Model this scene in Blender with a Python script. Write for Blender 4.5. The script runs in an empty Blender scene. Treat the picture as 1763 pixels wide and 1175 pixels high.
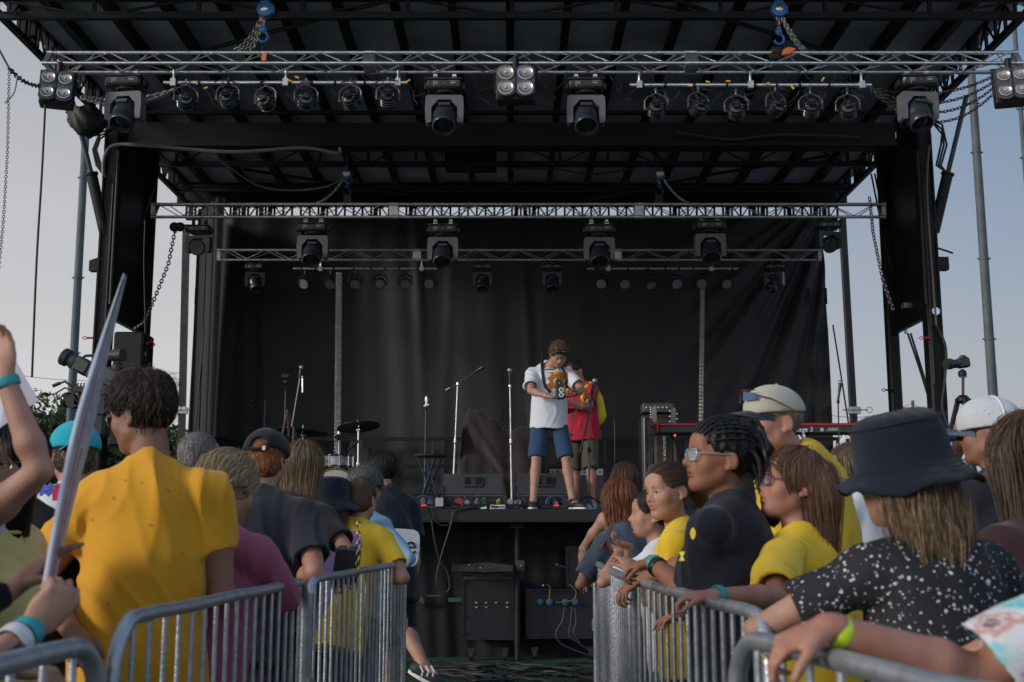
import bpy, math, random
import numpy as np
from mathutils import Vector, Matrix

R = math.radians
scene = bpy.context.scene
COL = scene.collection
random.seed(7)

# ------------------------------------------------------------------ camera
W0, H0, FPX = 1763.0, 1175.0, 2000.0
EYE = 1.30
PITCH = math.atan((912 - 587.5) / FPX)
cam_d = bpy.data.cameras.new('camera')
cam_d.sensor_width = 36.0
cam_d.lens = FPX / W0 * 36.0
cam_d.clip_start = 0.05
cam_d.clip_end = 2000
cam_d.dof.use_dof = True
cam_d.dof.focus_distance = 8.5
cam_d.dof.aperture_fstop = 5.6
cam = bpy.data.objects.new('camera', cam_d)
COL.objects.link(cam)
cam.location = (0, 0, EYE)
cam.rotation_euler = (math.pi / 2 + PITCH, 0, 0)
scene.camera = cam

# ------------------------------------------------------------------ world, sun, exposure
SUN_EL, SUN_AZ = 17.0, 243.0         # low evening sun to the left, a little behind the camera
world = bpy.data.worlds.new('World')
scene.world = world
world.use_nodes = True
wn, wl = world.node_tree.nodes, world.node_tree.links
for n in list(wn): wn.remove(n)
w_out = wn.new('ShaderNodeOutputWorld')
w_bg = wn.new('ShaderNodeBackground')
w_sky = wn.new('ShaderNodeTexSky')
w_sky.sky_type = 'NISHITA'
w_sky.sun_disc = False
w_sky.sun_elevation = R(SUN_EL)
w_sky.sun_rotation = R(SUN_AZ)
w_sky.air_density = 1.6
w_sky.dust_density = 2.5
w_sky.ozone_density = 1.5
w_tc = wn.new('ShaderNodeTexCoord')
w_map = wn.new('ShaderNodeMapping')
w_map.inputs['Scale'].default_value = (1.0, 1.0, 4.5)
w_noise = wn.new('ShaderNodeTexNoise')
w_noise.inputs['Scale'].default_value = 2.2
w_noise.inputs['Detail'].default_value = 7
w_noise.inputs['Roughness'].default_value = 0.55
w_ramp = wn.new('ShaderNodeValToRGB')
w_ramp.color_ramp.elements[0].position = 0.28
w_ramp.color_ramp.elements[0].color = (0.72, 0.72, 0.72, 1)
w_ramp.color_ramp.elements[1].position = 0.75
w_ramp.color_ramp.elements[1].color = (0.96, 0.96, 0.96, 1)
w_sep = wn.new('ShaderNodeSeparateXYZ')
w_side = wn.new('ShaderNodeMapRange')        # thicker thin-cloud cover towards the left of the sky, thinner to the right
w_side.inputs['From Min'].default_value = -0.45
w_side.inputs['From Max'].default_value = 0.5
w_side.inputs['To Min'].default_value = 1.15
w_side.inputs['To Max'].default_value = 0.95
w_mul = wn.new('ShaderNodeMath'); w_mul.operation = 'MULTIPLY'; w_mul.use_clamp = True
w_mix = wn.new('ShaderNodeMix'); w_mix.data_type = 'RGBA'
w_cloud = wn.new('ShaderNodeValToRGB')
w_cloud.color_ramp.elements[0].position = 0.0
w_cloud.color_ramp.elements[0].color = (6.2, 6.1, 6.15, 1)
w_cloud.color_ramp.elements[1].position = 0.50
w_cloud.color_ramp.elements[1].color = (2.9, 3.1, 3.5, 1)
w_right = wn.new('ShaderNodeValToRGB')        # bluer, clearer sky on the right
w_right.color_ramp.elements[0].position = 0.0; w_right.color_ramp.elements[0].color = (4.1, 4.1, 4.6, 1)
w_right.color_ramp.elements[1].position = 0.38; w_right.color_ramp.elements[1].color = (1.3, 2.1, 3.5, 1)
w_lr = wn.new('ShaderNodeMix'); w_lr.data_type = 'RGBA'
w_lrf = wn.new('ShaderNodeMapRange'); w_lrf.inputs['From Min'].default_value = -0.25; w_lrf.inputs['From Max'].default_value = 0.42
wl.new(w_tc.outputs['Generated'], w_map.inputs['Vector'])
wl.new(w_map.outputs['Vector'], w_noise.inputs['Vector'])
wl.new(w_noise.outputs['Fac'], w_ramp.inputs['Fac'])
wl.new(w_tc.outputs['Generated'], w_sep.inputs['Vector'])
wl.new(w_sep.outputs['X'], w_side.inputs['Value'])
wl.new(w_sep.outputs['Z'], w_cloud.inputs['Fac'])
wl.new(w_ramp.outputs['Color'], w_mul.inputs[0])
wl.new(w_side.outputs['Result'], w_mul.inputs[1])
wl.new(w_mul.outputs['Value'], w_mix.inputs['Factor'])
wl.new(w_sky.outputs['Color'], w_mix.inputs['A'])
wl.new(w_sep.outputs['Z'], w_right.inputs['Fac']); wl.new(w_sep.outputs['X'], w_lrf.inputs['Value']); wl.new(w_lrf.outputs['Result'], w_lr.inputs['Factor'])
wl.new(w_cloud.outputs['Color'], w_lr.inputs['A']); wl.new(w_right.outputs['Color'], w_lr.inputs['B']); wl.new(w_lr.outputs['Result'], w_mix.inputs['B'])
wl.new(w_mix.outputs['Result'], w_bg.inputs['Color'])
wl.new(w_bg.outputs['Background'], w_out.inputs['Surface'])
w_str = wn.new('ShaderNodeMapRange')          # the evening sky is brighter on the sun's side, behind the camera
w_str.inputs['From Min'].default_value = -0.9; w_str.inputs['From Max'].default_value = 0.55
w_str.inputs['To Min'].default_value = 0.20; w_str.inputs['To Max'].default_value = 0.120
wl.new(w_sep.outputs['Y'], w_str.inputs['Value']); wl.new(w_str.outputs['Result'], w_bg.inputs['Strength'])

sun_d = bpy.data.lights.new('sun', 'SUN')
sun_d.energy = 2.2
sun_d.angle = R(12)
sun_d.color = (1.0, 0.93, 0.85)
sun = bpy.data.objects.new('sun', sun_d)
COL.objects.link(sun)
sv = Vector((math.sin(R(SUN_AZ)) * math.cos(R(SUN_EL)), math.cos(R(SUN_AZ)) * math.cos(R(SUN_EL)), math.sin(R(SUN_EL))))
sun.rotation_euler = (-sv).to_track_quat('-Z', 'Y').to_euler()
sun.location = (0, 0, 40)

scene.view_settings.view_transform = 'Standard'
scene.view_settings.look = 'None'
scene.view_settings.exposure = 0.0
scene.view_settings.gamma = 1.0
scene.cycles.max_bounces = 5
scene.cycles.diffuse_bounces = 3
scene.cycles.glossy_bounces = 3
scene.cycles.transparent_max_bounces = 6

# ------------------------------------------------------------------ helpers
CP, SP = math.cos(PITCH), math.sin(PITCH)
def at(u, v, Y):
    """World point seen at pixel (u, v) of the full-size photograph, at distance Y in front of the camera (used to take measurements)."""
    nx, ny = (u - W0 / 2) / FPX, (H0 / 2 - v) / FPX
    t = Y / (CP - ny * SP)
    return Vector((nx * t, Y, EYE + t * (SP + ny * CP)))

def mpp(v, Y):
    ny = (H0 / 2 - v) / FPX
    return Y / (FPX * (CP - ny * SP))

MATS = {}
def mat(name, color, rough=0.6, metal=0.0, var=0.15, scale=8.0, bump=0.0, bscale=40.0, sheen=0.0, spec=0.5, alpha=1.0,
        color2=None, coat=0.0, trans=0.0, emit=None, stretch=None, detail=4):
    if name in MATS: return MATS[name]
    m = bpy.data.materials.new(name)
    m.use_nodes = True
    nt = m.node_tree; n = nt.nodes; l = nt.links
    b = n['Principled BSDF']
    b.inputs['Roughness'].default_value = rough
    b.inputs['Metallic'].default_value = metal
    b.inputs['Specular IOR Level'].default_value = spec
    b.inputs['Coat Weight'].default_value = coat
    b.inputs['Transmission Weight'].default_value = trans
    b.inputs['Alpha'].default_value = alpha
    if sheen: b.inputs['Sheen Weight'].default_value = sheen
    if emit:
        b.inputs['Emission Color'].default_value = (*emit[0], 1); b.inputs['Emission Strength'].default_value = emit[1]
    tc = n.new('ShaderNodeTexCoord')
    mp = n.new('ShaderNodeMapping')
    if stretch: mp.inputs['Scale'].default_value = stretch
    l.new(tc.outputs['Object'], mp.inputs['Vector'])
    if var > 0:
        ns = n.new('ShaderNodeTexNoise'); ns.inputs['Scale'].default_value = scale; ns.inputs['Detail'].default_value = detail
        l.new(mp.outputs['Vector'], ns.inputs['Vector'])
        rp = n.new('ShaderNodeValToRGB')
        c2 = color2 if color2 else tuple(c * (1 - var) for c in color)
        c1 = color if color2 else tuple(min(1, c * (1 + var)) for c in color)
        rp.color_ramp.elements[0].position = 0.32; rp.color_ramp.elements[0].color = (*c2, 1)
        rp.color_ramp.elements[1].position = 0.68; rp.color_ramp.elements[1].color = (*c1, 1)
        l.new(ns.outputs['Fac'], rp.inputs['Fac'])
        l.new(rp.outputs['Color'], b.inputs['Base Color'])
        rr = n.new('ShaderNodeMapRange')
        rr.inputs['To Min'].default_value = max(0.02, rough * 0.85); rr.inputs['To Max'].default_value = min(1, rough * 1.15)
        l.new(ns.outputs['Fac'], rr.inputs['Value']); l.new(rr.outputs['Result'], b.inputs['Roughness'])
    else:
        b.inputs['Base Color'].default_value = (*color, 1)
    if bump > 0:
        nb = n.new('ShaderNodeTexNoise'); nb.inputs['Scale'].default_value = bscale; nb.inputs['Detail'].default_value = 3
        l.new(mp.outputs['Vector'], nb.inputs['Vector'])
        bp = n.new('ShaderNodeBump'); bp.inputs['Strength'].default_value = bump; bp.inputs['Distance'].default_value = 0.01
        l.new(nb.outputs['Fac'], bp.inputs['Height'])
        l.new(bp.outputs['Normal'], b.inputs['Normal'])
    MATS[name] = m
    return m

ORG = {}
def root(name, loc, label, cat, group=None, kind=None):
    o = bpy.data.objects.new(name, None)
    COL.objects.link(o)
    o.empty_display_size = 0.1
    o.location = loc
    if label: o['label'] = label
    if cat: o['category'] = cat
    if group: o['group'] = group
    if kind: o['kind'] = kind
    ORG[o.name] = Vector(loc)
    return o

def tag(o, label=None, cat=None, group=None, kind=None):
    if label: o['label'] = label
    if cat: o['category'] = cat
    if group: o['group'] = group
    if kind: o['kind'] = kind
    return o

def make_obj(name, verts, faces, mats, parent=None, smooth=False, origin=None, fmat=None):
    """verts in world coordinates; a child keeps its thing's origin."""
    if parent is not None: origin = ORG[parent.name]
    if origin is None:
        a = np.asarray(verts, dtype=float)
        origin = Vector(((a[:, 0].min() + a[:, 0].max()) / 2, (a[:, 1].min() + a[:, 1].max()) / 2, a[:, 2].min()))
    origin = Vector(origin)
    va = np.asarray(verts, dtype=np.float64) - np.array(origin)
    me = bpy.data.meshes.new(name)
    me.from_pydata(va.tolist() if len(va) < 200000 else va.tolist(), [], faces if isinstance(faces, list) else faces.tolist())
    if not isinstance(mats, (list, tuple)): mats = [mats]
    for m in mats: me.materials.append(m)
    if smooth: me.polygons.foreach_set('use_smooth', np.ones(len(me.polygons), dtype=bool))
    if fmat is not None: me.polygons.foreach_set('material_index', np.asarray(fmat, dtype=np.int32))
    me.update()
    o = bpy.data.objects.new(name, me)
    COL.objects.link(o)
    ORG[o.name] = origin
    if parent is not None:
        o.parent = parent
    else:
        o.location = origin
    return o

class MB:
    """Collects shapes in world coordinates; build() links them as ONE mesh."""
    def __init__(s): s.v = []; s.f = []; s.m = []; s.cm = 0
    def add(s, vs, fs):
        o = len(s.v); s.v += [tuple(p) for p in vs]
        for f in fs: s.f.append([i + o for i in f]); s.m.append(s.cm)
        return s
    def box(s, c, size, rot=None):
        cx, cy, cz = c; x, y, z = size[0] / 2, size[1] / 2, size[2] / 2
        vs = [Vector((a * x, b * y, d * z)) for a in (-1, 1) for b in (-1, 1) for d in (-1, 1)]
        if rot is not None: vs = [rot @ p for p in vs]
        vs = [p + Vector(c) for p in vs]
        return s.add(vs, [(0, 1, 3, 2), (4, 6, 7, 5), (0, 4, 5, 1), (2, 3, 7, 6), (0, 2, 6, 4), (1, 5, 7, 3)])
    def bbox(s, c, size, bev=0.01, rot=None):
        """box with chamfered edges"""
        x, y, z = size[0] / 2, size[1] / 2, size[2] / 2
        b = min(bev, x * .9, y * .9, z * .9)
        vs = []; 
        for a in (-1, 1):
            for e in (-1, 1):
                for d in (-1, 1):
                    vs += [Vector((a * x, e * (y - b), d * (z - b))), Vector((a * (x - b), e * y, d * (z - b))), Vector((a * (x - b), e * (y - b), d * z))]
        def ix(a, e, d, k): return ((a > 0) * 4 + (e > 0) * 2 + (d > 0)) * 3 + k
        fs = []
        for a in (-1, 1):
            fs.append((ix(a, -1, -1, 0), ix(a, 1, -1, 0), ix(a, 1, 1, 0), ix(a, -1, 1, 0)))
            fs.append((ix(-1, a, -1, 1), ix(1, a, -1, 1), ix(1, a, 1, 1), ix(-1, a, 1, 1)))
            fs.append((ix(-1, -1, a, 2), ix(1, -1, a, 2), ix(1, 1, a, 2), ix(-1, 1, a, 2)))
            for e in (-1, 1):
                fs.append((ix(a, e, -1, 0), ix(a, e, 1, 0), ix(a, e, 1, 1), ix(a, e, -1, 1)))
                fs.append((ix(a, -1, e, 0), ix(a, 1, e, 0), ix(a, 1, e, 2), ix(a, -1, e, 2)))
                fs.append((ix(-1, a, e, 1), ix(1, a, e, 1), ix(1, a, e, 2), ix(-1, a, e, 2)))
                for d in (-1, 1): fs.append((ix(a, e, d, 0), ix(a, e, d, 1), ix(a, e, d, 2)))
        if rot is not None: vs = [rot @ p for p in vs]
        return s.add([p + Vector(c) for p in vs], fs)
    def bar(s, a, b, w, h=None):
        a, b = Vector(a), Vector(b); h = h or w
        d = b - a; L = d.length
        if L < 1e-6: return s
        q = d.to_track_quat('Y', 'Z').to_matrix()
        return s.box((a + b) / 2, (w, L, h), q)
    def tube(s, pts, r, n=8, caps=True, closed=False):
        pts = [Vector(p) for p in pts]
        P = len(pts)
        rs = r if isinstance(r, (list, tuple)) else [r] * P
        vs = []; prev = None
        for i, p in enumerate(pts):
            if closed: d = pts[(i + 1) % P] - pts[i - 1]
            else: d = pts[min(i + 1, P - 1)] - pts[max(i - 1, 0)]
            if d.length < 1e-9: d = Vector((0, 0, 1))
            d.normalize()
            if prev is None:
                u = d.cross(Vector((0, 0, 1)))
                if u.length < 0.05: u = d.cross(Vector((1, 0, 0)))
            else:
                u = prev - d * prev.dot(d)
                if u.length < 1e-6: u = d.cross(Vector((0, 0, 1)))
            u.normalize(); w = d.cross(u); prev = u
            for k in range(n):
                t = 2 * math.pi * k / n
                vs.append(p + (u * math.cos(t) + w * math.sin(t)) * rs[i])
        fs = []
        for i in range(P if closed else P - 1):
            j = (i + 1) % P
            for k in range(n):
                fs.append((i * n + k, i * n + (k + 1) % n, j * n + (k + 1) % n, j * n + k))
        if caps and not closed:
            fs.append(tuple(reversed(range(n)))); fs.append(tuple(range((P - 1) * n, P * n)))
        return s.add(vs, fs)
    def lathe(s, c, prof, axis=(0, 0, 1), n=20, xdir=None):
        """prof: (radius, height) along axis from c"""
        a = Vector(axis).normalized()
        u = a.cross(Vector((0, 0, 1)))
        if u.length < .05: u = a.cross(Vector((1, 0, 0)))
        u.normalize(); w = a.cross(u); c = Vector(c)
        vs = []
        for (r, h) in prof:
            for k in range(n):
                t = 2 * math.pi * k / n
                vs.append(c + a * h + (u * math.cos(t) + w * math.sin(t)) * max(r, 1e-4))
        fs = []
        for i in range(len(prof) - 1):
            for k in range(n):
                fs.append((i * n + k, i * n + (k + 1) % n, (i + 1) * n + (k + 1) % n, (i + 1) * n + k))
        fs.append(tuple(reversed(range(n)))); fs.append(tuple(range((len(prof) - 1) * n, len(prof) * n)))
        return s.add(vs, fs)
    def ell(s, c, r, n=14, rot=None):
        c = Vector(c); r = r if isinstance(r, (tuple, list)) else (r, r, r)
        vs = []; h = n // 2
        for i in range(h + 1):
            th = math.pi * i / h
            for k in range(n):
                ph = 2 * math.pi * k / n
                p = Vector((r[0] * math.sin(th) * math.cos(ph), r[1] * math.sin(th) * math.sin(ph), r[2] * math.cos(th)))
                if rot is not None: p = rot @ p
                vs.append(c + p)
        fs = [(i * n + k, i * n + (k + 1) % n, (i + 1) * n + (k + 1) % n, (i + 1) * n + k) for i in range(h) for k in range(n)]
        return s.add(vs, fs)
    def extrude(s, pts2, o, ux, uy, depth):
        """outline pts2 in the plane (ux, uy) at o, pushed by vector depth"""
        o, ux, uy, dp = Vector(o), Vector(ux), Vector(uy), Vector(depth)
        n = len(pts2)
        A = [o + ux * p[0] + uy * p[1] for p in pts2]
        vs = A + [p + dp for p in A]
        fs = [tuple(range(n)), tuple(reversed(range(n, 2 * n)))]
        fs += [(i, i + n, (i + 1) % n + n, (i + 1) % n) for i in range(n)]
        return s.add(vs, fs)
    def chain(s, pts, link=0.045, r=0.005, wid=0.5):
        """links of a chain along a polyline"""
        pts = [Vector(p) for p in pts]
        segs = [(pts[i + 1] - pts[i]).length for i in range(len(pts) - 1)]
        tot = sum(segs); nlk = max(2, int(tot / (link * 0.72)))
        for k in range(nlk):
            d = tot * (k + .5) / nlk; i = 0
            while i < len(segs) - 1 and d > segs[i]: d -= segs[i]; i += 1
            t = (pts[i + 1] - pts[i]).normalized(); c = pts[i] + t * d
            u = t.cross(Vector((0.3, 1, 0.1))); u.normalize(); w = t.cross(u)
            a = (u + w if k % 2 else u - w).normalized()
            hl, hw = link / 2, link * wid / 2
            loop = [c + t * (hl * math.cos(q)) + a * (hw * math.sin(q)) for q in [math.pi / 4 * j for j in range(8)]]
            s.tube(loop, r, 3, closed=True)
        return s
    def build(s, name, mats, parent=None, smooth=False, origin=None):
        o = make_obj(name, s.v, s.f, mats, parent, smooth, origin, s.m if isinstance(mats, (list, tuple)) else None)
        if smooth: auto_smooth(o)
        return o

def auto_smooth(o, ang=40):
    me = o.data
    me.set_sharp_from_angle(angle=R(ang))

def solo(name, mb, mats, label, cat, group=None, kind=None, smooth=True):
    o = mb.build(name, mats, smooth=smooth)
    return tag(o, label, cat, group, kind)

def sag(a, b, d, n=14, side=0.0):
    a, b = Vector(a), Vector(b)
    out = []
    for i in range(n + 1):
        t = i / n; p = a.lerp(b, t); q = 4 * t * (1 - t)
        p.z -= d * q; p.x += side * math.sin(t * 9.3) ; out.append(p)
    return out

def copy_tree(o, loc, label=None, rotz=None):
    kids = [c for c in ORGKIDS(o)]
    c = o.copy(); COL.objects.link(c); c.location = loc
    if rotz is not None: c.rotation_euler = (0, 0, rotz)
    if label: c['label'] = label
    ORG[c.name] = Vector(loc)
    for k in kids:
        kc = k.copy(); COL.objects.link(kc); kc.parent = c; kc.location = k.location
        for g in ORGKIDS(k):
            gc = g.copy(); COL.objects.link(gc); gc.parent = kc; gc.location = g.location
    return c
def ORGKIDS(o): return [x for x in COL.objects if x.parent == o]
# ------------------------------------------------------------------ materials
M_BLACKSTEEL = mat('black_steel', (0.008, 0.0085, 0.010), 0.5, 0.0, 0.3, 6, 0.15, 60, spec=.3)
M_DARKPAINT = mat('dark_painted_steel', (0.008, 0.008, 0.009), 0.55, 0.0, 0.4, 3, 0.1, 50, spec=.25)
M_ALU = mat('aluminium', (0.70, 0.73, 0.78), 0.30, 0.9, 0.18, 30, 0.12, 120)
M_ALUDULL = mat('dull_aluminium', (0.50, 0.49, 0.47), 0.42, 0.85, 0.25, 22, 0.12, 120)
M_GALV = mat('galvanised_steel', (0.42, 0.45, 0.49), 0.42, 0.75, 0.14, 26, 0.2, 90, detail=6)
M_GALV2 = mat('galvanised_bars', (0.38, 0.41, 0.45), 0.45, 0.7, 0.16, 26, 0.2, 90)
M_ROOF = mat('roof_sheet', (0.50, 0.54, 0.66), 0.62, 0.0, 0.3, 1.3, 0.2, 3, spec=0.3)
M_DECK = mat('stage_deck', (0.006, 0.006, 0.007), 0.65, 0, 0.4, 7, 0.3, 40)
M_SKIRT = mat('skirt_mesh', (0.005, 0.006, 0.008), 0.9, 0, 0.25, 4, 0.3, 160)
M_BACK = mat('backdrop_cloth', (0.032, 0.032, 0.033), 0.62, 0, 0.22, 1.6, 0.25, 220, sheen=0.04, spec=0.32)
M_BACKSEAM = mat('velcro_strip', (0.008, 0.008, 0.009), 0.9, 0, 0.1)
M_TURF = mat('artificial_turf', (0.020, 0.062, 0.030), 0.95, 0, 0.5, 30, 0.8, 300, color2=(0.010, 0.032, 0.018))
M_RUBBER = mat('black_rubber', (0.012, 0.012, 0.013), 0.6, 0, 0.3, 30)
M_PLASTIC = mat('black_plastic', (0.020, 0.020, 0.022), 0.4, 0, 0.2, 30)
M_GREYPLASTIC = mat('charcoal_plastic', (0.060, 0.061, 0.066), 0.5, 0, 0.12, 20, 0.1, 120)
M_LENS = mat('lens_glass', (0.012, 0.012, 0.015), 0.06, 0, 0, coat=1.0)
M_CHROME = mat('chrome', (0.75, 0.76, 0.78), 0.12, 1.0, 0.05, 20)
M_WHITE = mat('white_paint', (0.70, 0.70, 0.70), 0.5, 0, 0.05)
M_RED = mat('red_paint', (0.40, 0.03, 0.03), 0.4, 0, 0.1)
M_BLUEHOIST = mat('blue_enamel', (0.05, 0.22, 0.55), 0.4, 0.1, 0.15, 30)
M_ORANGE = mat('orange_tape', (0.85, 0.20, 0.06), 0.6, 0, 0.1)
M_CHAIN = mat('zinc_chain', (0.40, 0.39, 0.36), 0.4, 0.85, 0.3, 60)
M_POLE = mat('weathered_pole', (0.07, 0.085, 0.095), 0.65, 0.1, 0.25, 2, 0.1, 30)
M_LEAF = mat('leaves', (0.055, 0.095, 0.030), 0.6, 0, 0.4, 1.2, color2=(0.022, 0.045, 0.016))
M_BARK = mat('bark', (0.09, 0.07, 0.05), 0.9, 0, 0.3, 10, 0.5, 30)

# ------------------------------------------------------------------ ground
g = MB(); g.add([(-400, -60, 0), (400, -60, 0), (400, 700, 0), (-400, 700, 0)], [(0, 1, 2, 3)])
solo('ground', g, mat('field', (0.115, 0.11, 0.095), .95, 0, .3, .6, .5, 20), None, None, kind='structure', smooth=False)
g = MB(); g.add([(-7, -3, .004), (7, -3, .004), (7, 14, .004), (-7, 14, .004)], [(0, 1, 2, 3)])
solo('turf', g, M_TURF, None, None, kind='structure', smooth=False)
rng = np.random.default_rng(3)
gb = []; gf = []
for i in range(26000):                       # turf blades in the aisle up to the stage
    x = rng.uniform(-1.3, 1.5); y = rng.uniform(7.5, 11.9)
    h = rng.uniform(0.015, 0.035); a = rng.uniform(0, 6.28); w = 0.004
    dx, dy = math.cos(a) * w, math.sin(a) * w; lx, ly = rng.uniform(-.012, .012, 2)
    k = len(gb); gb += [(x - dx, y - dy, 0), (x + dx, y + dy, 0), (x + lx, y + ly, h)]; gf.append([k, k + 1, k + 2])
o = make_obj('grass', gb, gf, M_TURF); tag(o, 'short green turf between the barricades', 'grass', kind='stuff')

def tree(name, x, y, h, w, label, seed, n=9000):
    rg = np.random.default_rng(seed)
    t = root(name, (x, y, 0), label, 'tree', 'trees beyond the field')
    tr = MB(); tr.tube([(x, y, 0), (x + .1, y, h * .35), (x - .1, y, h * .6), (x, y, h * .85)], [.22, .17, .1, .03], 8)
    cl = []
    for k in range(16):
        a = rg.uniform(0, 6.28); rr = rg.uniform(.1, .8) * w; z = h * rg.uniform(.3, .92)
        rr *= (1.15 - (z / h) * .7)
        c = np.array([x + math.cos(a) * rr, y + math.sin(a) * rr, z]); cl.append((c, rg.uniform(.22, .42) * w))
        tr.tube([(x, y, z * .6), tuple(c)], [.07, .02], 5)
    tr.build('trunk', M_BARK, t, smooth=True)
    vs = []; fs = []
    for i in range(n):
        c, r = cl[rg.integers(len(cl))]
        d = rg.normal(size=3); d /= np.linalg.norm(d)
        p = c + d * r * rg.uniform(.45, 1.08) * np.array([1, 1, .8])
        u = rg.normal(size=3); u /= np.linalg.norm(u); v = np.cross(u, rg.normal(size=3)); v /= np.linalg.norm(v)
        s = rg.uniform(.07, .17); k = len(vs)
        vs += [tuple(p - u * s), tuple(p + v * s * .5), tuple(p + u * s), tuple(p - v * s * .5)]; fs.append([k, k + 1, k + 2, k + 3])
    make_obj('crown', vs, fs, M_LEAF, t)
for k, (u, top, Y, w, lab) in enumerate([
    (70, 676, 46, 3.6, 'broad green tree at the left edge behind the broadcast camera'),
    (118, 690, 52, 3.4, 'darker green tree just right of the broad one at the left'),
    (20, 715, 50, 3.0, 'low tree half hidden by the raised arm at the far left'),
    (165, 735, 55, 2.6, 'tree hidden behind the glitter poster and the dark haired man'),
    (218, 740, 60, 3.0, 'tree behind the head of the man in the big yellow shirt'),
    (291, 738, 44, 1.7, 'light green tree in the gap left of the stage side curtain')]):
    p = at(u, top, Y); tree('tree', p.x, Y, p.z, w, lab, 20 + k)

def leanpole(name, u0, v0, u1, v1, Y, r0, r1, label, up=0.0):
    a, b = at(u0, v0, Y), at(u1, v1, Y)
    d = (b - a) / (b.z - a.z)
    base = a - d * a.z; top = b + d * up
    t = root(name, base, label, 'light pole', 'tall field light poles')
    m = MB(); m.tube([base, top], [r0, r1], 14)
    m.build('mast', M_POLE, t, smooth=True)
    for q in (.38, .52, .71, .8):
        c = base.lerp(top, q); rr = r0 + (r1 - r0) * q
        mm = MB(); mm.tube([c - Vector((rr + .08, 0, 0)), c + Vector((rr + .08, 0, 0))], .03, 6)
        mm.lathe(c - Vector((0, 0, .05)), [(rr + .015, 0), (rr + .015, .1)], n=14)
        mm.build('step_band', M_POLE, t, smooth=True)
    hb = MB()
    for k in range(4):
        c = top + Vector((-1.2 + .8 * k, -.1, .1)); hb.lathe(c, [(.05, 0), (.28, .1), (.3, .35)], axis=(0, -1, -.5), n=12)
    hb.bar(top + Vector((-1.6, 0, 0)), top + Vector((1.6, 0, 0)), .1)
    hb.build('lamp_bank', M_GREYPLASTIC, t, smooth=True)
leanpole('light_pole', 128, 600, 148, 225, 42, .16, .13, 'grey field light pole left of the stage', 4)
leanpole('light_pole', 1709, 670, 1675, 165, 42, .19, .14, 'thick grey field light pole right of the stage', 4)
leanpole('light_pole', 1775, 420, 1757, 185, 40, .09, .08, 'thin dark field pole at the right edge of the picture', 4)

for u, v, Y, lab in [(1571, 690, 90, 'small distant utility pole right of the stage tower'), (352, 700, 90, 'small distant utility pole behind the curtain')][:1]:
    p = at(u, v, Y); t = root('utility_pole', (p.x, Y, 0), lab, 'utility pole')
    m = MB(); m.tube([(p.x, Y, 0), (p.x, Y, p.z)], .12, 7); m.build('post', M_BARK, t, smooth=True)
    m = MB(); m.bar((p.x - 1, Y, p.z - .6), (p.x + 1, Y, p.z - .6), .12); m.build('crossarm', M_BARK, t)
def wire(name, pts, r, label, cat='cable', m=M_RUBBER, group=None, n=5):
    mb = MB(); mb.tube(pts, r, n)
    return solo(name, mb, m, label, cat, group)
wire('overhead_wire', sag(at(1380, 700, 90), at(1571, 694, 90), 1.0) + sag(at(1571, 694, 90), at(1800, 730, 90), 1.5)[1:], .02, 'thin overhead wires sagging across the sky right of the stage', 'wire')
wire('overhead_wire', sag(at(-40, 632, 80), at(320, 640, 80), .8), .018, 'upper overhead wire across the sky left of the stage', 'wire')
wire('overhead_wire', sag(at(-40, 668, 80), at(320, 676, 80), .6), .018, 'lower overhead wire above the trees at the left', 'wire')

# ------------------------------------------------------------------ stage
def yof(v, z):
    ny = (H0 / 2 - v) / FPX
    return (z - EYE) / ((SP + ny * CP) / (CP - ny * SP))
DZ = 1.50; SF = 11.62
st = root('stage', (0, 14.4, 0), 'raised black outdoor stage platform behind the barricades', 'stage')
m = MB(); m.box((0, (SF + 17.4) / 2, DZ - .05), (10.4, 17.4 - SF, .10)); m.build('deck', M_DECK, st)
m = MB(); m.box((0, SF - .02, DZ - .055), (10.4, .04, .11)); m.box((0, SF - .03, DZ - .12), (10.4, .02, .014)); m.build('deck_edge', mat('deck_edge', (0.007, 0.007, 0.008), .6, .0, .3, 5, .2, 60), st)
# skirt cloth, set back under the deck with soft folds
NX, NZ = 420, 10; vs = []; fs = []
for j in range(NZ + 1):
    for i in range(NX + 1):
        x = -5.2 + 10.4 * i / NX; z = (DZ - .12) * j / NZ
        y = 12.32 + .025 * math.sin(x * 7 + math.sin(x * 2.3) * 2) * (1.1 - j / NZ) + .012 * math.sin(x * 31 + z * 2)
        vs.append((x, y, z))
for j in range(NZ):
    for i in range(NX):
        a = j * (NX + 1) + i; fs.append([a, a + 1, a + NX + 2, a + NX + 1])
make_obj('skirt', vs, fs, M_SKIRT, st, smooth=True)
for k, x in enumerate([-4.6, -2.3, .055, 2.4, 4.6]):
    m = MB(); m.tube([(x, 11.9, 0.02), (x, 11.9, DZ - .1)], .03, 10); m.box((x, 11.9, .01), (.18, .18, .02)); m.box((x, 11.9, DZ - .16), (.14, .1, .06))
    m.build('support_leg', mat('leg_steel', (0.014, 0.015, 0.018), .5, .5, .3), st, smooth=True)

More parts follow.
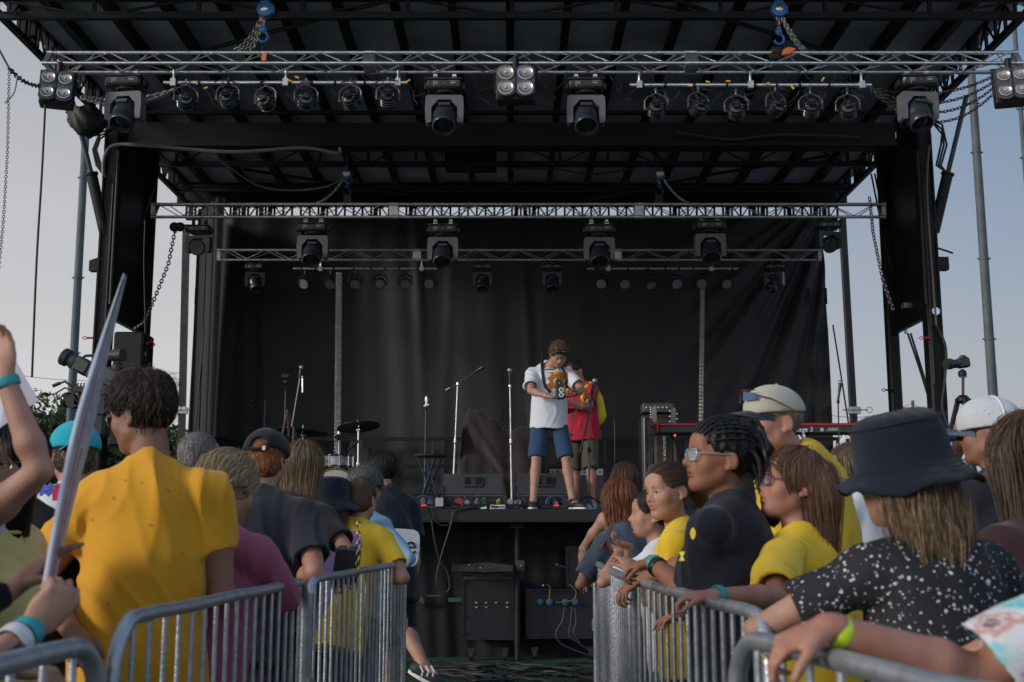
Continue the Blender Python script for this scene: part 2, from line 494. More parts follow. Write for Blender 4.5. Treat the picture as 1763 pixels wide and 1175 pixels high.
# roof: sheet, purlins, cross trusses, lattice edges; towers
RW = 5.0; RZ = 6.28; RF = 9.2; RB = 17.3
rf = root('stage_roof', (0, 14, 0), 'dark ribbed roof over the stage carried on two black towers', 'roof')
vs = []; fs = []
nx, ny_ = 120, 60
for j in range(ny_ + 1):
    for i in range(nx + 1):
        x = -RW - .15 + (2 * RW + .3) * i / nx; y = RF + (RB - RF) * j / ny_
        cell = ((x + .03) / .57) % 1.0
        vs.append((x, y, RZ + .28 + .035 * math.sin(cell * math.pi) * (0.6 + .4 * math.sin(y * 3 + x))))
for j in range(ny_):
    for i in range(nx):
        a = j * (nx + 1) + i; fs.append([a, a + 1, a + nx + 2, a + nx + 1])
make_obj('roof_sheet', vs, fs, M_ROOF, rf, smooth=True)
for k in range(-8, 9):
    m = MB(); x = -.02 + .572 * k
    m.box((x, (RF + RB) / 2, RZ + .20), (.055, RB - RF, .13)); m.box((x, (RF + RB) / 2, RZ + .13), (.085, RB - RF, .012))
    m.build('purlin', M_BLACKSTEEL, rf)
def crosstruss(Y, zc, ztop, nseg, r=.03, jitter=0):
    m = MB(); m.box((0, Y, zc), (2 * RW, r * 2, r * 2.2)); m.box((0, Y, ztop), (2 * RW, r * 2, r * 1.6))
    for k in range(nseg + 1):
        x = -RW + 2 * RW * k / nseg
        m.bar((x, Y, zc), (x, Y, ztop), r * 1.2)
        if k < nseg:
            x2 = x + 2 * RW / nseg
            if k % 2: m.bar((x, Y, zc), (x2, Y, ztop), r * .7)
            else: m.bar((x, Y, ztop), (x2, Y, zc), r * .7)
    m.build('cross_truss', M_BLACKSTEEL, rf)
zc = 6.15
crosstruss(yof(28, zc), zc, RZ + .05, 10)
crosstruss(yof(283, 6.0), 6.0, RZ + .05, 16)
crosstruss(yof(325, RZ), RZ - .02, RZ + .04, 8, .02)
m = MB()
for a, b in [((354, 87), (655, 4)), ((1265, 38), (1450, 95)), ((1150, -5), (1265, 38))]:
    za = RZ - .05; ya, yb = yof(a[1], za), yof(b[1], za); m.tube([at(*a, ya), at(*b, yb)], .022, 6)
for a, b in [((580, 316), (775, 346)), ((420, 292), (580, 316)), ((1000, 346), (1230, 300)), ((1230, 300), (1430, 268))]:
    za = RZ - .06; ya, yb = yof(a[1], za), yof(b[1], za); m.tube([at(*a, ya), at(*b, yb)], .022, 6)
m.build('roof_brace', M_BLACKSTEEL, rf)
m = MB(); m.box((0, 13.0, 5.82), (8.9, .16, .30)); m.box((0, 12.9, 5.70), (8.9, .05, .05)); m.box((0, 12.9, 6.08), (8.9, .05, .04)); m.build('header_beam', M_DARKPAINT, rf)
m = MB(); m.box((at(810, 270, 13.4).x, 13.6, 5.83), (.62, .3, .42)); m.build('junction_box', M_BLACKSTEEL, rf)
def lattice(a, b, z0, z1, n, name, seed):
    rg = random.Random(seed); m = MB(); a, b = Vector(a), Vector(b)
    for z, r in ((z0, .06), (z1, .05)): m.bar(a + Vector((0, 0, z)), b + Vector((0, 0, z)), r, r)
    for k in range(n + 1):
        p = a.lerp(b, k / n)
        m.bar(p + Vector((0, 0, z0)), p + Vector((0, 0, z1)), .03)
        if k < n:
            q = a.lerp(b, (k + 1) / n)
            if k % 2: m.bar(p + Vector((0, 0, z0)), q + Vector((0, 0, z1)), .018)
            elif k % 3: m.bar(p + Vector((0, 0, z1)), q + Vector((0, 0, z0)), .018)
            if rg.random() < .3: c = p.lerp(q, .5); m.bar(c + Vector((0, 0, z0)), c + Vector((0, 0, z1)), .06)
    m.build(name, M_BLACKSTEEL, rf)
lattice((-RW, RF, 0), (-RW, RB, 0), RZ - .02, RZ + .30, 34, 'edge_lattice', 1)
lattice((RW, RF, 0), (RW, RB, 0), RZ - .02, RZ + .30, 34, 'edge_lattice', 2)
zt, zb = at(881, 354, 17.3).z, at(881, 376, 17.3).z
lattice((-RW, RB, 0), (RW, RB, 0), zb, zt, 74, 'rear_lattice', 3)
m = MB(); m.box((0, RB, (zt + .03 + RZ + .34) / 2), (2 * RW + .3, .05, RZ + .34 - zt - .03)); m.build('rear_beam', M_BLACKSTEEL, rf)

def tower(s):
    # s = -1 left, 1 right: two legs one behind the other with a steel side panel between them
    t = root('stage_tower', (4.78 * s, 13.6, 0), 'black steel stage tower %s' % ('on the left with a chain at its foot' if s < 0 else 'on the right with a round badge'), 'tower', 'towers carrying the stage roof')
    x = 4.76 * s if s > 0 else -4.62
    m = MB(); m.bbox((x, 12.95, 3.1), (.17, .2, 6.3), .02)
    m.box((x + .06 * s, 12.84, 4.2), (.02, .03, 3.2)); m.build('front_leg', M_DARKPAINT, t)
    m = MB(); m.bbox((x, 14.35, 3.1), (.14, .16, 6.3), .02); m.build('rear_leg', M_DARKPAINT, t)
    zb = at(1600, 541, 13.0).z
    m = MB(); m.box((x + .02 * s, 13.65, (zb + 6.1) / 2), (.025, 1.26, 6.1 - zb))
    m.box((x + .0 * s, 13.65, zb), (.06, 1.26, .05)); 
    m.build('side_panel', mat('tower_panel', (0.010, 0.0095, 0.009), .32, .2, .35, 1.2, .15, 8), t)
    m = MB(); m.tube([(x - .1 * s, 12.83, 3.8), (x - .1 * s, 12.83, 5.6)], .018, 6); m.tube([(x - .06 * s, 12.83, 2.9), (x - .06 * s, 12.83, 5.2)], .012, 6)
    m.build('conduit', M_RUBBER, t, smooth=True)
    for (yy, z) in ((12.95, 3.42), (14.35, 3.0)):
        m = MB(); m.tube([(x - .15, yy - .1, z), (x - .05, yy - .1, z)], .012, 6)
        m.tube([(x - .15, yy - .1, z), (x - .17, yy - .1, z + .02), (x - .20, yy - .1, z), (x - .17, yy - .1, z - .02)], .006, 5, closed=True)
        m.build('locking_pin', M_RED if yy < 13 else M_BLACKSTEEL, t, smooth=True)
    if s > 0:
        m = MB(); m.lathe((x, 12.83, 3.72), [(0, 0), (.045, 0), (.045, .012), (0, .014)], axis=(0, -1, 0)); m.build('round_badge', M_ALU, t, smooth=True)
        m = MB(); m.box((x + .17, 13, at(1632, 455, 13).z), (.12, .1, .15)); m.tube([(x + .1, 13, 4.5), (x + .3, 13, 4.43)], .012, 5); m.build('bracket', M_BLACKSTEEL, t)
        m = MB(); m.bar(at(1556, 468, 13.9), at(1560, 575, 13.9), .03); m.box(at(1562, 527, 13.8), (.12, .1, .06)); m.build('latch', M_ALUDULL, t)
    else:
        m = MB(); m.extrude([(0, 0), (-.11, .0), (-.11, .12), (0, .16)], (x - .1, 12.95, at(170, 468, 13).z), (1, 0, 0), (0, 0, 1), (0, .1, 0)); m.build('bracket', M_BLACKSTEEL, t)
    # hydraulic ram out to the roof edge
    if s > 0: a, b, c = at(1664, 165, 12.6), at(1632, 298, 12.8), at(1608, 400, 12.9)
    else: a, b, c = at(125, 175, 12.6), at(157, 298, 12.8), at(181, 405, 12.9)
    m = MB(); m.tube([a, b], .028, 8); m.build('ram_rod', M_POLE, t, smooth=True)
    m = MB(); m.tube([b, c], .062, 10); m.tube([b, b + (c - b) * .04], .075, 10); m.build('ram_cylinder', M_BLACKSTEEL, t, smooth=True)
    for k in range(3):
        o0 = .02 * k
        if s > 0: p = [at(1600, 205, 12.8), at(1622, 215 + 8 * k, 12.7), at(1630 - 5 * k, 250, 12.7), at(1620 - 4 * k, 285, 12.7), at(1628, 296, 12.7)]
        else: p = [at(196, 222, 12.8), at(172, 228 + 6 * k, 12.7), at(160 + 3 * k, 258, 12.7), at(166 + 4 * k, 285, 12.7), at(182, 306, 12.7)]
        q = [p[0]]
        for i in range(1, len(p)):
            q += [q[-1].lerp(p[i], .5), p[i]]
        m = MB(); m.tube(q, .012, 6); m.build('hose', M_RUBBER, t, smooth=True)
tower(-1); tower(1)

# rear masts
def mast(u0, v0, u1, v1, Y, lab):
    a, b = at(u0, v0, Y), at(u1, v1, Y); d = (b - a) / (b.z - a.z); base = a - d * a.z
    t = root('mast', base, lab, 'mast', 'rear masts beside the backdrop')
    m = MB(); m.bar(base, b, .11, .09); m.build('post', mat('mast_paint', (0.034, 0.033, 0.032), .5, .4, .35, 4, .15, 30), t)
    c = at(u0 + (2 if u0 > 800 else 0), 707, Y); m = MB(); m.tube([c - Vector((.20, .08, 0)), c + Vector((.18, -.08, 0))], .009, 6); m.tube([c + Vector((.2 + .045 * math.cos(q), -.08, .045 * math.sin(q))) for q in [k * .785 for k in range(8)]], .007, 5, closed=True); m.box(c, (.16, .14, .1))
    m.build('pin_collar', M_ALUDULL, t)
mast(313, 740, 321, 388, 17.6, 'grey mast left of the backdrop with a light blue edge')
mast(1469, 715, 1450, 378, 17.2, 'brown mast right of the backdrop with an oval slot')

# backdrop cloth
bd = root('stage_backdrop', (0, 17.0, DZ), 'large black cloth backdrop with folds hanging behind the stage', 'backdrop')
xl, xr = at(345, 560, 17.0).x, at(1424, 560, 17.0).x
ztop, zbot = at(881, 372, 17).z, DZ
NX, NZ = 520, 120; vs = []; fs = []
def fold(x, t):
    # t: 0 bottom, 1 top
    y = 17.0 + .018 * math.sin(x * 5.1 + .8 * math.sin(t * 3 + x)) + .008 * math.sin(x * 13.7 + t * 4) + .012 * math.sin(x * 2.2 + t * 2)
    # swags on the left
    for k, (cx, w, a) in enumerate([(-4.2, .10, .11), (-3.75, .12, .12), (-3.3, .10, .08), (-2.65, .09, .06), (-2.1, .10, .05), (-1.45, .09, .09), (-.9, .1, .04), (.15, .07, .05), (.5, .08, .05), (1.35, .07, .045), (1.95, .09, .07)]):
        xx = x - cx - .22 * (1 - t) * (1 if k % 2 else -.6)
        y -= .65 * a * math.exp(-(xx / w) ** 2) * (.45 + .55 * math.sin(t * 2.6 + k))
    # ridges radiating from the upper right corner
    if x > 2.0:
        px, pz = 4.9, 1.12
        ang = math.atan2(pz - t, (px - x) / 3.6)
        rr = math.hypot(px - x, (pz - t) * 3.6)
        y -= .10 * min(1, (x - 2.0) / 1.0) * min(1, rr / 1.2) * (math.sin(ang * 22) * .5 + math.sin(ang * 37 + 1) * .35 + .25 * math.sin(ang * 61)) * max(0, 1.25 - abs(ang - 1.05))
    return y
for j in range(NZ + 1):
    for i in range(NX + 1):
        x = xl + (xr - xl) * i / NX; t = j / NZ
        vs.append((x, fold(x, t), zbot + (ztop - zbot) * t))
for j in range(NZ):
    for i in range(NX):
        a = j * (NX + 1) + i; fs.append([a, a + 1, a + NX + 2, a + NX + 1])
make_obj('cloth', vs, fs, M_BACK, bd, smooth=True)
sm = MB()
for u0, u1 in ((1392, 1407), (1421, 1434), (338, 346), (864, 867)):
    for k in range(7):
        if u0 == 864 and k in (0, 1): continue
        f = k / 6.0; v = 495 + 68 * k; uu = u0 + (u1 - u0) * f
        wd = .05 if u0 > 1000 else (.05 if u0 < 400 else .022)
        c = at(uu, v + 15, 16.87); sm.box(c, (wd, .012, .24))
sm.build('hem_ties', M_BACKSEAM, bd)
# side wing curtain on the left
vs = []; fs = []; xa, xb = at(325, 560, 16.6).x, at(372, 560, 15.9).x
for j in range(31):
    for i in range(61):
        f = i / 60; t = j / 30
        x = xa + (xb - xa) * f + .03 * math.sin(f * 19 + t); y = 16.75 - .8 * f + .05 * math.sin(f * 25 + t * 1.5)
        vs.append((x, y, DZ + (ztop - DZ) * t))
for j in range(30):
    for i in range(60):
        a = j * 61 + i; fs.append([a, a + 1, a + 62, a + 61])
o = make_obj('wing_curtain', vs, fs, mat('wing_cloth', (0.012, 0.012, 0.014), .8, 0, .2, 3, .2, 200), smooth=True)
tag(o, 'narrow black side curtain at the left end of the backdrop', 'curtain')

# rear guard rail
gr = root('guard_rail', (0, 16.7, DZ), 'black guard rail along the back of the stage floor', 'railing')
za, zb2 = at(700, 756, 16.7).z, at(700, 803, 16.7).z
m = MB()
for z in (za, zb2): m.bar((xl, 16.7, z), (xr, 16.7, z), .05, .05)
m.build('rail', M_BLACKSTEEL, gr)
for k in range(9):
    x = xl + (xr - xl) * k / 8
    for dx in (0, .14):
        m = MB(); m.bar((x + dx, 16.7, DZ), (x + dx, 16.7, za), .045); m.build('rail_post', mat('rail_post', (0.035, 0.037, 0.042), .6, .3, .2), gr)
# ------------------------------------------------------------------ lighting rig
def truss_tri(name, xa, xb, A, B, C, rc, rl, step, joints, mt, label, endbox=True):
    """three chords A, B, C as (y, z) pairs, along x from xa to xb, laced on its faces"""
    t = root(name, ((xa + xb) / 2, A[0], min(A[1], B[1], C[1])), label, 'truss', 'lighting trusses')
    for P in (A, B, C):
        m = MB(); m.tube([(xa, P[0], P[1]), (xb, P[0], P[1])], rc, 12); m.build('chord', mt, t, smooth=True)
    m = MB()
    for (P, Q, ph) in ((A, B, 0), (B, C, .5), (A, C, .25)):
        n = int((xb - xa) / step); k = 0
        for k in range(n):
            x0 = xa + .06 + k * step; x1 = x0 + step
            if x1 > xb: break
            p = P if k % 2 else Q; q = Q if k % 2 else P
            off = ph * step
            m.tube([(min(xb, x0 + off), p[0], p[1]), (min(xb, x1 + off), q[0], q[1])], rl, 6)
    m.build('lacing', mt, t, smooth=True)
    for xj in [xa, xb] + joints:
        m = MB()
        w = .05 if xj in (xa, xb) else .11
        for (P, Q) in ((A, B), (B, C), (A, C)):
            m.bar((xj, P[0], P[1]), (xj, Q[0], Q[1]), w, .03)
        for P in (A, B, C): m.lathe((xj - w / 2, P[0], P[1]), [(rc * 1.35, 0), (rc * 1.35, w)], axis=(1, 0, 0), n=12)
        m.build('end_plate' if xj in (xa, xb) else 'joint_collar', mt, t, smooth=True)
    return t
YF = 10.3
fa = (YF, at(881, 109, YF).z); fb = (YF + .10, at(881, 91, YF + .10).z); fc = (YF + .2, at(881, 125, YF + .2).z)
truss_tri('front_truss', at(78, 108, YF).x, at(1757, 112, YF).x, fa, fb, fc, .0180, .0070, .25, [at(634, 108, YF).x, at(1193, 108, YF).x], M_ALU, 'long silver triangular lighting truss along the front of the roof')
YM = 13.6
ma = (YM, at(881, 374, YM).z); mb_ = (YM - .02, at(881, 352, YM - .02).z); mc = (YM + .16, at(881, 353, YM + .16).z)
truss_tri('middle_truss', at(264, 366, YM).x, at(1521, 366, YM).x, ma, mb_, mc, .019, .006, .27, [at(678, 362, YM).x, at(1100, 362, YM).x], M_ALUDULL, 'middle lighting truss hanging halfway back under the roof')
YB = 15.6
ba = (YB, at(881, 448, YB).z); bb = (YB - .02, at(881, 431, YB - .02).z); bc = (YB + .14, at(881, 432, YB + .14).z)
truss_tri('back_truss', at(377, 440, YB).x, at(1411, 440, YB).x, ba, bb, bc, .017, .006, .29, [at(718, 440, YB).x, at(1063, 440, YB).x], M_ALUDULL, 'rear lighting truss hanging in front of the black backdrop')

def pipe(u0, u1, v, Y, r, mt, label, drops, dz):
    a, b = at(u0, v, Y), at(u1, v, Y)
    t = root('lighting_pipe', ((a.x + b.x) / 2, Y, a.z), label, 'pipe', 'pipes carrying small lamps')
    m = MB(); m.tube([a, b], r, 12); m.build('tube', mt, t, smooth=True)
    for f in drops:
        p = a.lerp(b, f); m = MB(); m.tube([p, p + Vector((0, 0, dz))], .012, 6); m.box(p, (.05, .06, .07)); m.build('hanger', M_ALUDULL, t, smooth=True)
    m = MB()
    for k in range(9):
        p = a.lerp(b, (k + .5) / 9 + .02 * math.sin(k * 5)); m.lathe(p - Vector((.012, 0, 0)), [(r * 1.12, 0), (r * 1.12, .024)], axis=(1, 0, 0), n=12)
    m.build('tape_bands', M_RUBBER, t, smooth=True)
    return a, b
pipe(282, 702, 143, YF + .12, .020, M_ALU, 'silver pipe of par cans under the left half of the front truss', (.04, .5, .96), .12)
pipe(1084, 1500, 147, YF + .12, .020, M_ALU, 'silver pipe of par cans under the right half of the front truss', (.04, .5, .96), .12)
pipe(505, 765, 463, YB, .018, M_ALUDULL, 'pipe of small lamps under the left half of the rear truss', (.18, .85), .12)
pipe(1011, 1271, 463, YB, .018, M_ALUDULL, 'pipe of small lamps under the right half of the rear truss', (.14, .82), .12)

M_YOKE = mat('yoke_plastic', (0.105, 0.11, 0.12), .55, 0, .1, 12, .1, 100)
M_HEAD = mat('head_plastic', (0.022, 0.026, 0.034), .35, 0, .15, 12)
M_MARK = mat('grey_print', (0.28, 0.29, 0.30), .6, 0, 0)
def moving_head(u, vtop, Y, w, label, tilt=28, pan=0, yoke=M_YOKE, wash=False, side=0.0):
    """hangs from clamps at (u, vtop); w = base width in metres"""
    c = at(u, vtop, Y)
    t = root('moving_head_light', c, label, 'stage light', 'moving head stage lights')
    S = w / .36
    def L(x, y, z): return c + Vector((x * S, y * S, z * S))
    m = MB(); m.bbox(L(0, 0, -.115), (.36 * S, .28 * S, .10 * S), .02 * S); m.bbox(L(0, 0, -.065), (.39 * S, .30 * S, .02 * S), .006)
    m.box(L(-.2, 0, -.115), (.02 * S, .12 * S, .06 * S)); m.box(L(.2, 0, -.115), (.02 * S, .12 * S, .06 * S)); m.lathe(L(0, 0, -.19), [(.10 * S, 0), (.11 * S, .03 * S)], n=20)
    base = m.build('base', M_PLASTIC, t, smooth=True)
    m = MB(); y = -.1412 * S
    for (x, z, ww, hh) in ((-.09, -.098, .06, .006), (-.09, -.11, .05, .006), (-.09, -.122, .055, .006), (-.105, -.14, .008, .02), (.09, -.11, .05, .016), (0, -.115, .02, .004), (.1, -.088, .09, .004)):
        m.box(c + Vector((x * S, y, z * S)), (ww * S, .004, hh * S))
    m.build('base_marking', M_MARK, base)
    for sx in (-1, 1):
        m = MB(); p = L(sx * .10, 0, 0); m.box(p + Vector((0, 0, -.03 * S)), (.05 * S, .04 * S, .06 * S)); m.lathe(p + Vector((-.02 * S, 0, .015 * S)), [(.036 * S, 0), (.036 * S, .04 * S)], axis=(1, 0, 0), n=12)
        m.lathe(p + Vector((0, -.03 * S, -.055 * S)), [(.012 * S, 0), (.004 * S, .03 * S)], n=8)
        m.build('clamp', M_ALU if yoke is M_YOKE else M_BLACKSTEEL, t, smooth=True)
    # yoke: arch profile in the XZ plane
    hw, iw = .195, .135
    prof = [(-hw, -.23), (-.17, -.215), (.17, -.215), (hw, -.23), (hw + .006, -.36), (hw, -.50), (hw - .02, -.515), (iw + .01, -.515), (iw, -.50), (iw, -.345), (.065, -.265), (-.065, -.265), (-iw, -.345), (-iw, -.50), (-iw - .01, -.515), (-hw + .02, -.515), (-hw, -.50), (-hw - .006, -.36)]
    if wash: prof = [(x, z * .9 - .02) for x, z in prof]
    rot = Matrix.Rotation(R(pan), 3, 'Z')
    m = MB(); m.extrude([(x * S, z * S) for x, z in prof], c + rot @ Vector((0, -.065 * S, 0)), rot @ Vector((1, 0, 0)), (0, 0, 1), rot @ Vector((0, .13 * S, 0)))
    m.build('yoke', yoke, t)
    piv = L(0, 0, -.44 if not wash else -.40)
    ax = rot @ Vector((math.sin(R(side)), -math.cos(R(tilt)), -math.sin(R(tilt)))); ax.normalize()
    m = MB()
    if wash:
        m.lathe(piv - ax * .10 * S, [(.03 * S, 0), (.10 * S, .03 * S), (.125 * S, .10 * S), (.13 * S, .19 * S), (.122 * S, .20 * S), (.118 * S, .19 * S), (0, .185 * S)], axis=ax, n=24)
    else:
        m.lathe(piv - ax * .17 * S, [(.05 * S, 0), (.11 * S, .02 * S), (.125 * S, .08 * S), (.127 * S, .2 * S), (.118 * S, .22 * S), (.118 * S, .25 * S), (.122 * S, .262 * S), (.122 * S, .33 * S), (.112 * S, .345 * S), (.104 * S, .345 * S), (.10 * S, .30 * S), (.085 * S, .285 * S)], axis=ax, n=28)
        m.box(piv + Vector((0, .0, .118 * S)), (.12 * S, .2 * S, .03 * S), rot)
    hd = m.build('head', M_HEAD, t, smooth=True)
    m = MB()
    if wash:
        u1 = ax.cross(Vector((0, 0, 1))).normalized(); w1 = ax.cross(u1)
        for ring, cnt in ((0, 1), (.035, 6), (.07, 12), (.103, 18)):
            for k in range(cnt):
                q = 2 * math.pi * k / cnt; pc = piv + ax * .086 * S + (u1 * math.cos(q) + w1 * math.sin(q)) * ring * S
                m.lathe(pc, [(.0145 * S, 0), (.011 * S, .007 * S), (0, .01 * S)], axis=ax, n=7)
        m.build('lens', mat('led_lens', (0.10, 0.10, 0.105), .2, 0, .1, 80, coat=.6), hd, smooth=True)
    else:
        m.lathe(piv + ax * .118 * S, [(.1 * S, 0), (.085 * S, .012 * S), (.05 * S, .024 * S), (0, .03 * S)], axis=ax, n=24); m.build('lens', M_LENS, hd, smooth=True)
    return t
W1 = .323
for u, v, lab in [(219, 128, 'large moving head light at the left end of the front truss'),
                  (766, 134, 'large moving head light just left of the middle four lamp blinder'),
                  (1008, 134, 'large moving head light just right of the middle four lamp blinder'),
                  (1577, 128, 'large moving head light at the right end of the front truss')]:
    moving_head(u, v, YF + .1, W1, lab, tilt=52 if 700 < u < 1100 else 58, pan=0 if 700 < u < 1100 else (-8 if u < 700 else 4))
for u, v, lab in [(540, 380, 'moving head light under the middle truss, near its left end'),
                  (763, 383, 'moving head light under the middle truss, left of the centre'),
                  (1031, 383, 'moving head light under the middle truss, right of the centre'),
                  (1221, 377, 'moving head light under the middle truss, nearest its right end in clear view')]:
    moving_head(u, v, YM + .05, .335, lab, tilt=48)
moving_head(344, 385, YM + .05, .27, 'round faced wash light hanging by the left mast, grey lens', tilt=12, yoke=M_HEAD, wash=True, pan=-6)
moving_head(1425, 378, YM + .05, .27, 'round faced wash light hanging by the right edge of the backdrop', tilt=40, yoke=M_HEAD, wash=True, pan=14)
for u, lab, sd in [(440, 'small dark moving head light under the rear truss, furthest left', 25), (831, 'small dark moving head light under the rear truss, just left of centre', 0),
                   (950, 'small dark moving head light under the rear truss, just right of centre', 0), (1332, 'small dark moving head light under the rear truss, furthest right by the crumpled cloth', -55)]:
    moving_head(u, 452, YB, .24, lab, tilt=60, yoke=M_HEAD, pan=sd * .6, side=sd * .5)

def par(u, v, Y, r, label, yaw, tilt, led=False):
    """can hung on a yoke below a pipe; (u, v) = centre of the can"""
    c = at(u, v, Y)
    t = root('par_can' if not led else 'led_par', c, label, 'stage light', 'front par cans' if not led else 'rear LED pars')
    ax = Vector((math.sin(R(yaw)) * math.cos(R(tilt)), (1 if not led else -1) * math.cos(R(yaw)) * math.cos(R(tilt)), -math.sin(R(tilt)))).normalized()
    m = MB()
    if led:
        m.lathe(c - ax * r * .8, [(r * .5, 0), (r * .9, r * .2), (r, r * .5), (r, r * 1.5), (r * .93, r * 1.55), (r * .9, r * 1.45), (0, r * 1.42)], axis=ax, n=22)
    else:   # seen from behind: finned cap, then the can flaring away towards the stage
        m.lathe(c - ax * r * 1.1, [(r * .30, 0), (r * .55, r * .06), (r * .62, r * .3), (r * .55, r * .45), (r * .85, r * .6), (r * .95, r * 1.0), (r, r * 1.7), (r * 1.05, r * 1.72), (r * 1.05, r * 1.8), (r * 1.0, r * 1.8), (r * .95, r * 1.5)], axis=ax, n=22)
        for k in range(3): m.lathe(c - ax * r * (.2 - .3 * k), [(r * 1.0, 0), (r * 1.03, r * .03), (r * 1.0, r * .06)], axis=ax, n=22)
    can = m.build('can', M_HEAD if led else mat('par_black', (0.015, 0.018, 0.022), .22, 0.2, .2, 20, coat=.5), t, smooth=True)
    m = MB()
    if led:
        u1 = ax.cross(Vector((0, 0, 1))).normalized(); w1 = ax.cross(u1)
        for ring, cnt in ((0, 1), (.4, 6), (.75, 12)):
            for k in range(cnt):
                q = 2 * math.pi * k / cnt; m.lathe(c + ax * r * .63 + (u1 * math.cos(q) + w1 * math.sin(q)) * ring * r, [(r * .16, 0), (r * .1, r * .05), (0, r * .07)], axis=ax, n=7)
        m.build('lens', mat('par_led', (0.42, 0.46, 0.50), .25, 0, .3, 50), can, smooth=True)
    else:
        u1 = ax.cross(Vector((0, 0, 1))).normalized(); w1 = u1.cross(ax)
        q = Matrix((u1, -ax, w1)).transposed()
        m.box(c - ax * r * .75 + w1 * r * .38, (r * .8, .012, r * .12), q); m.build('white_tape', M_WHITE, can)
        m = MB(); m.box(c - ax * r * 1.11 - w1 * r * .02, (r * .35, .006, r * .09), q); m.build('red_mark', M_RED, can)
        m = MB()
        for sx in (-1, 1):
            for dz in (0, -.35): m.ell(c - ax * r * .7 + u1 * r * .62 * sx + w1 * r * dz, r * .07, 6)
        m.build('bolt', M_ALU, can, smooth=True)
    m = MB(); side = Vector((math.cos(R(yaw)), -math.sin(R(yaw)), 0)) 
    top = c + Vector((0, 0, r * 1.75))
    arc = [c + side * r * 1.28 + Vector((0, 0, -r * .1)), c + side * r * 1.28 + Vector((0, 0, r * .9)), c + side * r * .95 + Vector((0, 0, r * 1.35)), top - side * -.0,
           c - side * r * .95 + Vector((0, 0, r * 1.35)), c - side * r * 1.28 + Vector((0, 0, r * .9)), c - side * r * 1.28 + Vector((0, 0, -r * .1))]
    m.tube(arc, .009 if not led else .007, 6); m.tube([top, top + Vector((0, 0, r * .7))], .012, 6)
    for sx in (-1, 1): m.lathe(c + side * r * 1.0 * sx + Vector((0, 0, -r * .1)), [(r * .12, 0), (r * .12, r * .42)], axis=side * sx, n=8)
    m.build('bracket', M_BLACKSTEEL if led else mat('bracket_grey', (0.10, 0.11, 0.12), .45, .5, .2), t, smooth=True)
    m = MB(); b0 = c - ax * r * 1.0; sgn = 1 if yaw >= 0 else -1
    lp = []
    for k in range(13):
        q = k / 12 * math.pi * 1.25
        lp.append(b0 + Vector((sgn * r * 1.35 * math.sin(q) * (1 + .25 * math.sin(k + u)), -.03, r * (.7 + .95 * -math.cos(q * 1.0)) * .9 - r * .25)))
    lp.append(top + Vector((0, 0, r * .75)))
    m.tube(lp, .0055, 5)
    m.tube(sag(c + Vector((-r * .6, -.02, r * 1.9)), b0 + Vector((r * .5, 0, r * .2)), r * 1.1, 8), .0045, 5)
    m.build('lead', M_RUBBER, t, smooth=True)
ordn = ['first', 'second', 'third', 'fourth', 'fifth', 'sixth']
for k, (u, v) in enumerate([(320, 173), (392, 170), (457, 174), (527, 172), (603, 172), (668, 170)]):
    par(u, v, YF + .12, .084, '%s par can from the left on the left front lamp pipe' % ordn[k], (-14, 4, 16, -9, 12, -3)[k], (20, 28, 12, 18, 26, 34)[k])
for k, (u, v) in enumerate([(1130, 187), (1203, 185), (1268, 189), (1336, 184), (1396, 187), (1460, 188)]):
    par(u, v, YF + .12, .084, '%s par can from the left on the right front lamp pipe' % ordn[k], (5, -18, 10, -22, 6, 12)[k], (26, 20, 24, 18, 30, 22)[k])
for k, u in enumerate([525, 569, 612, 655, 698, 740]):
    par(u, 488, YB, .072, '%s small LED par from the left on the left rear lamp pipe' % ordn[k], (-14, 10, 5, -3, 4, -6)[k], (30, 42, 34, 28, 30, 22)[k], True)
for k, u in enumerate([1036, 1075, 1120, 1165, 1208, 1250]):
    par(u, 488, YB, .072, '%s small LED par from the left on the right rear lamp pipe' % ordn[k], (-10, 4, 16, 2, -4, 8)[k], (26, 34, 52, 28, 26, 30)[k], True)

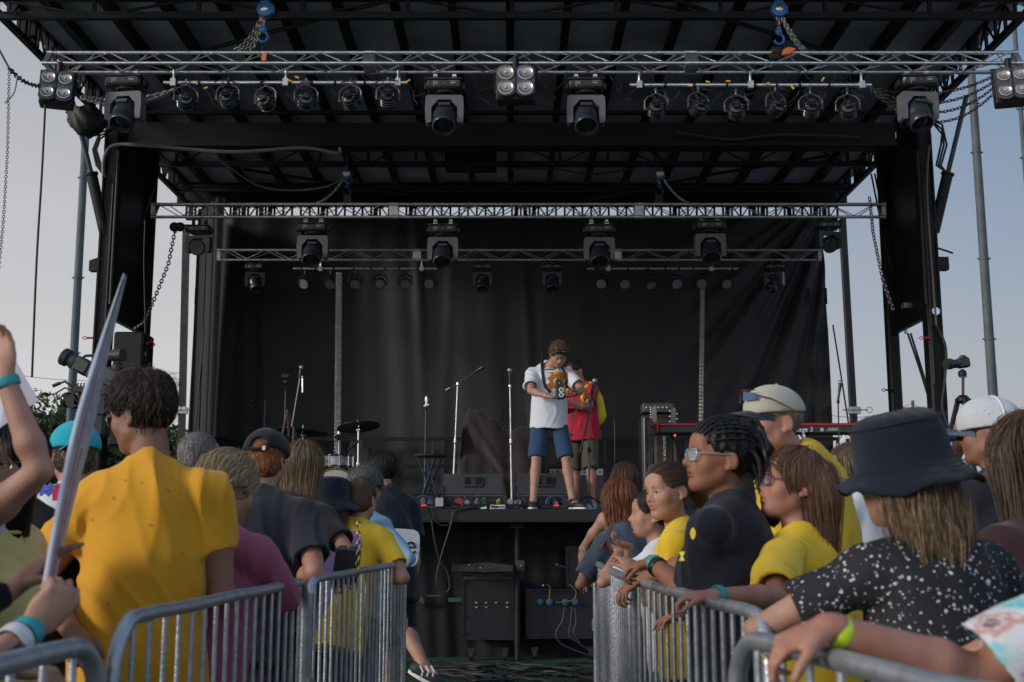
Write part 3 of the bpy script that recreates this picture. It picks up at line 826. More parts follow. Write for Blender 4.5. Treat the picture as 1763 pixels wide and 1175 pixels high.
M_REFL = mat('reflector', (0.42, 0.42, 0.42), .35, .85, .12, 30)
M_AMBER = mat('amber_chip', (0.95, 0.45, 0.05), .4, 0, 0)
def blinder(u, v, Y, w, h, rz, roll, label):
    c = at(u, v, Y)
    t = root('blinder_light', c, label, 'stage light', 'four lamp blinders')
    q = Matrix.Rotation(R(rz), 3, 'Z') @ Matrix.Rotation(R(-8), 3, 'X') @ Matrix.Rotation(R(roll), 3, 'Y')
    def L(x, y, z): return c + q @ Vector((x, y, z))
    m = MB(); m.bbox(L(0, .07, 0), (w * 1.04, .13, h * 1.03), .01, q); m.build('frame', M_PLASTIC, t)
    ax = q @ Vector((0, -1, 0))
    for sx in (-1, 1):
        m = MB(); 
        # rounded module
        pts = []; rr = w * .24; hh = h * .49
        for k in range(20):
            a = 2 * math.pi * k / 20; ex = rr * math.cos(a); ez = rr * math.sin(a)
            pts.append((math.copysign(min(abs(ex) * 1.25, rr), ex), ez + math.copysign(hh - rr, ez)))
        m.extrude(pts, L(sx * w * .255, 0, 0), q @ Vector((1, 0, 0)), q @ Vector((0, 0, 1)), q @ Vector((0, -.05, 0)))
        mod = m.build('lamp_module', M_GREYPLASTIC, t)
        for sz in (-1, 1):
            p = L(sx * w * .255, -.05, sz * h * .235); r = w * .185
            m = MB(); m.lathe(p, [(r * 1.12, 0), (r * 1.15, .012), (r, .014), (r * .8, -.002 + .006), (r * .4, .002), (r * .15, .001)], axis=ax, n=24); m.build('reflector', M_REFL, mod, smooth=True)
            m = MB(); m.ell(p + ax * .012, (r * .22, .008, r * .22), 10); m.build('lamp_chip', M_AMBER, mod, smooth=True)
    m = MB(); m.tube([L(-w * .53, .03, -h * .3), L(-w * .56, .03, h * .55), L(w * .56, .03, h * .55), L(w * .53, .03, -h * .3)], .01, 6); m.lathe(L(0, .05, h * .5), [(.03, 0), (.03, .12)], n=10)
    m.build('bracket', M_BLACKSTEEL, t, smooth=True)
blinder(98, 151, YF - .1, .283, .315, 14, 2, 'four lamp blinder at the far left end of the front truss')
blinder(888, 143, YF - .1, .352, .328, 0, 0, 'four lamp blinder at the middle of the front truss')
blinder(1742, 146, YF - .1, .283, .338, -12, -1, 'four lamp blinder cut by the right edge of the picture')

# dark folded tarp under the left end of the roof
vs = []; fs = []
for j in range(17):
    for i in range(25):
        a = math.pi * 2 * i / 24; f = j / 16
        rr = math.sin(math.pi * min(.98, f * .94 + .05)) ** .7
        p = at(118 + 66 * f + 2 * math.sin(i), 190 + 10 * f, 12.2)
        vs.append((p.x, p.y + .20 * rr * math.cos(a) + .02 * math.sin(i * 3), p.z - .05 + .20 * rr * math.sin(a) * (1.1 if math.sin(a) < 0 else .5) + .015 * math.sin(f * 20 + i * 2)))
for j in range(16):
    for i in range(24): fs.append([j * 25 + i, j * 25 + i + 1, (j + 1) * 25 + i + 1, (j + 1) * 25 + i])
o = make_obj('folded_tarp', vs, fs, mat('tarp', (0.013, 0.014, 0.016), .6, 0, .3, 10, .3, 30), smooth=True); tag(o, 'bunched black tarp hanging below the left end of the roof', 'tarp')

# chain hoists
def hoist(u, v, Y, uh, vh, vtop, bag_v, label, m_body, sc=1.0, pile=1):
    c = at(u, v, Y); t = root('chain_hoist', c, label, 'chain hoist', 'chain hoists holding the trusses')
    r = .075 * sc
    m = MB(); m.lathe(c - Vector((0, .05 * sc, 0)), [(r * .6, 0), (r, .01), (r * 1.02, .05 * sc), (r, .1 * sc), (r * .6, .11 * sc)], axis=(0, 1, 0), n=16); m.box(c + Vector((0, 0, r * .6)), (r * 1.1, .08 * sc, r * .9)); m.box(c + Vector((r * .95, 0, 0)), (r * .4, .05, r * 1.1)); m.build('housing', m_body, t, smooth=True)
    m = MB(); m.lathe(c - Vector((0, .062 * sc, 0)), [(r * .3, 0), (r * .5, .008), (r * .45, .012)], axis=(0, 1, 0), n=12); m.build('cover_cap', M_ALU, t, smooth=True)
    top = at(u, vtop, Y)
    m = MB(); m.tube([c + Vector((0, 0, r)), top], .012, 6); m.build('top_hook', m_body, t, smooth=True)
    hk = at(uh, vh, Y)
    m = MB(); m.chain([c - Vector((0, 0, r)), hk + Vector((0, 0, .05))], .05, .006); m.chain([c - Vector((.02, .02, r)), hk + Vector((.02, .02, .05))], .05, .006); m.build('load_chain', M_CHAIN, t)
    m = MB(); m.ell(hk + Vector((0, 0, .03)), (.035 * sc, .025, .04 * sc), 10); m.tube([hk + Vector((.045 * math.sin(a), 0, -.045 + .05 * math.cos(a))) for a in [x * .5 for x in range(0, 10)]], .012 * sc, 6); m.build('bottom_hook', m_body, t, smooth=True)
    p = at(uh, bag_v, Y + .1)
    m = MB(); m.tube([hk - Vector((0, 0, .08)), p], .012, 6); m.build('sling', mat('round_sling', (0.10, 0.03, 0.03), .8), t, smooth=True)
    return c
YH = YF + .12
c = hoist(457, 18, YH, 453, 56, -25, 96, 'blue chain hoist above the left part of the front truss', M_BLUEHOIST)
m = MB()
for k in range(4): m.chain(sag(c + Vector((-.03 + .01 * k, .0, -.05)), at(404 + 5 * k, 86, YH + .1), .06 + .03 * k, 8), .045, .0055)
solo('hand_chain', m, M_CHAIN, 'loose silver chain hanging down left from the left blue hoist', 'chain', smooth=False)
m = MB(); m.extrude([(0, 0), (.04, .0), (.045, .07), (.005, .07)], at(450, 104, YH - .15), (1, 0, 0), (0, 0, 1), (0, .02, 0)); solo('orange_tag', m, M_ORANGE, 'small orange tag on the front truss below the left blue hoist', 'tag', smooth=False)
c = hoist(1340, 18, YH, 1341, 60, -25, 92, 'blue chain hoist above the right part of the front truss', M_BLUEHOIST)
m = MB()
for k in range(3): m.chain(sag(c + Vector((.03, .0, -.05 - .02 * k)), at(1390 + 6 * k, 88, YH + .1), .04 + .04 * k, 8), .045, .0055)
solo('hand_chain', m, M_CHAIN, 'loose silver chain hanging down right from the right blue hoist', 'chain', smooth=False)
m = MB(); m.ell(at(1338, 90, YH), (.085, .06, .07), 10); m.ell(at(1334, 97, YH - .02), (.06, .05, .05), 8); solo('rigging_strap', m, M_RUBBER, 'black strap bunched round the truss below the right blue hoist', 'strap')
m = MB(); m.extrude([(0, 0), (.07, .01), (.13, .06), (.06, .075), (.01, .05)], at(1347, 94, YH - .08), (1, 0, 0), (0, 0, 1), (0, .04, 0)); solo('orange_tag', m, M_ORANGE, 'orange flag tied beside the black strap on the right of the front truss', 'tag', smooth=False)
M_DKBLUE = mat('dark_blue_hoist', (0.03, 0.06, 0.16), .5, .1, .2)
for u, nm in ((598, 'left'), (1135, 'right')):
    c = hoist(u, 303, YM + .1, u + (0), 325, 268, 352, 'dark hoist with a white label above the %s part of the middle truss' % nm, M_DKBLUE, .8)
    m = MB(); m.box(c + Vector((0, -.09, 0)), (.085, .01, .045)); solo('hoist_label', m, M_WHITE, 'small white plate on the dark hoist at the %s' % nm, 'label', smooth=False)
    m = MB(); m.extrude([(-.07, 0), (.07, 0), (.03, .14), (-.03, .14)], at(u, 355, YM), (1, 0, 0), (0, 0, 1), (0, .05, 0)); solo('chain_bag', m, M_RUBBER, 'small black cone shaped bag below the dark hoist at the %s' % nm, 'bag', smooth=False)
    m = MB(); sgn = -1 if u < 800 else 1
    for k in range(3): m.chain(sag(c + Vector((sgn * .04, 0, -.03)), at(u + sgn * (50 + 8 * k), 352, YM + .25), .05 + .02 * k, 6), .045, .005)
    solo('hand_chain', m, M_ALUDULL, 'dull chains slanting down from the dark hoist at the %s' % nm, 'chain', smooth=False)
    m = MB(); m.tube([at(u, 245, YM + .1), at(u - 10, 262, YM + .1), at(u + 4, 275, YM + .1)], [.07, .04, .01], 7); solo('green_sling', m, mat('green_sling', (0.01, 0.05, 0.025), .9), 'dark green sling holding the hoist at the %s' % nm, 'sling')

# free hanging chains in front of the backdrop
for u0, u1, vt, vb, lab in ((579, 587, 470, 888, 'bundle of grey hoist chains hanging behind the drum kit'), (1206, 1211, 498, 888, 'pair of grey hoist chains hanging right of the amplifier')):
    m = MB(); n = 4 if u0 < 800 else 3
    for k in range(n):
        u = u0 + (u1 - u0) * k / (n - 1); a = at(u + 1, vt, YB - .1); b = at(u - 3, vb - 8, YB - .1); b.z = DZ + .03; m.chain([a, b], .034, .0036, .62)
    solo('hoist_chain', m, M_ALUDULL, lab, 'chain', 'chains hanging to the stage floor', smooth=False)
# chains and cables outside
m = MB(); m.chain([at(16, 118, 9.5), at(13, 260, 9.5), at(6, 380, 9.5), at(-8, 520, 9.5)], .030, .0036, .7); m.chain(sag(at(16, 118, 9.5), at(74, 148, 10.2), .05, 5), .05, .0075, .7); m.tube([at(-10, 70, 9.5), at(16, 118, 9.5)], .01, 5)
solo('safety_chain', m, mat('green_chain', (0.06, 0.09, 0.10), .5, .5, .2), 'dark chain hanging at the far left edge of the sky', 'chain', smooth=False)
m = MB(); m.chain([at(302, 395, YM), at(290, 455, YM), at(262, 525, 13.5), at(247, 556, 13.2), at(232, 566, 13.0)], .055, .008, .7); solo('brace_chain', m, M_CHAIN, 'chain slanting from the middle truss down to the foot of the left tower', 'chain', smooth=False)
m = MB()
for dx in (0, 5): m.ell(at(300 + dx * 2, 391, YM - .05), (.06, .05, .06), 10)
solo('chain_pulley', m, M_BLACKSTEEL, 'round black pulley at the left end of the middle truss', 'pulley')
m = MB(); m.chain([at(1497, 340, YM), at(1503, 400, YM), at(1519, 480, 13.7), at(1538, 535, 13.8)], .055, .008, .7); solo('brace_chain', m, M_CHAIN, 'chain slanting from the middle truss to the right tower', 'chain', smooth=False)
m = MB()
for k in range(4): m.chain(sag(at(1500, 150 + 2 * k, YF + .3), at(1710, 132 + 10 * k, YF + .4), .12 + .06 * k, 12), .05, .006)
solo('slack_chain', m, mat('green_chain2', (0.10, 0.10, 0.09), .5, .6, .2), 'slack chains drooping between the right par cans and the roof edge', 'chain', smooth=False)
m = MB()
for k in range(2): m.chain(sag(at(140, 166 + 3 * k, YF + .3), at(300, 155, YF + .4), .06 + .05 * k, 12), .05, .007)
solo('slack_chain', m, M_ALUDULL, 'slack chain running from the left blinder behind the big light', 'chain', smooth=False)
def cab(name, pts, r, label, m=M_RUBBER):
    P = [Vector(p) for p in pts]
    out = [P[0]]
    for i in range(len(P) - 1):
        p0, p1, p2, p3 = P[max(i - 1, 0)], P[i], P[i + 1], P[min(i + 2, len(P) - 1)]
        for k in range(1, 7):
            t = k / 6; out.append(.5 * ((2 * p1) + (-p0 + p2) * t + (2 * p0 - 5 * p1 + 4 * p2 - p3) * t * t + (-p0 + 3 * p1 - 3 * p2 + p3) * t ** 3))
    mb = MB(); mb.tube(out, r, 6); return solo(name, mb, m, label, 'cable', 'loose cables')
cab('cable', [at(78, 180, 10.2), at(72, 300, 10.2), at(63, 450, 10.2), at(55, 650, 10.2)], .010, 'thin cable hanging from the left blinder down the open sky')
cab('cable', [at(30, 130, 9.6), at(24, 160, 9.6), at(8, 178, 9.6)], .007, 'pale blue cord end by the chain at the far left', mat('blue_cord', (0.2, 0.35, 0.5), .6))
cab('cable', [at(250, 380, 12.9), at(248, 450, 12.9), at(250, 560, 12.9), at(247, 640, 12.9)], .008, 'thin cable along the inner edge of the left tower')
cab('cable', [at(178, 305, 12.7), at(180, 270, 12.7), at(200, 250, 12.7), at(260, 252, 12.6), at(400, 262, 12.6), at(520, 255, 12.6), at(580, 264, 12.6), at(585, 255, 12.6)], .02, 'thick grey cable sagging along the header beam at the left', mat('grey_cable', (0.10, 0.11, 0.12), .5))
cab('cable', [at(370, 270, 13), at(440, 318, 13.4), at(500, 328, 13.5), at(560, 322, 13.5), at(596, 305, 13.6)], .012, 'cable sagging towards the left dark hoist', mat('grey_cable', (0.10, 0.11, 0.12), .5))
cab('cable', [at(880, 290, 13.2), at(960, 292, 13.2), at(1010, 300, 13.2), at(1060, 296, 13.2), at(1100, 288, 13.2)], .012, 'pair of dark cables under the centre of the roof')
cab('cable', [at(1165, 228, 12.8), at(1260, 240, 12.8), at(1340, 232, 12.8), at(1480, 236, 12.8)], .012, 'brown cable sagging along the header beam at the right', mat('brown_cable', (0.06, 0.045, 0.035), .6))
cab('cable', [at(1245, 388, YM + .2), at(1290, 405, YM + .2), at(1350, 400, YM + .2), at(1410, 385, YM + .2)], .008, 'cable strung between the two lights at the right end of the middle truss')
cab('cable', [at(1600, 250, 12.7), at(1596, 330, 12.7), at(1606, 480, 12.7), at(1612, 560, 12.7)], .012, 'pale cable running down the right tower', mat('tan_cable', (0.13, 0.10, 0.08), .6))
cab('cable', [at(1612, 560, 12.8), at(1628, 600, 12.8), at(1626, 660, 12.8), at(1622, 700, 12.8), at(1634, 740, 12.8)], .016, 'dark cable loop hanging beside the foot of the right tower')
for k in range(2): cab('stay_cable', [at(1563 + 5 * k, 575, 14), at(1588 + 3 * k, 650, 13.6), at(1607, 715, 13.1)], .014, ['left', 'right'][k] + ' one of two stay cables crossing below the right tower panel')
for k in range(2): cab('stay_cable', [at(1500 + 6 * k, 300, 14.5), at(1516 + 6 * k, 380, 14.2), at(1535 + 3 * k, 470, 14.0)], .012, ['outer', 'inner'][k] + ' stay cable running down behind the top of the right tower')
cab('stay_cable', [at(1434, 560, 16.9), at(1450, 660, 16.9), at(1464, 750, 16.9)], .012, 'stay cable slanting down from the right edge of the backdrop')
cab('stay_cable', [at(270, 315, 13.4), at(256, 350, 13.4), at(246, 385, 13.4)], .014, 'thin brace beside the top of the left tower')
cab('stay_cable', [at(352, 560, 16), at(340, 700, 16), at(334, 760, 16)], .010, 'thin line hanging in front of the left side curtain')
# drooping leads along the front truss
rgc = random.Random(5)
spans = [(296, 340), (345, 415), (420, 475), (480, 540), (545, 615), (620, 700), (700, 735), (800, 860), (925, 975), (1050, 1100), (1110, 1175), (1180, 1250), (1255, 1310), (1315, 1380), (1385, 1440), (1445, 1500)]
for k, (u0, u1) in enumerate(spans):
    d = rgc.uniform(.08, .24); v = 126 + rgc.uniform(0, 16)
    pts = sag(at(u0, v, YF + .2), at(u1, v + rgc.uniform(-4, 10), YF + .15), d, 12, side=.02)
    mb = MB(); mb.tube(pts, .007, 5)
    mb.tube(sag(at(u0 + 12, v - 8, YF + .22), at(u1 - 18, v + 40, YF + .05), d * .5, 8, side=.015), .0055, 5)
    o = solo('light_lead', mb, M_RUBBER, '%s loop of black lead from the left under the front truss' % (['first', 'second', 'third', 'fourth', 'fifth', 'sixth', 'seventh', 'eighth', 'ninth', 'tenth', 'eleventh', 'twelfth', 'thirteenth', 'fourteenth', 'fifteenth', 'sixteenth'][k]), 'cable', 'leads looped under the front truss')
m = MB()
for k, (u, v) in enumerate([(336, 140), (351, 153), (495, 138), (508, 132), (700, 142), (1185, 148), (1215, 140), (1250, 140), (1318, 146), (1362, 148), (1415, 140)]):
    p = at(u, v, YF + .08); a = rgc.uniform(-1, 1); m.tube([p, p + Vector((.04 * math.cos(a), 0, .04 * math.sin(a)))], .009, 6)
solo('orange_connector', m, M_AMBER, 'small orange plug collars scattered along the two front lamp pipes', 'connector', kind='stuff')
# ------------------------------------------------------------------ crowd barricades
def arc_pts(c, r, a0, a1, ex, ez, n=7):
    return [c + ex * (r * math.cos(a0 + (a1 - a0) * k / n)) + ez * (r * math.sin(a0 + (a1 - a0) * k / n)) for k in range(n + 1)]
def barricade(a, b, label, nb=None, zt=1.115, r=.0162, foot=True):
    a = Vector((a[0] * .84, a[1] * .84, 0)); b = Vector((b[0] * .84, b[1] * .84, 0)); L = (b - a).length; ex = (b - a).normalized(); ez = Vector((0, 0, 1))
    t = root('barricade', (a + b) / 2, label, 'barricade', 'steel crowd barricades')
    rc = .11; zb = .20
    def P(s, z): return a + ex * s + ez * z
    loop = [P(0, zb + rc)] + [P(0, zt - rc)] + arc_pts(P(rc, zt - rc), rc, math.pi, math.pi / 2, ex, ez)[1:] + [P(L * k / 8, zt + .002 * math.sin(k * 2.1)) for k in range(1, 8)] + arc_pts(P(L - rc, zt - rc), rc, math.pi / 2, 0, ex, ez) + [P(L, zb + rc)] + arc_pts(P(L - rc, zb + rc), rc, 0, -math.pi / 2, ex, ez)[1:] + arc_pts(P(rc, zb + rc), rc, -math.pi / 2, -math.pi, ex, ez)[:-1]
    m = MB(); m.tube(loop, r, 14, closed=True); m.build('frame', M_GALV, t, smooth=True)
    nb = nb or int(L / .102)
    rg = random.Random(int(L * 1000) + int(a.x * 100))
    for k in range(1, nb):
        s = L * k / nb; j = rg.uniform(-.004, .004)
        m = MB(); m.tube([P(s + j, zb), P(s, zt)], .0066, 8); m.build('bar', M_GALV2, t, smooth=True)
    pr = Vector((ex.y, -ex.x, 0))
    for s in (.28, L - .28):
        m = MB(); m.tube([P(s, zb) + pr * -.02, P(s, .05), P(s, .02) + pr * .32], .012, 6); m.tube([P(s, zb), P(s, .05), P(s, .02) - pr * .32], .012, 6); m.build('foot', M_GALV, t, smooth=True)
    m = MB(); m.lathe(P(L + .025, .78) - Vector((0, 0, .03)), [(.022, 0), (.022, .06)], n=10); m.lathe(P(-.02, .72), [(.014, 0), (.014, .02)], axis=-pr if a.x > 0 else pr, n=10)
    m.box(P(-.024, .72), (.02, .02, .08)); m.build('hook', M_GALV, t, smooth=True)
    return t
barricade((-.90, .35), (-.82, 2.38), 'nearest barricade at the lower left corner, its rounded end beside the big yellow shirt')
barricade((-.97, 2.92), (-.89, 5.12), 'long barricade left of the aisle, under the arms of the pink shirt')
barricade((-.895, 5.22), (-.72, 7.9), 'furthest barricade left of the aisle, in front of the yellow and black shirts')
barricade((.84, .45), (.47, 2.52), 'nearest barricade at the lower right corner under the hand with the lime wristband')
barricade((.655, 3.05), (.53, 5.15), 'barricade right of the aisle under the arms of the woman with braids')
barricade((.525, 5.25), (.55, 7.8), 'furthest barricade right of the aisle, in front of the girl with the phone')
M_STEELPOST = mat('bright_post', (0.5, 0.52, 0.54), .3, .85, .15, 10)
m = MB(); m.bar((-.745, 4.335, .05), (-.745, 4.335, 1.07), .04, .028)
m.lathe((-.73, 4.31, .76), [(.016, 0), (.016, .02)], axis=(1, -1, 0), n=10)
solo('joining_post', m, M_STEELPOST, 'flat steel post joining the two long barricades left of the aisle', 'post')

# ------------------------------------------------------------------ stage gear
def mic(m, p, ax, r=.024):
    ax = Vector(ax).normalized()
    m.lathe(p, [(.006, -.16), (.011, -.15), (.017, -.03), (.020, -.01)], axis=ax, n=12)
def micstand(u, vbase_Y, vtop, label, boom=None, lean=0, name='microphone_stand', micat=None, chromeish=False, tri=True, mics=True):
    """upright at pixel u reaching vtop; boom = (u0,v0,u1,v1)"""
    Y = vbase_Y
    top = at(u, vtop, Y); base = Vector((top.x + lean, Y, DZ))
    t = root(name, base, label, 'microphone stand', 'microphone stands')
    mt = M_CHROME if chromeish else M_BLACKSTEEL
    h = top.z - DZ
    m = MB(); m.tube([base + Vector((0, 0, .05)), base.lerp(top, .55)], .011, 8); m.tube([base.lerp(top, .53), top], .008, 8)
    m.build('pole', M_ALUDULL if chromeish else mat('stand_black', (0.05, 0.055, 0.062), .4, .5, .2), t, smooth=True)
    m = MB(); m.lathe(base.lerp(top, .52), [(.015, 0), (.018, .02), (.015, .06)], n=10); m.tube([base.lerp(top, .54), base.lerp(top, .54) + Vector((.04, -.01, 0))], .008, 6); 
    m.build('clutch', mt, t, smooth=True)
    m = MB(); m.lathe(top - Vector((0, 0, .03)), [(.014, 0), (.018, .015), (.012, .04)], n=10); m.build('collar', mt, t, smooth=True)
    if tri:
        for k in range(3):
            a = R(100 + 120 * k + u)
            m = MB(); m.tube([base + Vector((0, 0, .14)), base + Vector((math.cos(a) * .28, math.sin(a) * .28, .012))], .008, 6); m.build('leg', mt, t, smooth=True)
    else:
        m = MB(); m.lathe(base, [(.13, .002), (.13, .02), (.03, .03)], n=20); m.build('round_base', mt, t, smooth=True)
    if boom:
        a, b = at(boom[0], boom[1], Y + .1), at(boom[2], boom[3], Y - .1)
        m = MB(); m.tube([a, b], .007, 7); m.lathe(a, [(.015, -.03), (.015, .03)], axis=b - a, n=10); m.build('boom_arm', mt, t, smooth=True)
        if mics:
            ax = (b - a).normalized()
            m = MB(); m.lathe(b, [(.010, -.02), (.017, .02), (.022, .12), (.014, .135)], axis=ax, n=12); m.build('microphone', M_PLASTIC, t, smooth=True)
    elif mics:
        mp = at(*micat, Y) if micat else top + Vector((.0, -.05, .04)); ax = (mp - top).normalized()
        m = MB(); m.lathe(top, [(.012, 0), (.014, .05)], axis=ax, n=8); m.lathe(mp, [(.009, -.17), (.012, -.15), (.020, -.025)], axis=ax, n=12)
        mb = m.build('microphone', M_PLASTIC, t, smooth=True)
        m = MB(); m.ell(mp, .028, 12); m.lathe(mp, [(.0285, -.004), (.0285, .004)], axis=ax, n=12); m.build('grille', mat('mic_grille', (0.30, 0.34, 0.38), .35, .7, .2, 200, .3, 300), mb, smooth=True)
    return t
micstand(506, 13.2, 715, 'tall microphone stand with a pale round microphone above the black cap man', micat=(519, 633))
m = MB(); m.tube([at(503, 735, 13.15), at(517, 652, 13.15)], .014, 8); solo('microphone_boom', m, M_PLASTIC, 'dark blue slanted boom under the pale round microphone at the left', 'boom')
micstand(457, 13.6, 685, 'thin microphone stand with a long flat boom, leftmost on the stage', boom=(437, 691, 512, 660), mics=False)
m = MB(); m.tube([at(521, 650, 13.5), at(521, 676, 13.5)], .011, 8); m.ell(at(521, 650, 13.5), .02, 8); solo('pencil_microphone', m, M_ALU, 'slim silver microphone hanging beside the left boom', 'microphone')
t = micstand(492, 14.2, 668, 'dark stand with a small camera on top behind the left microphones', mics=False)
m = MB(); c = at(492, 648, 14.2); m.bbox(c, (.10, .07, .06), .01); m.bbox(c - Vector((0, 0, .07)), (.06, .05, .05), .01); solo('action_camera', m, M_PLASTIC, 'small black camera on the stand behind the left microphones', 'camera')
m = MB()
for k in range(3): m.tube([at(496, 706, 14.0), at(486 + 12 * k, 752, 14.0)], .02, 6)
solo('folded_light_tripod', m, mat('red_black', (0.10, 0.015, 0.02), .5, 0, .6, 40, color2=(.01, .01, .01)), 'folded tripod with red joints behind the ginger man', 'tripod')
micstand(788, 12.9, 660, 'microphone stand with a straight boom to the right, beside the brown cloth', boom=(772, 670, 818, 641), lean=-.05, chromeish=True)
micstand(878, 12.2, 664, 'upright microphone stand with a round silver microphone left of the man in white', micat=(878, 638), lean=.02, chromeish=True, tri=False)
micstand(733, 13.4, 702, 'short thin stand with a bright metal clip on top behind the small stool', mics=False, tri=False)
m = MB(); c = at(734, 692, 13.4); m.lathe(c - Vector((0, 0, .07)), [(.012, 0), (.02, .03), (.012, .06), (.022, .09), (.008, .14)], n=10); m.bar(c + Vector((-.03, 0, -.05)), c + Vector((.03, 0, -.03)), .012); solo('stand_clip', m, M_CHROME, 'bright chrome clip on the short stand behind the stool', 'clip')
micstand(1015, 11.95, 690, 'black microphone stand in front of the man in the red shirt', micat=(1024, 656), lean=-.02)
m = MB(); m.tube([at(1021, 672, 11.9), at(1015, 705, 11.9), at(1001, 772, 11.9)], .010, 8); m.lathe(at(1001, 772, 11.9), [(.016, -.02), (.016, .05)], axis=(-.2, 0, -1), n=10); solo('microphone_boom', m, M_BLACKSTEEL, 'black boom hanging down left from the stand before the red shirt', 'boom')
t = micstand(1058, 14.4, 722, 'low dark stand with a flat bar on top behind the yellow backpack', mics=False)
m = MB(); m.bar(at(1046, 717, 14.4), at(1078, 717, 14.4), .03, .03); solo('mounting_bar', m, M_BLACKSTEEL, 'flat black bar on the low stand right of the yellow backpack', 'bar')
micstand(1443, 12.6, 690, 'microphone stand at the far right against the sky, by the keyboard', micat=(1447, 659), lean=-.03)

def foldstool():
    Y = 12.35; c = at(741, 783, Y)
    t = root('folding_table', (c.x, Y, DZ), 'small round black table on crossed legs beside the left wedge monitor', 'table')
    m = MB(); m.lathe(c - Vector((0, 0, .03)), [(.14, 0), (.175, .006), (.18, .02), (.175, .03), (0, .032)], n=28); m.build('table_top', M_PLASTIC, t, smooth=True)
    for k, (dx0, dy0, dx1, dy1) in enumerate([(-.13, -.08, .1, .1), (.13, -.08, -.1, .1), (-.05, -.12, .14, .1), (.06, -.12, -.14, .1)]):
        m = MB(); m.bar((c.x + dx0, Y + dy0, c.z - .03), (c.x + dx1 * .9, Y + dy1, DZ + .01), .022, .012); m.build('leg', mat('leg_blue', (0.05, 0.075, 0.10), .4, .4, .2), t)
    m = MB(); m.tube([c + Vector((-.2, 0, -.42)), c + Vector((.2, 0, -.42))], .008, 6); m.build('spreader', M_BLACKSTEEL, t)
    m = MB(); m.tube([at(722, 783, Y), at(716, 778, Y), at(709, 779, Y)], .008, 6); m.ell(at(724, 781, Y), .018, 8); m.tube([at(744, 783, Y), at(746, 779, Y)], .012, 6); m.build('knob', M_BLACKSTEEL, t, smooth=True)
foldstool()

def wedge(u0, u1, v0, v1, Y, label):
    a, b = at(u0, v1, Y), at(u1, v0, Y); w = b.x - a.x; c = Vector(((a.x + b.x) / 2, Y, DZ)); h = b.z - DZ
    t = root('wedge_monitor', c, label, 'stage monitor', 'wedge monitors')
    m = MB(); prof = [(0.12, .02), (0, .14), (0, h), (.42, .16), (.46, .02)]
    zb = a.z - DZ
    prof = [(.06, .02), (0.0, zb), (.02, h), (.30, h - .02), (.50, .05)]
    m.extrude(prof, c + Vector((-w / 2, 0, 0)), (0, 1, 0), (0, 0, 1), (w, 0, 0)); m.build('cabinet', mat('monitor_paint', (0.026, 0.028, 0.034), .55, 0, .15, 10, .5, 160), t)
    zc = (zb + h) / 2 + .03
    m = MB(); m.bbox(c + Vector((0, .0, zc - .01)), (w * .34, .018, (h - zb) * .5), .006); m.build('handle_plate', M_PLASTIC, t)
    for sx in (-1, 1):
        m = MB(); m.bbox(c + Vector((sx * w * .09, -.004, zc)), (w * .10, .03, (h - zb) * .34), .008); m.build('handle_hole_shade', mat('hole_shade_black', (0.002, 0.002, 0.002), .9, 0, 0), t)  # solid block, no opening: the shade inside the handle is its near-black colour
    m = MB(); m.box(c + Vector((0, .02, zb - .012)), (w * 1.01, .03, .02)); m.build('lower_edge', mat('edge_wear', (0.09, 0.09, 0.095), .5, .2, .3, 20), t)
    for s in (-1, 1):
        m = MB(); m.box(c + Vector((s * (w / 2 + .004), .14, .15)), (.012, .3, .2)); m.build('side_cheek', M_PLASTIC, t)
    return t
wedge(763, 865, 816, 851, 12.2, 'black wedge monitor lying between the small table and the upright microphone stand')
wedge(886, 985, 815, 851, 12.2, 'black wedge monitor lying behind the legs of the man in white')

# brown cloth over an instrument
def cover():
    cx = at(850, 780, 13.3); vs = []; fs = []
    N, J = 110, 34
    outline = [(790, 790), (795, 722), (806, 706), (822, 706), (845, 722), (862, 736), (884, 742), (905, 735), (922, 730), (934, 760)]
    def ztop(u):
        for k in range(len(outline) - 1):
            if outline[k][0] <= u <= outline[k + 1][0]:
                f = (u - outline[k][0]) / (outline[k + 1][0] - outline[k][0]); f = f * f * (3 - 2 * f) if k else f
                return outline[k][1] * (1 - f) + outline[k + 1][1] * f
        return outline[-1][1]
    for j in range(J + 1):
        f = j / J
        for i in range(N + 1):
            s = i / N; u = 790 + 144 * s
            zt = at(u, ztop(u), 13.3).z
            X = at(u, 800, 13.3).x
            z = DZ + (zt - DZ) * min(1, f / .82)
            back = max(0, (f - .82) / .18)
            y = 13.25 - .16 * (1 - f) + .30 * back + .024 * math.sin(X * 15 + f * 4 + 2 * math.sin(X * 6)) * (1.1 - f) + .006 * math.sin(X * 41 + 6 * f) * (1 - f) + .028 * math.sin((X * 2.2 + f * 3) * 3.2)
            y += .04 * math.exp(-((f - .6 + .45 * s) / .05) ** 2) - .05 * math.exp(-((f - .75 + .6 * s) / .06) ** 2) + .035 * math.exp(-((f - .5 + .2 * s) / .04) ** 2)
            z += .01 * math.sin(X * 20)
            vs.append((X + .02 * math.sin(f * 9 + i * .12), y, z - .06 * back))
    for j in range(J):
        for i in range(N):
            a = j * (N + 1) + i; fs.append([a, a + 1, a + N + 2, a + N + 1])
    t = root('covered_keyboard', (cx.x, 13.3, DZ), 'instrument draped with a dark brown cloth behind the boom microphone', 'covered instrument')
    make_obj('cloth_cover', vs, fs, mat('brown_cloth', (0.027, 0.018, 0.020), .9, 0, .15, 6, .3, 180, sheen=.2), t, smooth=True)
    m = MB(); a, b = at(815, 716, 13.5), at(925, 745, 13.5); m.bbox(Vector(((a.x + b.x) / 2, 13.55, DZ + .4)), (b.x - a.x - .1, .3, .6), .02); m.build('instrument_body', M_PLASTIC, t)
cover()

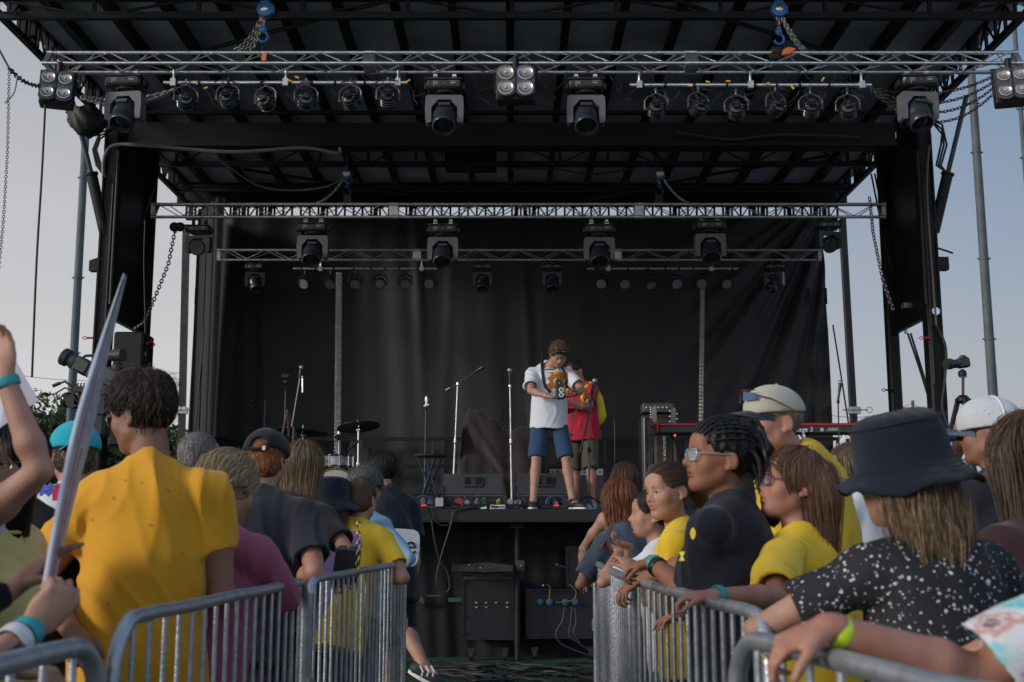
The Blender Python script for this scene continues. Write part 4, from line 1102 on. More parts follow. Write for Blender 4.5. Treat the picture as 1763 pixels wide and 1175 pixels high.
# drum kit
def drums():
    Y = 14.2; c = at(577, 842, Y)
    M_PEARL = mat('pearl_shell', (0.75, 0.77, 0.80), .18, .1, 1, 9, 0, color2=(0.02, 0.025, 0.04), coat=.6)
    M_BRONZE = mat('cymbal_bronze', (0.10, 0.085, 0.05), .35, .8, .3, 30, .2, 90)
    t = root('drum_kit', (c.x, Y, DZ), 'drum kit with a white bass drum and pearl tom behind the ginger man', 'drum kit')
    r = .29
    m = MB(); m.lathe((c.x, Y, c.z - .04), [(r, 0), (r, .42)], axis=(0, 1, 0), n=40); bd_ = m.build('bass_drum', M_PEARL, t, smooth=True)
    m = MB(); m.lathe((c.x, Y - .012, c.z - .04), [(0, 0), (r * .93, .0), (r * .93, .01)], axis=(0, -1, 0), n=40); m.build('drum_head', mat('drum_skin', (0.74, 0.73, 0.68), .6, 0, .06, 5), bd_, smooth=True)
    m = MB(); m.tube([(c.x + r * .97 * math.cos(q * .157), Y - .02, c.z - .04 + r * .97 * math.sin(q * .157)) for q in range(40)], .014, 6, closed=True); m.build('hoop', mat('gold_wood', (0.40, 0.26, 0.10), .35, .2, .2, 20), bd_, smooth=True)
    p = at(602, 783, Y + .15); r2 = .20
    x0 = at(575, 792, Y + .2); h = .13
    m = MB(); m.lathe((x0.x + .03, Y + .2, x0.z - h / 2 - .02), [(r2, 0), (r2, h)], n=32); tm = m.build('tom', M_PEARL, t, smooth=True)
    m = MB()
    for zz in (0, h): m.lathe((x0.x + .03, Y + .2, x0.z - h / 2 - .02 + zz - .01), [(r2 * 1.02, 0), (r2 * 1.045, .01), (r2 * 1.02, .022)], n=32)
    for k in range(10):
        q = k * .628; m.tube([(x0.x + .03 + r2 * 1.03 * math.cos(q), Y + .2 + r2 * 1.03 * math.sin(q), x0.z - h / 2 - .02), (x0.x + .03 + r2 * 1.03 * math.cos(q), Y + .2 + r2 * 1.03 * math.sin(q), x0.z + h / 2 - .02)], .006, 5)
    m.build('rim', M_CHROME, tm, smooth=True)
    def cym(u, v, Yc, rad, tilt, roll, standv, chrome=True):
        cc = at(u, v, Yc); ax = Vector((math.sin(R(roll)), -math.sin(R(tilt)), 1)).normalized()
        m = MB(); m.lathe(cc, [(0, .028), (.03, .026), (.05, .012), (rad * .6, -.002), (rad, -.018), (rad, -.020), (rad * .6, -.006), (.05, .008), (0, .018)], axis=ax, n=40); cy = m.build('cymbal', M_BRONZE, t, smooth=True)
        m = MB(); m.lathe(cc + ax * .02, [(.02, 0), (.024, .012), (.01, .02), (.006, .05)], axis=ax, n=10); m.build('wing_nut', M_CHROME, cy, smooth=True)
        b = Vector((cc.x + .01, Yc, DZ + .02)); m = MB(); m.tube([cc, b.lerp(cc, .55)], .011, 8); m.tube([b.lerp(cc, .55), b], .015, 8)
        m.lathe(cc - Vector((0, 0, .07)), [(.025, 0), (.03, .02), (.02, .05)], n=8); m.lathe(b.lerp(cc, .52), [(.026, 0), (.026, .04)], n=8)
        for k in range(3):
            q = 2.1 * k + .5; m.tube([b + Vector((0, 0, .25)), b + Vector((.25 * math.cos(q), .25 * math.sin(q), 0))], .009, 5)
        m.build('cymbal_stand', M_CHROME, t, smooth=True)
    cym(617, 733, 13.9, .26, -10, -7, 810)
    cym(521, 742, 14.4, .33, -5, 4, 800)
    cym(583, 753, 14.7, .16, 3, 0, 800)
    m = MB(); m.tube([at(505, 765, 14), at(523, 751, 14)], .010, 6); m.ell(at(524, 750, 14), .025, 8); m.build('stand_arm', M_CHROME, t, smooth=True)
    m = MB(); a, b = at(598, 776, 13.9), at(614, 762, 13.9); m.lathe(b, [(.012, -.14), (.02, -.03), (.024, 0), (.018, .03)], axis=(b - a), n=10); m.build('drum_microphone', M_PLASTIC, t, smooth=True)
    m = MB(); m.ell(at(616, 760, 13.9), .02, 8); m.build('yellow_band', mat('yellow_band', (.7, .55, .05), .5), t, smooth=True)
    m = MB(); m.tube([at(614, 762, 13.9), at(611, 800, 13.9), at(611, 850, 13.9)], .009, 6); m.build('microphone_pole', M_BLACKSTEEL, t, smooth=True)
    m = MB(); q = at(630, 812, 14.0); m.lathe((q.x, 14.0, DZ), [(.2, .1), (.2, .45)], n=28); m.build('floor_tom', M_PEARL, t, smooth=True)
drums()
m = MB(); a, b = at(609, 772, 14.9), at(630, 806, 14.9); m.bbox(Vector(((a.x + b.x) / 2, 14.9, (DZ + a.z) / 2)), (b.x - a.x + .1, .3, a.z - DZ), .02)
solo('guitar_amplifier', m, mat('amp_grille', (0.085, 0.075, 0.065), .8, 0, .2, 90, .4, 200), 'brown cloth fronted amplifier half hidden behind the chrome cymbal stand', 'amplifier')

def txt(s, loc, size, rotz, mt, parent, name, ry=0, extr=.001, rx=90, align='LEFT'):
    c = bpy.data.curves.new(name, 'FONT'); c.body = s; c.size = size; c.extrude = extr; c.align_x = align; c.resolution_u = 3
    o = bpy.data.objects.new(name + '_tmp', c); COL.objects.link(o)
    mw = Matrix.Translation(loc) @ Matrix.Rotation(R(rotz), 4, 'Z') @ Matrix.Rotation(R(ry), 4, 'Y') @ Matrix.Rotation(R(rx), 4, 'X')
    dg = bpy.context.evaluated_depsgraph_get(); me = bpy.data.meshes.new_from_object(o.evaluated_get(dg))
    vs = [mw @ v.co for v in me.vertices]; fs = [list(p.vertices) for p in me.polygons]
    bpy.data.objects.remove(o); bpy.data.meshes.remove(me)
    return make_obj(name, vs, fs, mt, parent)

def bassrig():
    Y = 13.6; a, b = at(1106, 808, Y), at(1163, 713, Y); w = b.x - a.x; c = Vector(((a.x + b.x) / 2, Y + .2, 0))
    t = root('bass_amplifier', (c.x, Y + .2, DZ), 'tall black bass amplifier with rounded metal edging behind the guitars', 'amplifier')
    hz = b.z
    m = MB(); m.bbox((c.x, Y + .2, (DZ + hz) / 2), (w, .4, hz - DZ), .03); m.build('cabinet', M_PLASTIC, t)
    m = MB(); rr = .05; x0, x1, z0, z1 = c.x - w / 2 + .03, c.x + w / 2 - .03, DZ + .06, hz - .03
    ex, ez = Vector((1, 0, 0)), Vector((0, 0, 1)); y = Y - .012
    lp = arc_pts(Vector((x0 + rr, y, z1 - rr)), rr, math.pi, math.pi / 2, ex, ez, 4) + arc_pts(Vector((x1 - rr, y, z1 - rr)), rr, math.pi / 2, 0, ex, ez, 4) + arc_pts(Vector((x1 - rr, y, z0 + rr)), rr, 0, -math.pi / 2, ex, ez, 4) + arc_pts(Vector((x0 + rr, y, z0 + rr)), rr, -math.pi / 2, -math.pi, ex, ez, 4)
    m.tube(lp, .009, 6, closed=True); m.build('metal_edging', mat('edge_grey', (0.12, 0.125, 0.13), .4, .6, .1), t, smooth=True)
    for z in (DZ + .26, DZ + .62):
        m = MB(); m.lathe((c.x, Y - .002, z), [(.15, 0), (.155, .01), (.14, .012), (.06, -.0), (0, .004)], axis=(0, -1, 0), n=28); m.build('speaker_cone', mat('cone_grey', (0.04, 0.04, 0.043), .7), t, smooth=True)
    h = Vector((c.x, Y + .15, hz + .075)); m = MB(); m.bbox(h, (w * .92, .3, .12), .015); hd = m.build('amplifier_head', mat('head_grey', (0.06, 0.063, 0.07), .45, .3, .15, 20), t)
    m = MB()
    for k in range(6): m.lathe(h + Vector((-w * .36 + w * .12 * k, -.15, 0)), [(.014, 0), (.012, .02)], axis=(0, -1, 0), n=10)
    m.build('knob', M_ALUDULL, hd, smooth=True)
    m = MB(); m.tube(sag(h + Vector((-.15, -.1, .06)), h + Vector((.16, -.1, .06)), -.035, 8), .01, 6); m.build('handle', M_PLASTIC, hd, smooth=True)
    txt('tc electronic', Vector((at(1146, 795, Y).x, Y - .03, at(1146, 795, Y).z)), .058, 0, M_WHITE, t, 'lettering', ry=-90)
bassrig()
def guitar(u, vhead, Y, label, wood, sb=0):
    top = at(u, vhead, Y); base = Vector((top.x, Y, DZ))
    t = root('guitar', base, label, 'guitar', 'guitars on stands')
    m = MB(); hp = [(-.02, 0), (-.034, .03), (-.036, .09), (-.028, .155), (0, .185), (.02, .17), (.022, .1), (.02, 0)]
    m.extrude(hp, top - Vector((0, 0, .18)), (1, 0, 0), (0, 0, 1), (0, .018, 0)); hd = m.build('headstock', wood, t)
    m = MB()
    for k in range(4 + 2 * sb):
        p = top + Vector((-.045 if (k % 2 == 0 or not sb) else .035, .01, -.04 - .03 * k)); m.ell(p, (.012, .006, .009), 6)
    m.build('tuning_peg', M_CHROME, hd, smooth=True)
    m = MB(); m.bar(top - Vector((0, 0, .18)), Vector((top.x, Y, DZ + .42)), .03, .022); m.build('neck', mat('maple_neck', (0.30, 0.20, 0.11), .45, 0, .2, 10), t)
    m = MB(); bp = []
    for k in range(28):
        q = 2 * math.pi * k / 28; rr = .15 + .035 * math.cos(2 * q) * -1 + .012 * math.cos(3 * q); bp.append((rr * math.cos(q), rr * 1.25 * math.sin(q)))
    m.extrude(bp, Vector((top.x, Y - .02, DZ + .30)), (1, 0, 0), (0, 0, 1), (0, .045, 0)); m.build('body', mat('sunburst', (0.20, 0.09, 0.03), .25, 0, .4, 6, coat=.7) if sb else mat('dark_body', (0.05, 0.035, 0.03), .25, 0, .3, 6, coat=.7), t)
    m = MB(); 
    for s in (-1, 1): m.tube([(top.x + s * .12, Y - .1, DZ + .01), (top.x + s * .03, Y + .05, DZ + .25), (top.x, Y + .06, top.z - .25)], .009, 6)
    m.tube([(top.x - .04, Y - .01, top.z - .24), (top.x - .04, Y + .05, top.z - .24), (top.x + .04, Y + .05, top.z - .24), (top.x + .04, Y - .01, top.z - .24)], .008, 6); m.build('guitar_stand', M_BLACKSTEEL, t, smooth=True)
guitar(1127, 699, 13.2, 'bass guitar with a pale wooden headstock in front of the bass amplifier', mat('pale_maple', (0.45, 0.33, 0.20), .4, 0, .15, 14))
guitar(1160, 702, 13.3, 'guitar with a dark patterned headstock right of the bass amplifier', mat('dark_headstock', (0.16, 0.14, 0.12), .3, 0, .7, 60, coat=.5), 1)
m = MB(); q = at(1110, 775, 13.0); m.extrude([(-.03, 0), (-.02, .3), (0, .32), (.03, .3), (.05, 0)], Vector((q.x, 13.0, DZ)), (1, 0, 0), (0, 0, 1), (0, .08, 0)); solo('wooden_case', m, mat('tan_wood', (0.32, 0.22, 0.11), .6, 0, .2, 10), 'small tan wooden piece leaning at the left foot of the bass amplifier', 'wood')

def keyboard():
    Y = 12.9; a, b = at(1134, 735, Y), at(1474, 729, Y); L = b.x - a.x; c = (a + b) / 2
    t = root('stage_piano', c, 'long red stage piano with a black front behind the man in the beige cap', 'keyboard')
    m = MB(); m.bbox(Vector((c.x, Y + .17, c.z + .005)), (L, .34, .035), .012); m.build('red_body', mat('nord_red', (0.42, 0.025, 0.035), .4, 0, .1, 8), t)
    m = MB(); m.bbox(Vector((c.x, Y + .165, c.z - .052)), (L * .995, .33, .078), .012); m.build('front_panel', mat('keys_black', (0.03, 0.032, 0.036), .5), t)
    for s in (-1, 1):
        m = MB(); m.bbox(Vector((c.x + s * (L / 2 + .012), Y + .165, c.z - .03)), (.03, .35, .13), .012); m.build('end_cheek', mat('nord_red', (0, 0, 0)), t)
    txt('stage 3', Vector((at(1367, 745, Y).x, Y - .006, c.z - .075)), .075, 0, M_WHITE, t, 'lettering')
    m = MB()
    x0 = at(1413, 740, Y).x
    for i in range(3):
        for j in range(3): m.box((x0 + .013 * i, Y - .004, c.z - .065 + .013 * j), (.009, .004, .009))
    for k in range(3): m.box((x0 + .14, Y - .004, c.z - .06 + .012 * k), (.15 - .02 * k, .003, .004))
    m.box((x0 - .17, Y - .004, c.z - .05), (.05, .003, .01)); m.build('panel_marking', M_WHITE, t)
    for cx in (at(1200, 760, Y).x, at(1420, 760, Y).x):
        for s in (-1, 1):
            m = MB(); m.bar((cx - s * .26, Y + .16, c.z - .10), (cx + s * .26, Y + .16, DZ + .02), .04, .03); m.build('stand_leg', M_CHROME if cx > 3 else M_BLACKSTEEL, t)
    m = MB(); m.tube([(at(1383, 755, Y).x, Y, c.z - .1), (at(1388, 775, Y).x, Y, c.z - .2)], .02, 8); m.build('stand_knob', M_ALU, t, smooth=True)
    m = MB(); m.ell(at(1162, 750, Y), .014, 8); m.build('red_lamp', mat('red_led', (.8, .08, .02), .4, 0, 0, emit=((1, .1, .03), 1.2)), t, smooth=True)
keyboard()
def rackbox(u0, u1, v0, v1, Y, label, mt, dep=.35):
    a, b = at(u0, v1, Y), at(u1, v0, Y); t = root('equipment_rack', ((a.x + b.x) / 2, Y, DZ), label, 'rack')
    m = MB(); m.bbox(((a.x + b.x) / 2, Y + dep / 2, (DZ + b.z) / 2), (b.x - a.x, dep, b.z - DZ), .012); m.build('case', M_PLASTIC, t)
    m = MB(); m.box(((a.x + b.x) / 2, Y - .006, b.z - .055), (b.x - a.x - .03, .012, .07)); m.build('front_panel', mt, t)
    m = MB()
    for k in range(10): m.box((a.x + .05 + (b.x - a.x - .1) * k / 9, Y - .016, b.z - .055), (.018, .012, .04 if k % 3 else .02))
    m.build('switch', M_BLACKSTEEL, t)
M_RACK = mat('rack_face', (0.30, 0.31, 0.30), .4, .5, .15, 30)
rackbox(944, 1040, 805, 850, 13.4, 'grey fronted equipment rack behind the legs of the two men', M_RACK)

# floor clutter at the stage edge
def pedalboard(u0, u1, Y, label, seed, hump=None):
    rg = random.Random(seed); a, b = at(u0, 875, Y), at(u1, 875, Y)
    t = root('pedal_board', ((a.x + b.x) / 2, Y, DZ), label, 'pedal board', 'pedal boards at the stage edge')
    m = MB(); m.bbox(((a.x + b.x) / 2, Y + .15, DZ + .025), (b.x - a.x, .3, .05), .01); m.build('board', M_PLASTIC, t)
    cols = [(.6, .05, .03), (.3, .3, .32), (.75, .6, .05), (.05, .2, .6), (.5, .5, .5), (.05, .35, .12), (.4, .42, .44)]
    x = a.x + .05; k = 0
    while x < b.x - .05:
        w = rg.uniform(.045, .08); h = rg.uniform(.035, .06); cc = rg.choice(cols)
        m = MB(); m.bbox((x + w / 2, Y + .08, DZ + .05 + h / 2), (w, .1, h), .008); m.lathe((x + w / 2, Y + .05, DZ + .05 + h), [(.01, 0), (.01, .012)], n=8)
        m.build('effect_pedal', mat('pedal_%d' % (cols.index(cc)), tuple(c * .5 for c in cc), .4, .1, .3, 60), t, smooth=True)
        x += w + rg.uniform(.01, .06); k += 1
    if hump:
        cx = (at(hump[0], 850, Y).x + at(hump[1], 850, Y).x) / 2; rr = (at(hump[1], 850, Y).x - at(hump[0], 850, Y).x) / 2
        m = MB(); pts = [Vector((cx + rr * math.cos(q), Y, DZ + .05 + .085 * math.sin(q))) for q in [k * math.pi / 10 for k in range(11)]]; m.tube(pts, .013, 8); m.build('headphones_band', mat('dark_blue_plastic', (0.03, 0.045, 0.07), .4), t, smooth=True)
        m = MB(); m.box((cx + .0, Y - .012, DZ + .04), (.05, .01, .014)); m.build('red_lamp', mat('red_glow', (.5, .02, .03), .4, emit=((1, .05, .08), .8)), t)
pedalboard(715, 764, 11.78, 'small pedal board with a dark round band, leftmost on the stage edge', 1, (715, 745))
pedalboard(775, 838, 11.85, 'pedal board with red, grey and yellow pedals under the left wedge monitor', 2)
pedalboard(846, 895, 11.8, 'pedal board with blue plugs between the two wedge monitors', 3)
pedalboard(930, 982, 11.85, 'pedal board with a red lamp between the feet of the man in white', 4, (940, 975))
m = MB(); q = at(857, 872, 11.70); m.bbox((q.x, 11.70, DZ + .022), (.155, .06, .04), .006); ps = solo('power_strip', m, M_WHITE, 'white power strip lying at the stage edge below the cables', 'power strip')
m = MB()
for k in range(6): m.box((q.x - .06 + .024 * k, 11.668, DZ + .024), (.013, .006, .02))
o = m.build('socket', M_PLASTIC, None); o.parent = ps; o.location = Vector(ORG[o.name]) - ORG[ps.name]
m = MB(); q = at(833, 873, 11.70); m.bbox((q.x, 11.7, DZ + .015), (.06, .05, .028), .005); solo('adapter_plug', m, M_WHITE, 'small white plug left of the power strip', 'plug')
m = MB(); q = at(757, 862, 11.74); m.bbox((q.x, 11.74, DZ + .07), (.08, .05, .085), .006); solo('junction_box', m, mat('grey_box', (.35, .37, .37), .5, 0, .2, 30), 'small pale grey box beside the leftmost pedal board', 'box')
m = MB(); q = at(721, 884, SF - .05); m.lathe(q, [(.008, 0), (.008, .02)], axis=(0, -1, 0), n=8); solo('bolt_head', m, M_CHROME, 'bright bolt on the stage edge at the left', 'bolt')
rg = random.Random(11)
for k in range(9):
    u = 725 + 26 * k; Y = rg.uniform(11.66, 11.95); pts = []
    x = at(u, 870, Y).x
    for j in range(14):
        pts.append(Vector((x + rg.uniform(-.08, .12) + .035 * j, Y + rg.uniform(-.06, .1), DZ + .012 + (rg.uniform(.02, .16) if rg.random() < .4 else 0))))
    q = [pts[0]]
    for i in range(1, len(pts)): q += [q[-1].lerp(pts[i], .4), q[-1].lerp(pts[i], .75)]
    mb = MB(); mb.tube(q, .0065, 6)
    solo('stage_cable', mb, M_RUBBER if k % 3 else mat('blue_cable', (0.03, 0.07, 0.10), .5), '%s tangled black cable from the left along the stage edge' % (['first', 'second', 'third', 'fourth', 'fifth', 'sixth', 'seventh', 'eighth', 'ninth'][k]), 'cable', 'cables on the stage edge')
YC = 11.56
cab('hanging_cable', [at(730, 872, YC), at(742, 895, YC), at(748, 930, YC), at(757, 965, YC), at(770, 985, YC), at(774, 1010, YC), at(768, 1020, YC), at(755, 1012, YC), at(752, 990, YC), at(762, 950, YC), at(776, 905, YC), at(785, 880, YC), at(835, 872, YC)], .008, 'black cable crossing itself in a loop down the stage front')
cab('hanging_cable', [at(743, 874, YC), at(748, 895, YC), at(762, 905, YC), at(776, 900, YC), at(780, 878, YC)], .006, 'short cable loop over the stage edge at the left')
# ------------------------------------------------------------------ cases and racks in front of the skirt
M_TRIM = mat('case_trim', (0.035, 0.038, 0.042), .4, .7, .3, 12)
M_CASE = mat('case_black', (0.007, 0.008, 0.010), .5, 0, .25, 8, .1, 60)
def flight(u0, u1, v0, v1, Y, name, label, wheels=True):
    a, b = at(u0, v1, Y), at(u1, v0, Y); t = root(name, ((a.x + b.x) / 2, Y, 0), label, 'flight case')
    cx = (a.x + b.x) / 2; w = b.x - a.x; z0, z1 = a.z, b.z
    m = MB(); m.box((cx, Y + .2, (z0 + z1) / 2), (w, .4, z1 - z0)); m.build('shell', M_CASE, t)
    m = MB()
    for x in (a.x, b.x):
        m.box((x, Y - .003, (z0 + z1) / 2), (.022, .02, z1 - z0))
    for z in (z0, z1): m.box((cx, Y - .005, z), (w + .02, .022, .022))
    m.build('edge_trim', M_TRIM, t)
    if wheels:
        for x in (a.x + .08, b.x - .08):
            m = MB(); m.lathe((x - .02, Y + .05, .055), [(.05, 0), (.05, .04)], axis=(1, 0, 0), n=14); m.box((x, Y + .05, .11), (.07, .07, .04)); m.build('castor', M_RUBBER, t, smooth=True)
    return t, a, b
t, a, b = flight(797, 883, 996, 1100, 11.95, 'flight_case', 'black wheeled flight case under the stage, left of the middle post')
m = MB()
for i, v in enumerate((1038, 1046)):
    for k, u in enumerate((820, 837, 854, 873)):
        if i == 1 and k == 2: continue
        m.box(at(u, v, 11.935), (.022, .01, .014))
m.build('connector', M_ALUDULL, t)
m = MB()
for v0, v1 in ((983, 989), (993, 998)):
    p = at(840, v0, 11.93); q = at(840, v1, 11.93); m.box((p.x, 11.93, (p.z + q.z) / 2), (.48, .02, p.z - q.z))
m.build('drawer_front', mat('drawer_grey', (0.05, 0.055, 0.06), .45, .5, .2, 10), t)
m = MB()
for v in (1000, 1062, 1090): p = at(797, v, 11.93); m.box(p, (.04, .02, .03))
m.build('latch', M_TRIM, t)
m = MB(); p = at(887, 1080, 11.9); m.box((p.x, 11.9, p.z), (.035, .02, .34))
for k in range(9): m.box((p.x, 11.885, p.z - .15 + .037 * k), (.018, .01, .018))
m.build('rack_strip', M_TRIM, t)
m = MB(); aa, bb = at(779, 972, 11.8), at(882, 968, 11.8)
m.extrude([(0, .0), (0, .05), (.34, .085), (.60, .055), (.60, 0), (.34, -.01)], Vector((aa.x, 11.62, aa.z - .06)), (1, 0, 0), (0, 0, 1), (0, .35, 0)); tt = solo('metal_sheet', m, mat('panel_brown', (0.035, 0.034, 0.034), .5, .4, .3, 6), 'grey brown folded metal panel lying on the flight case under the stage', 'panel', smooth=False)
m = MB()
for u, v in ((780, 971), (808, 973), (827, 978)): m.ell(at(u, v, 11.58), .012, 6)
p = at(897, 974, 11.75); m.ell(p, .014, 6); solo('rivets', m, M_CHROME, 'bright rivets along the folded metal panel under the stage', 'rivet')
m = MB(); p = at(896, 974, 11.78); m.box(p, (.08, .03, .1)); solo('post_bracket', m, mat('bracket_dull', (0.06, 0.06, 0.062), .5, .5), 'small square bracket on the middle post under the stage', 'bracket', smooth=False)
t, a, b = flight(907, 1030, 1016, 1098, 12.05, 'amplifier_rack', 'black rack with four blue connectors and a blue lamp under the stage')
for u in (930, 946, 973, 990):
    p = at(u, 1037, 12.03); m = MB(); m.lathe(p, [(.034, 0), (.034, .02), (.018, .025), (.018, .045)], axis=(0, -1, 0), n=14); m.build('blue_connector', mat('blue_plug', (0.02, 0.11, 0.20), .4), t, smooth=True)
m = MB(); m.ell(at(935, 1008, 11.98), .010, 8); m.build('blue_lamp', mat('blue_led', (0.05, .1, .9), .4, emit=((0.03, .15, 1), .9)), t, smooth=True)
t, a, b = flight(976, 1040, 943, 1010, 12.15, 'flight_case', 'second small flight case with pale edges under the stage beside the right barricade', False)
m = MB(); m.tube([at(959, 975, 12.0), at(975, 978, 12.0)], .022, 8); m.ell(at(960, 974, 12.0), .03, 8); m.build('latch', M_TRIM, t, smooth=True)
for k, (pts, c) in enumerate([([(945, 1036), (947, 1012), (940, 1006)], (.12, .08, .015)), ([(957, 1038), (985, 1034), (992, 1020), (980, 1006)], (.12, .08, .015)), ([(972, 1045), (968, 1070), (957, 1090), (968, 1110), (1012, 1128)], (.02, .024, .028)), ([(985, 1045), (982, 1075), (980, 1095), (992, 1105), (1012, 1118)], (.02, .024, .028)), ([(990, 1046), (992, 1070), (988, 1090), (1000, 1110)], (.02, .024, .028))]):
    cab('rack_cable', [at(u, v, 11.9 if k < 2 else 11.8) for u, v in pts], .008, ['yellow cable rising from the second blue connector', 'yellow cable looping between the blue connectors', 'grey cable sagging left from the rack under the stage', 'grey cable hanging straight from the rack under the stage', 'grey cable hanging nearest the barricade under the stage'][k], mat('cable_c%d' % (k < 2), c, .6))
m = MB()
for u, v, w in ((748, 1026, 24), (716, 1033, 26), (783, 1033, 22)):
    p = at(u, v, 12.2); m.box(p, (w * .006, .03, .012 if v < 1030 else .04))
solo('equipment_shelf', m, mat('teal_trim', (0.05, 0.09, 0.09), .5, .3), 'dim pale shelf strips low under the stage at the left', 'shelf', smooth=False)
# cable bundle on the turf
rg = random.Random(4)
for k in range(9):
    pts = []; x = -.95 + .05 * k; y = 10.9 + rg.uniform(-.3, .4)
    for j in range(18):
        pts.append((x + .085 * j + rg.uniform(-.02, .02), y + .22 * math.sin(j * .5 + k) * (1 if j > 5 else .2) - .03 * j * (k % 3), .02 + .012 * (k % 4) + rg.uniform(0, .02)))
    cab('ground_cable', pts, .013, '%s black cable from the left in the bundle lying on the turf' % ['first', 'second', 'third', 'fourth', 'fifth', 'sixth', 'seventh', 'eighth', 'ninth'][k])
for k in range(3):
    cab('ground_cable', [(-.45 + .1 * k, 10.8, .02), (-.3 + .12 * k, 10.3, .03), (-.32 + .1 * k, 9.7, .02), (-.2 + .12 * k, 9.0, .02)], .014, '%s black cable running from the bundle towards the camera on the turf' % ['left', 'middle', 'right'][k])
cab('ground_cable', [(-.1, 10.8, .02), (.3, 10.75, .02), (.9, 10.85, .02), (1.6, 10.8, .02)], .016, 'single black cable lying straight across the turf before the stage')

# black speaker box left of stage, broadcast camera, dslr on tripod
a, b = at(192, 642, 12.6), at(247, 571, 12.6)
m = MB(); m.bbox(((a.x + b.x) / 2, 12.8, (a.z + b.z) / 2 - .4), (b.x - a.x, .4, b.z - a.z + .8), .02, None)
t = m.build('speaker_box', M_BLACKSTEEL); tag(t, 'plain black speaker box standing at the foot of the left tower', 'speaker')
m = MB(); p = at(253, 592, 12.7); m.tube([p, p + Vector((.05, 0, .03)), p + Vector((.09, 0, -.01)), p + Vector((.06, 0, -.04))], .008, 6); m.ell(p, .02, 6); solo('red_shackle', m, M_RED, 'small red shackle on the wire beside the left speaker box', 'shackle')
m = MB(); m.chain([at(251, 600, 12.7), at(249, 622, 12.7)], .05, .01, .7); solo('short_chain', m, M_CHAIN, 'short piece of chain hanging under the red shackle', 'chain', smooth=False)

def broadcast():
    Y = 8.6; M_CAM = mat('camera_body', (0.05, 0.05, 0.052), .45, 0, .25, 20, .1, 90); M_CAM2 = mat('camera_rubber', (0.02, 0.02, 0.021), .6)
    c = at(160, 650, Y); t = root('broadcast_camera', (c.x, Y, 0), 'large black broadcast camera on a pedestal behind the glitter poster', 'television camera')
    m = MB(); q = (at(180, 655, Y) - at(112, 620, Y)).normalized(); ax = -q
    l0 = at(112, 615, Y)
    m.lathe(l0 - ax * .04, [(.046, -.08), (.05, 0), (.066, .012), (.068, .05), (.06, .06), (.05, .05)], axis=ax, n=20); m.build('lens_hood', M_CAM2, t, smooth=True)
    m = MB(); p1 = l0 - ax * .16; rot = ax.to_track_quat('X', 'Z').to_matrix(); m.bbox(p1, (.13, .12, .12), .02, rot); m.lathe(p1 + ax * .05, [(.05, 0), (.058, .02), (.058, .05)], axis=ax, n=20); m.build('lens_body', M_CAM, t, smooth=True)
    m = MB(); p2 = l0 - ax * .31; m.bbox(p2, (.20, .12, .12), .02, rot); m.bbox(p2 + Vector((.08, 0, -.02)), (.12, .13, .14), .02, rot); m.build('camera_body', M_CAM, t)
    m = MB(); m.tube([at(141, 618, Y), at(147, 613, Y), at(168, 612, Y), at(176, 617, Y)], .011, 8); m.build('top_handle', M_CAM2, t, smooth=True)
    m = MB(); v = at(200, 612, Y); m.lathe(v, [(.04, -.1), (.045, 0), (.05, .06)], axis=(1, -.3, .0), n=14); m.ell(at(202, 635, Y), (.05, .05, .05), 10); m.build('viewfinder', M_CAM2, t, smooth=True)
    m = MB(); m.bbox(at(150, 672, Y), (.16, .12, .05), .01); m.bbox(at(140, 690, Y), (.09, .1, .09), .01); m.lathe(at(128, 692, Y), [(.045, -.05), (.055, 0), (.05, .05)], axis=(0, -1, 0), n=16); m.build('tripod_head', M_CAM2, t, smooth=True)
    m = MB(); m.tube([at(91, 665, Y), at(112, 657, Y), at(132, 672, Y)], .009, 8); m.tube([at(91, 665, Y), at(103, 660, Y)], .014, 8); m.tube([at(140, 672, Y), at(168, 660, Y), at(186, 668, Y)], .007, 6); m.build('zoom_handle', M_CAM2, t, smooth=True)
    for k in range(4):
        m = MB(); a0 = at(135 + 5 * k, 660, Y); m.tube([a0, at(125 + 9 * k, 680, Y - .05), at(140 + 6 * k, 700, Y - .05), at(150 + 3 * k, 725, Y)], .006, 6); m.build('cable_loop', M_CAM2, t, smooth=True)
    m = MB(); m.tube([(c.x - .02, Y, 0), (c.x - .02, Y, at(0, 715, Y).z)], .05, 12); m.build('pedestal', M_CAM2, t, smooth=True)
    for k in range(3):
        q = 2.1 * k; m = MB(); m.tube([(c.x - .02, Y, .9), (c.x - .02 + .5 * math.cos(q), Y + .5 * math.sin(q), 0)], .025, 8); m.build('pedestal_leg', M_CAM2, t, smooth=True)
    m = MB(); m.bbox(at(170, 700, Y), (.16, .12, .16), .02); m.bbox(at(160, 735, Y), (.22, .16, .16), .02); m.bbox(at(192, 668, Y), (.12, .1, .14), .02); m.build('control_unit', M_CAM2, t)
    m = MB(); m.ell(at(116, 689, Y), (.055, .05, .06), 14); m.build('headset_cup', mat('gloss_black', (0.01, 0.01, 0.012), .15, 0, 0), t, smooth=True)
    m = MB(); m.tube([at(103, 690, Y) + Vector((0, -.05, 0)), at(102, 678, Y) + Vector((0, -.05, 0)), at(112, 668, Y), at(128, 674, Y)], .006, 6); m.build('headset_band', M_CAM2, t, smooth=True)
broadcast()
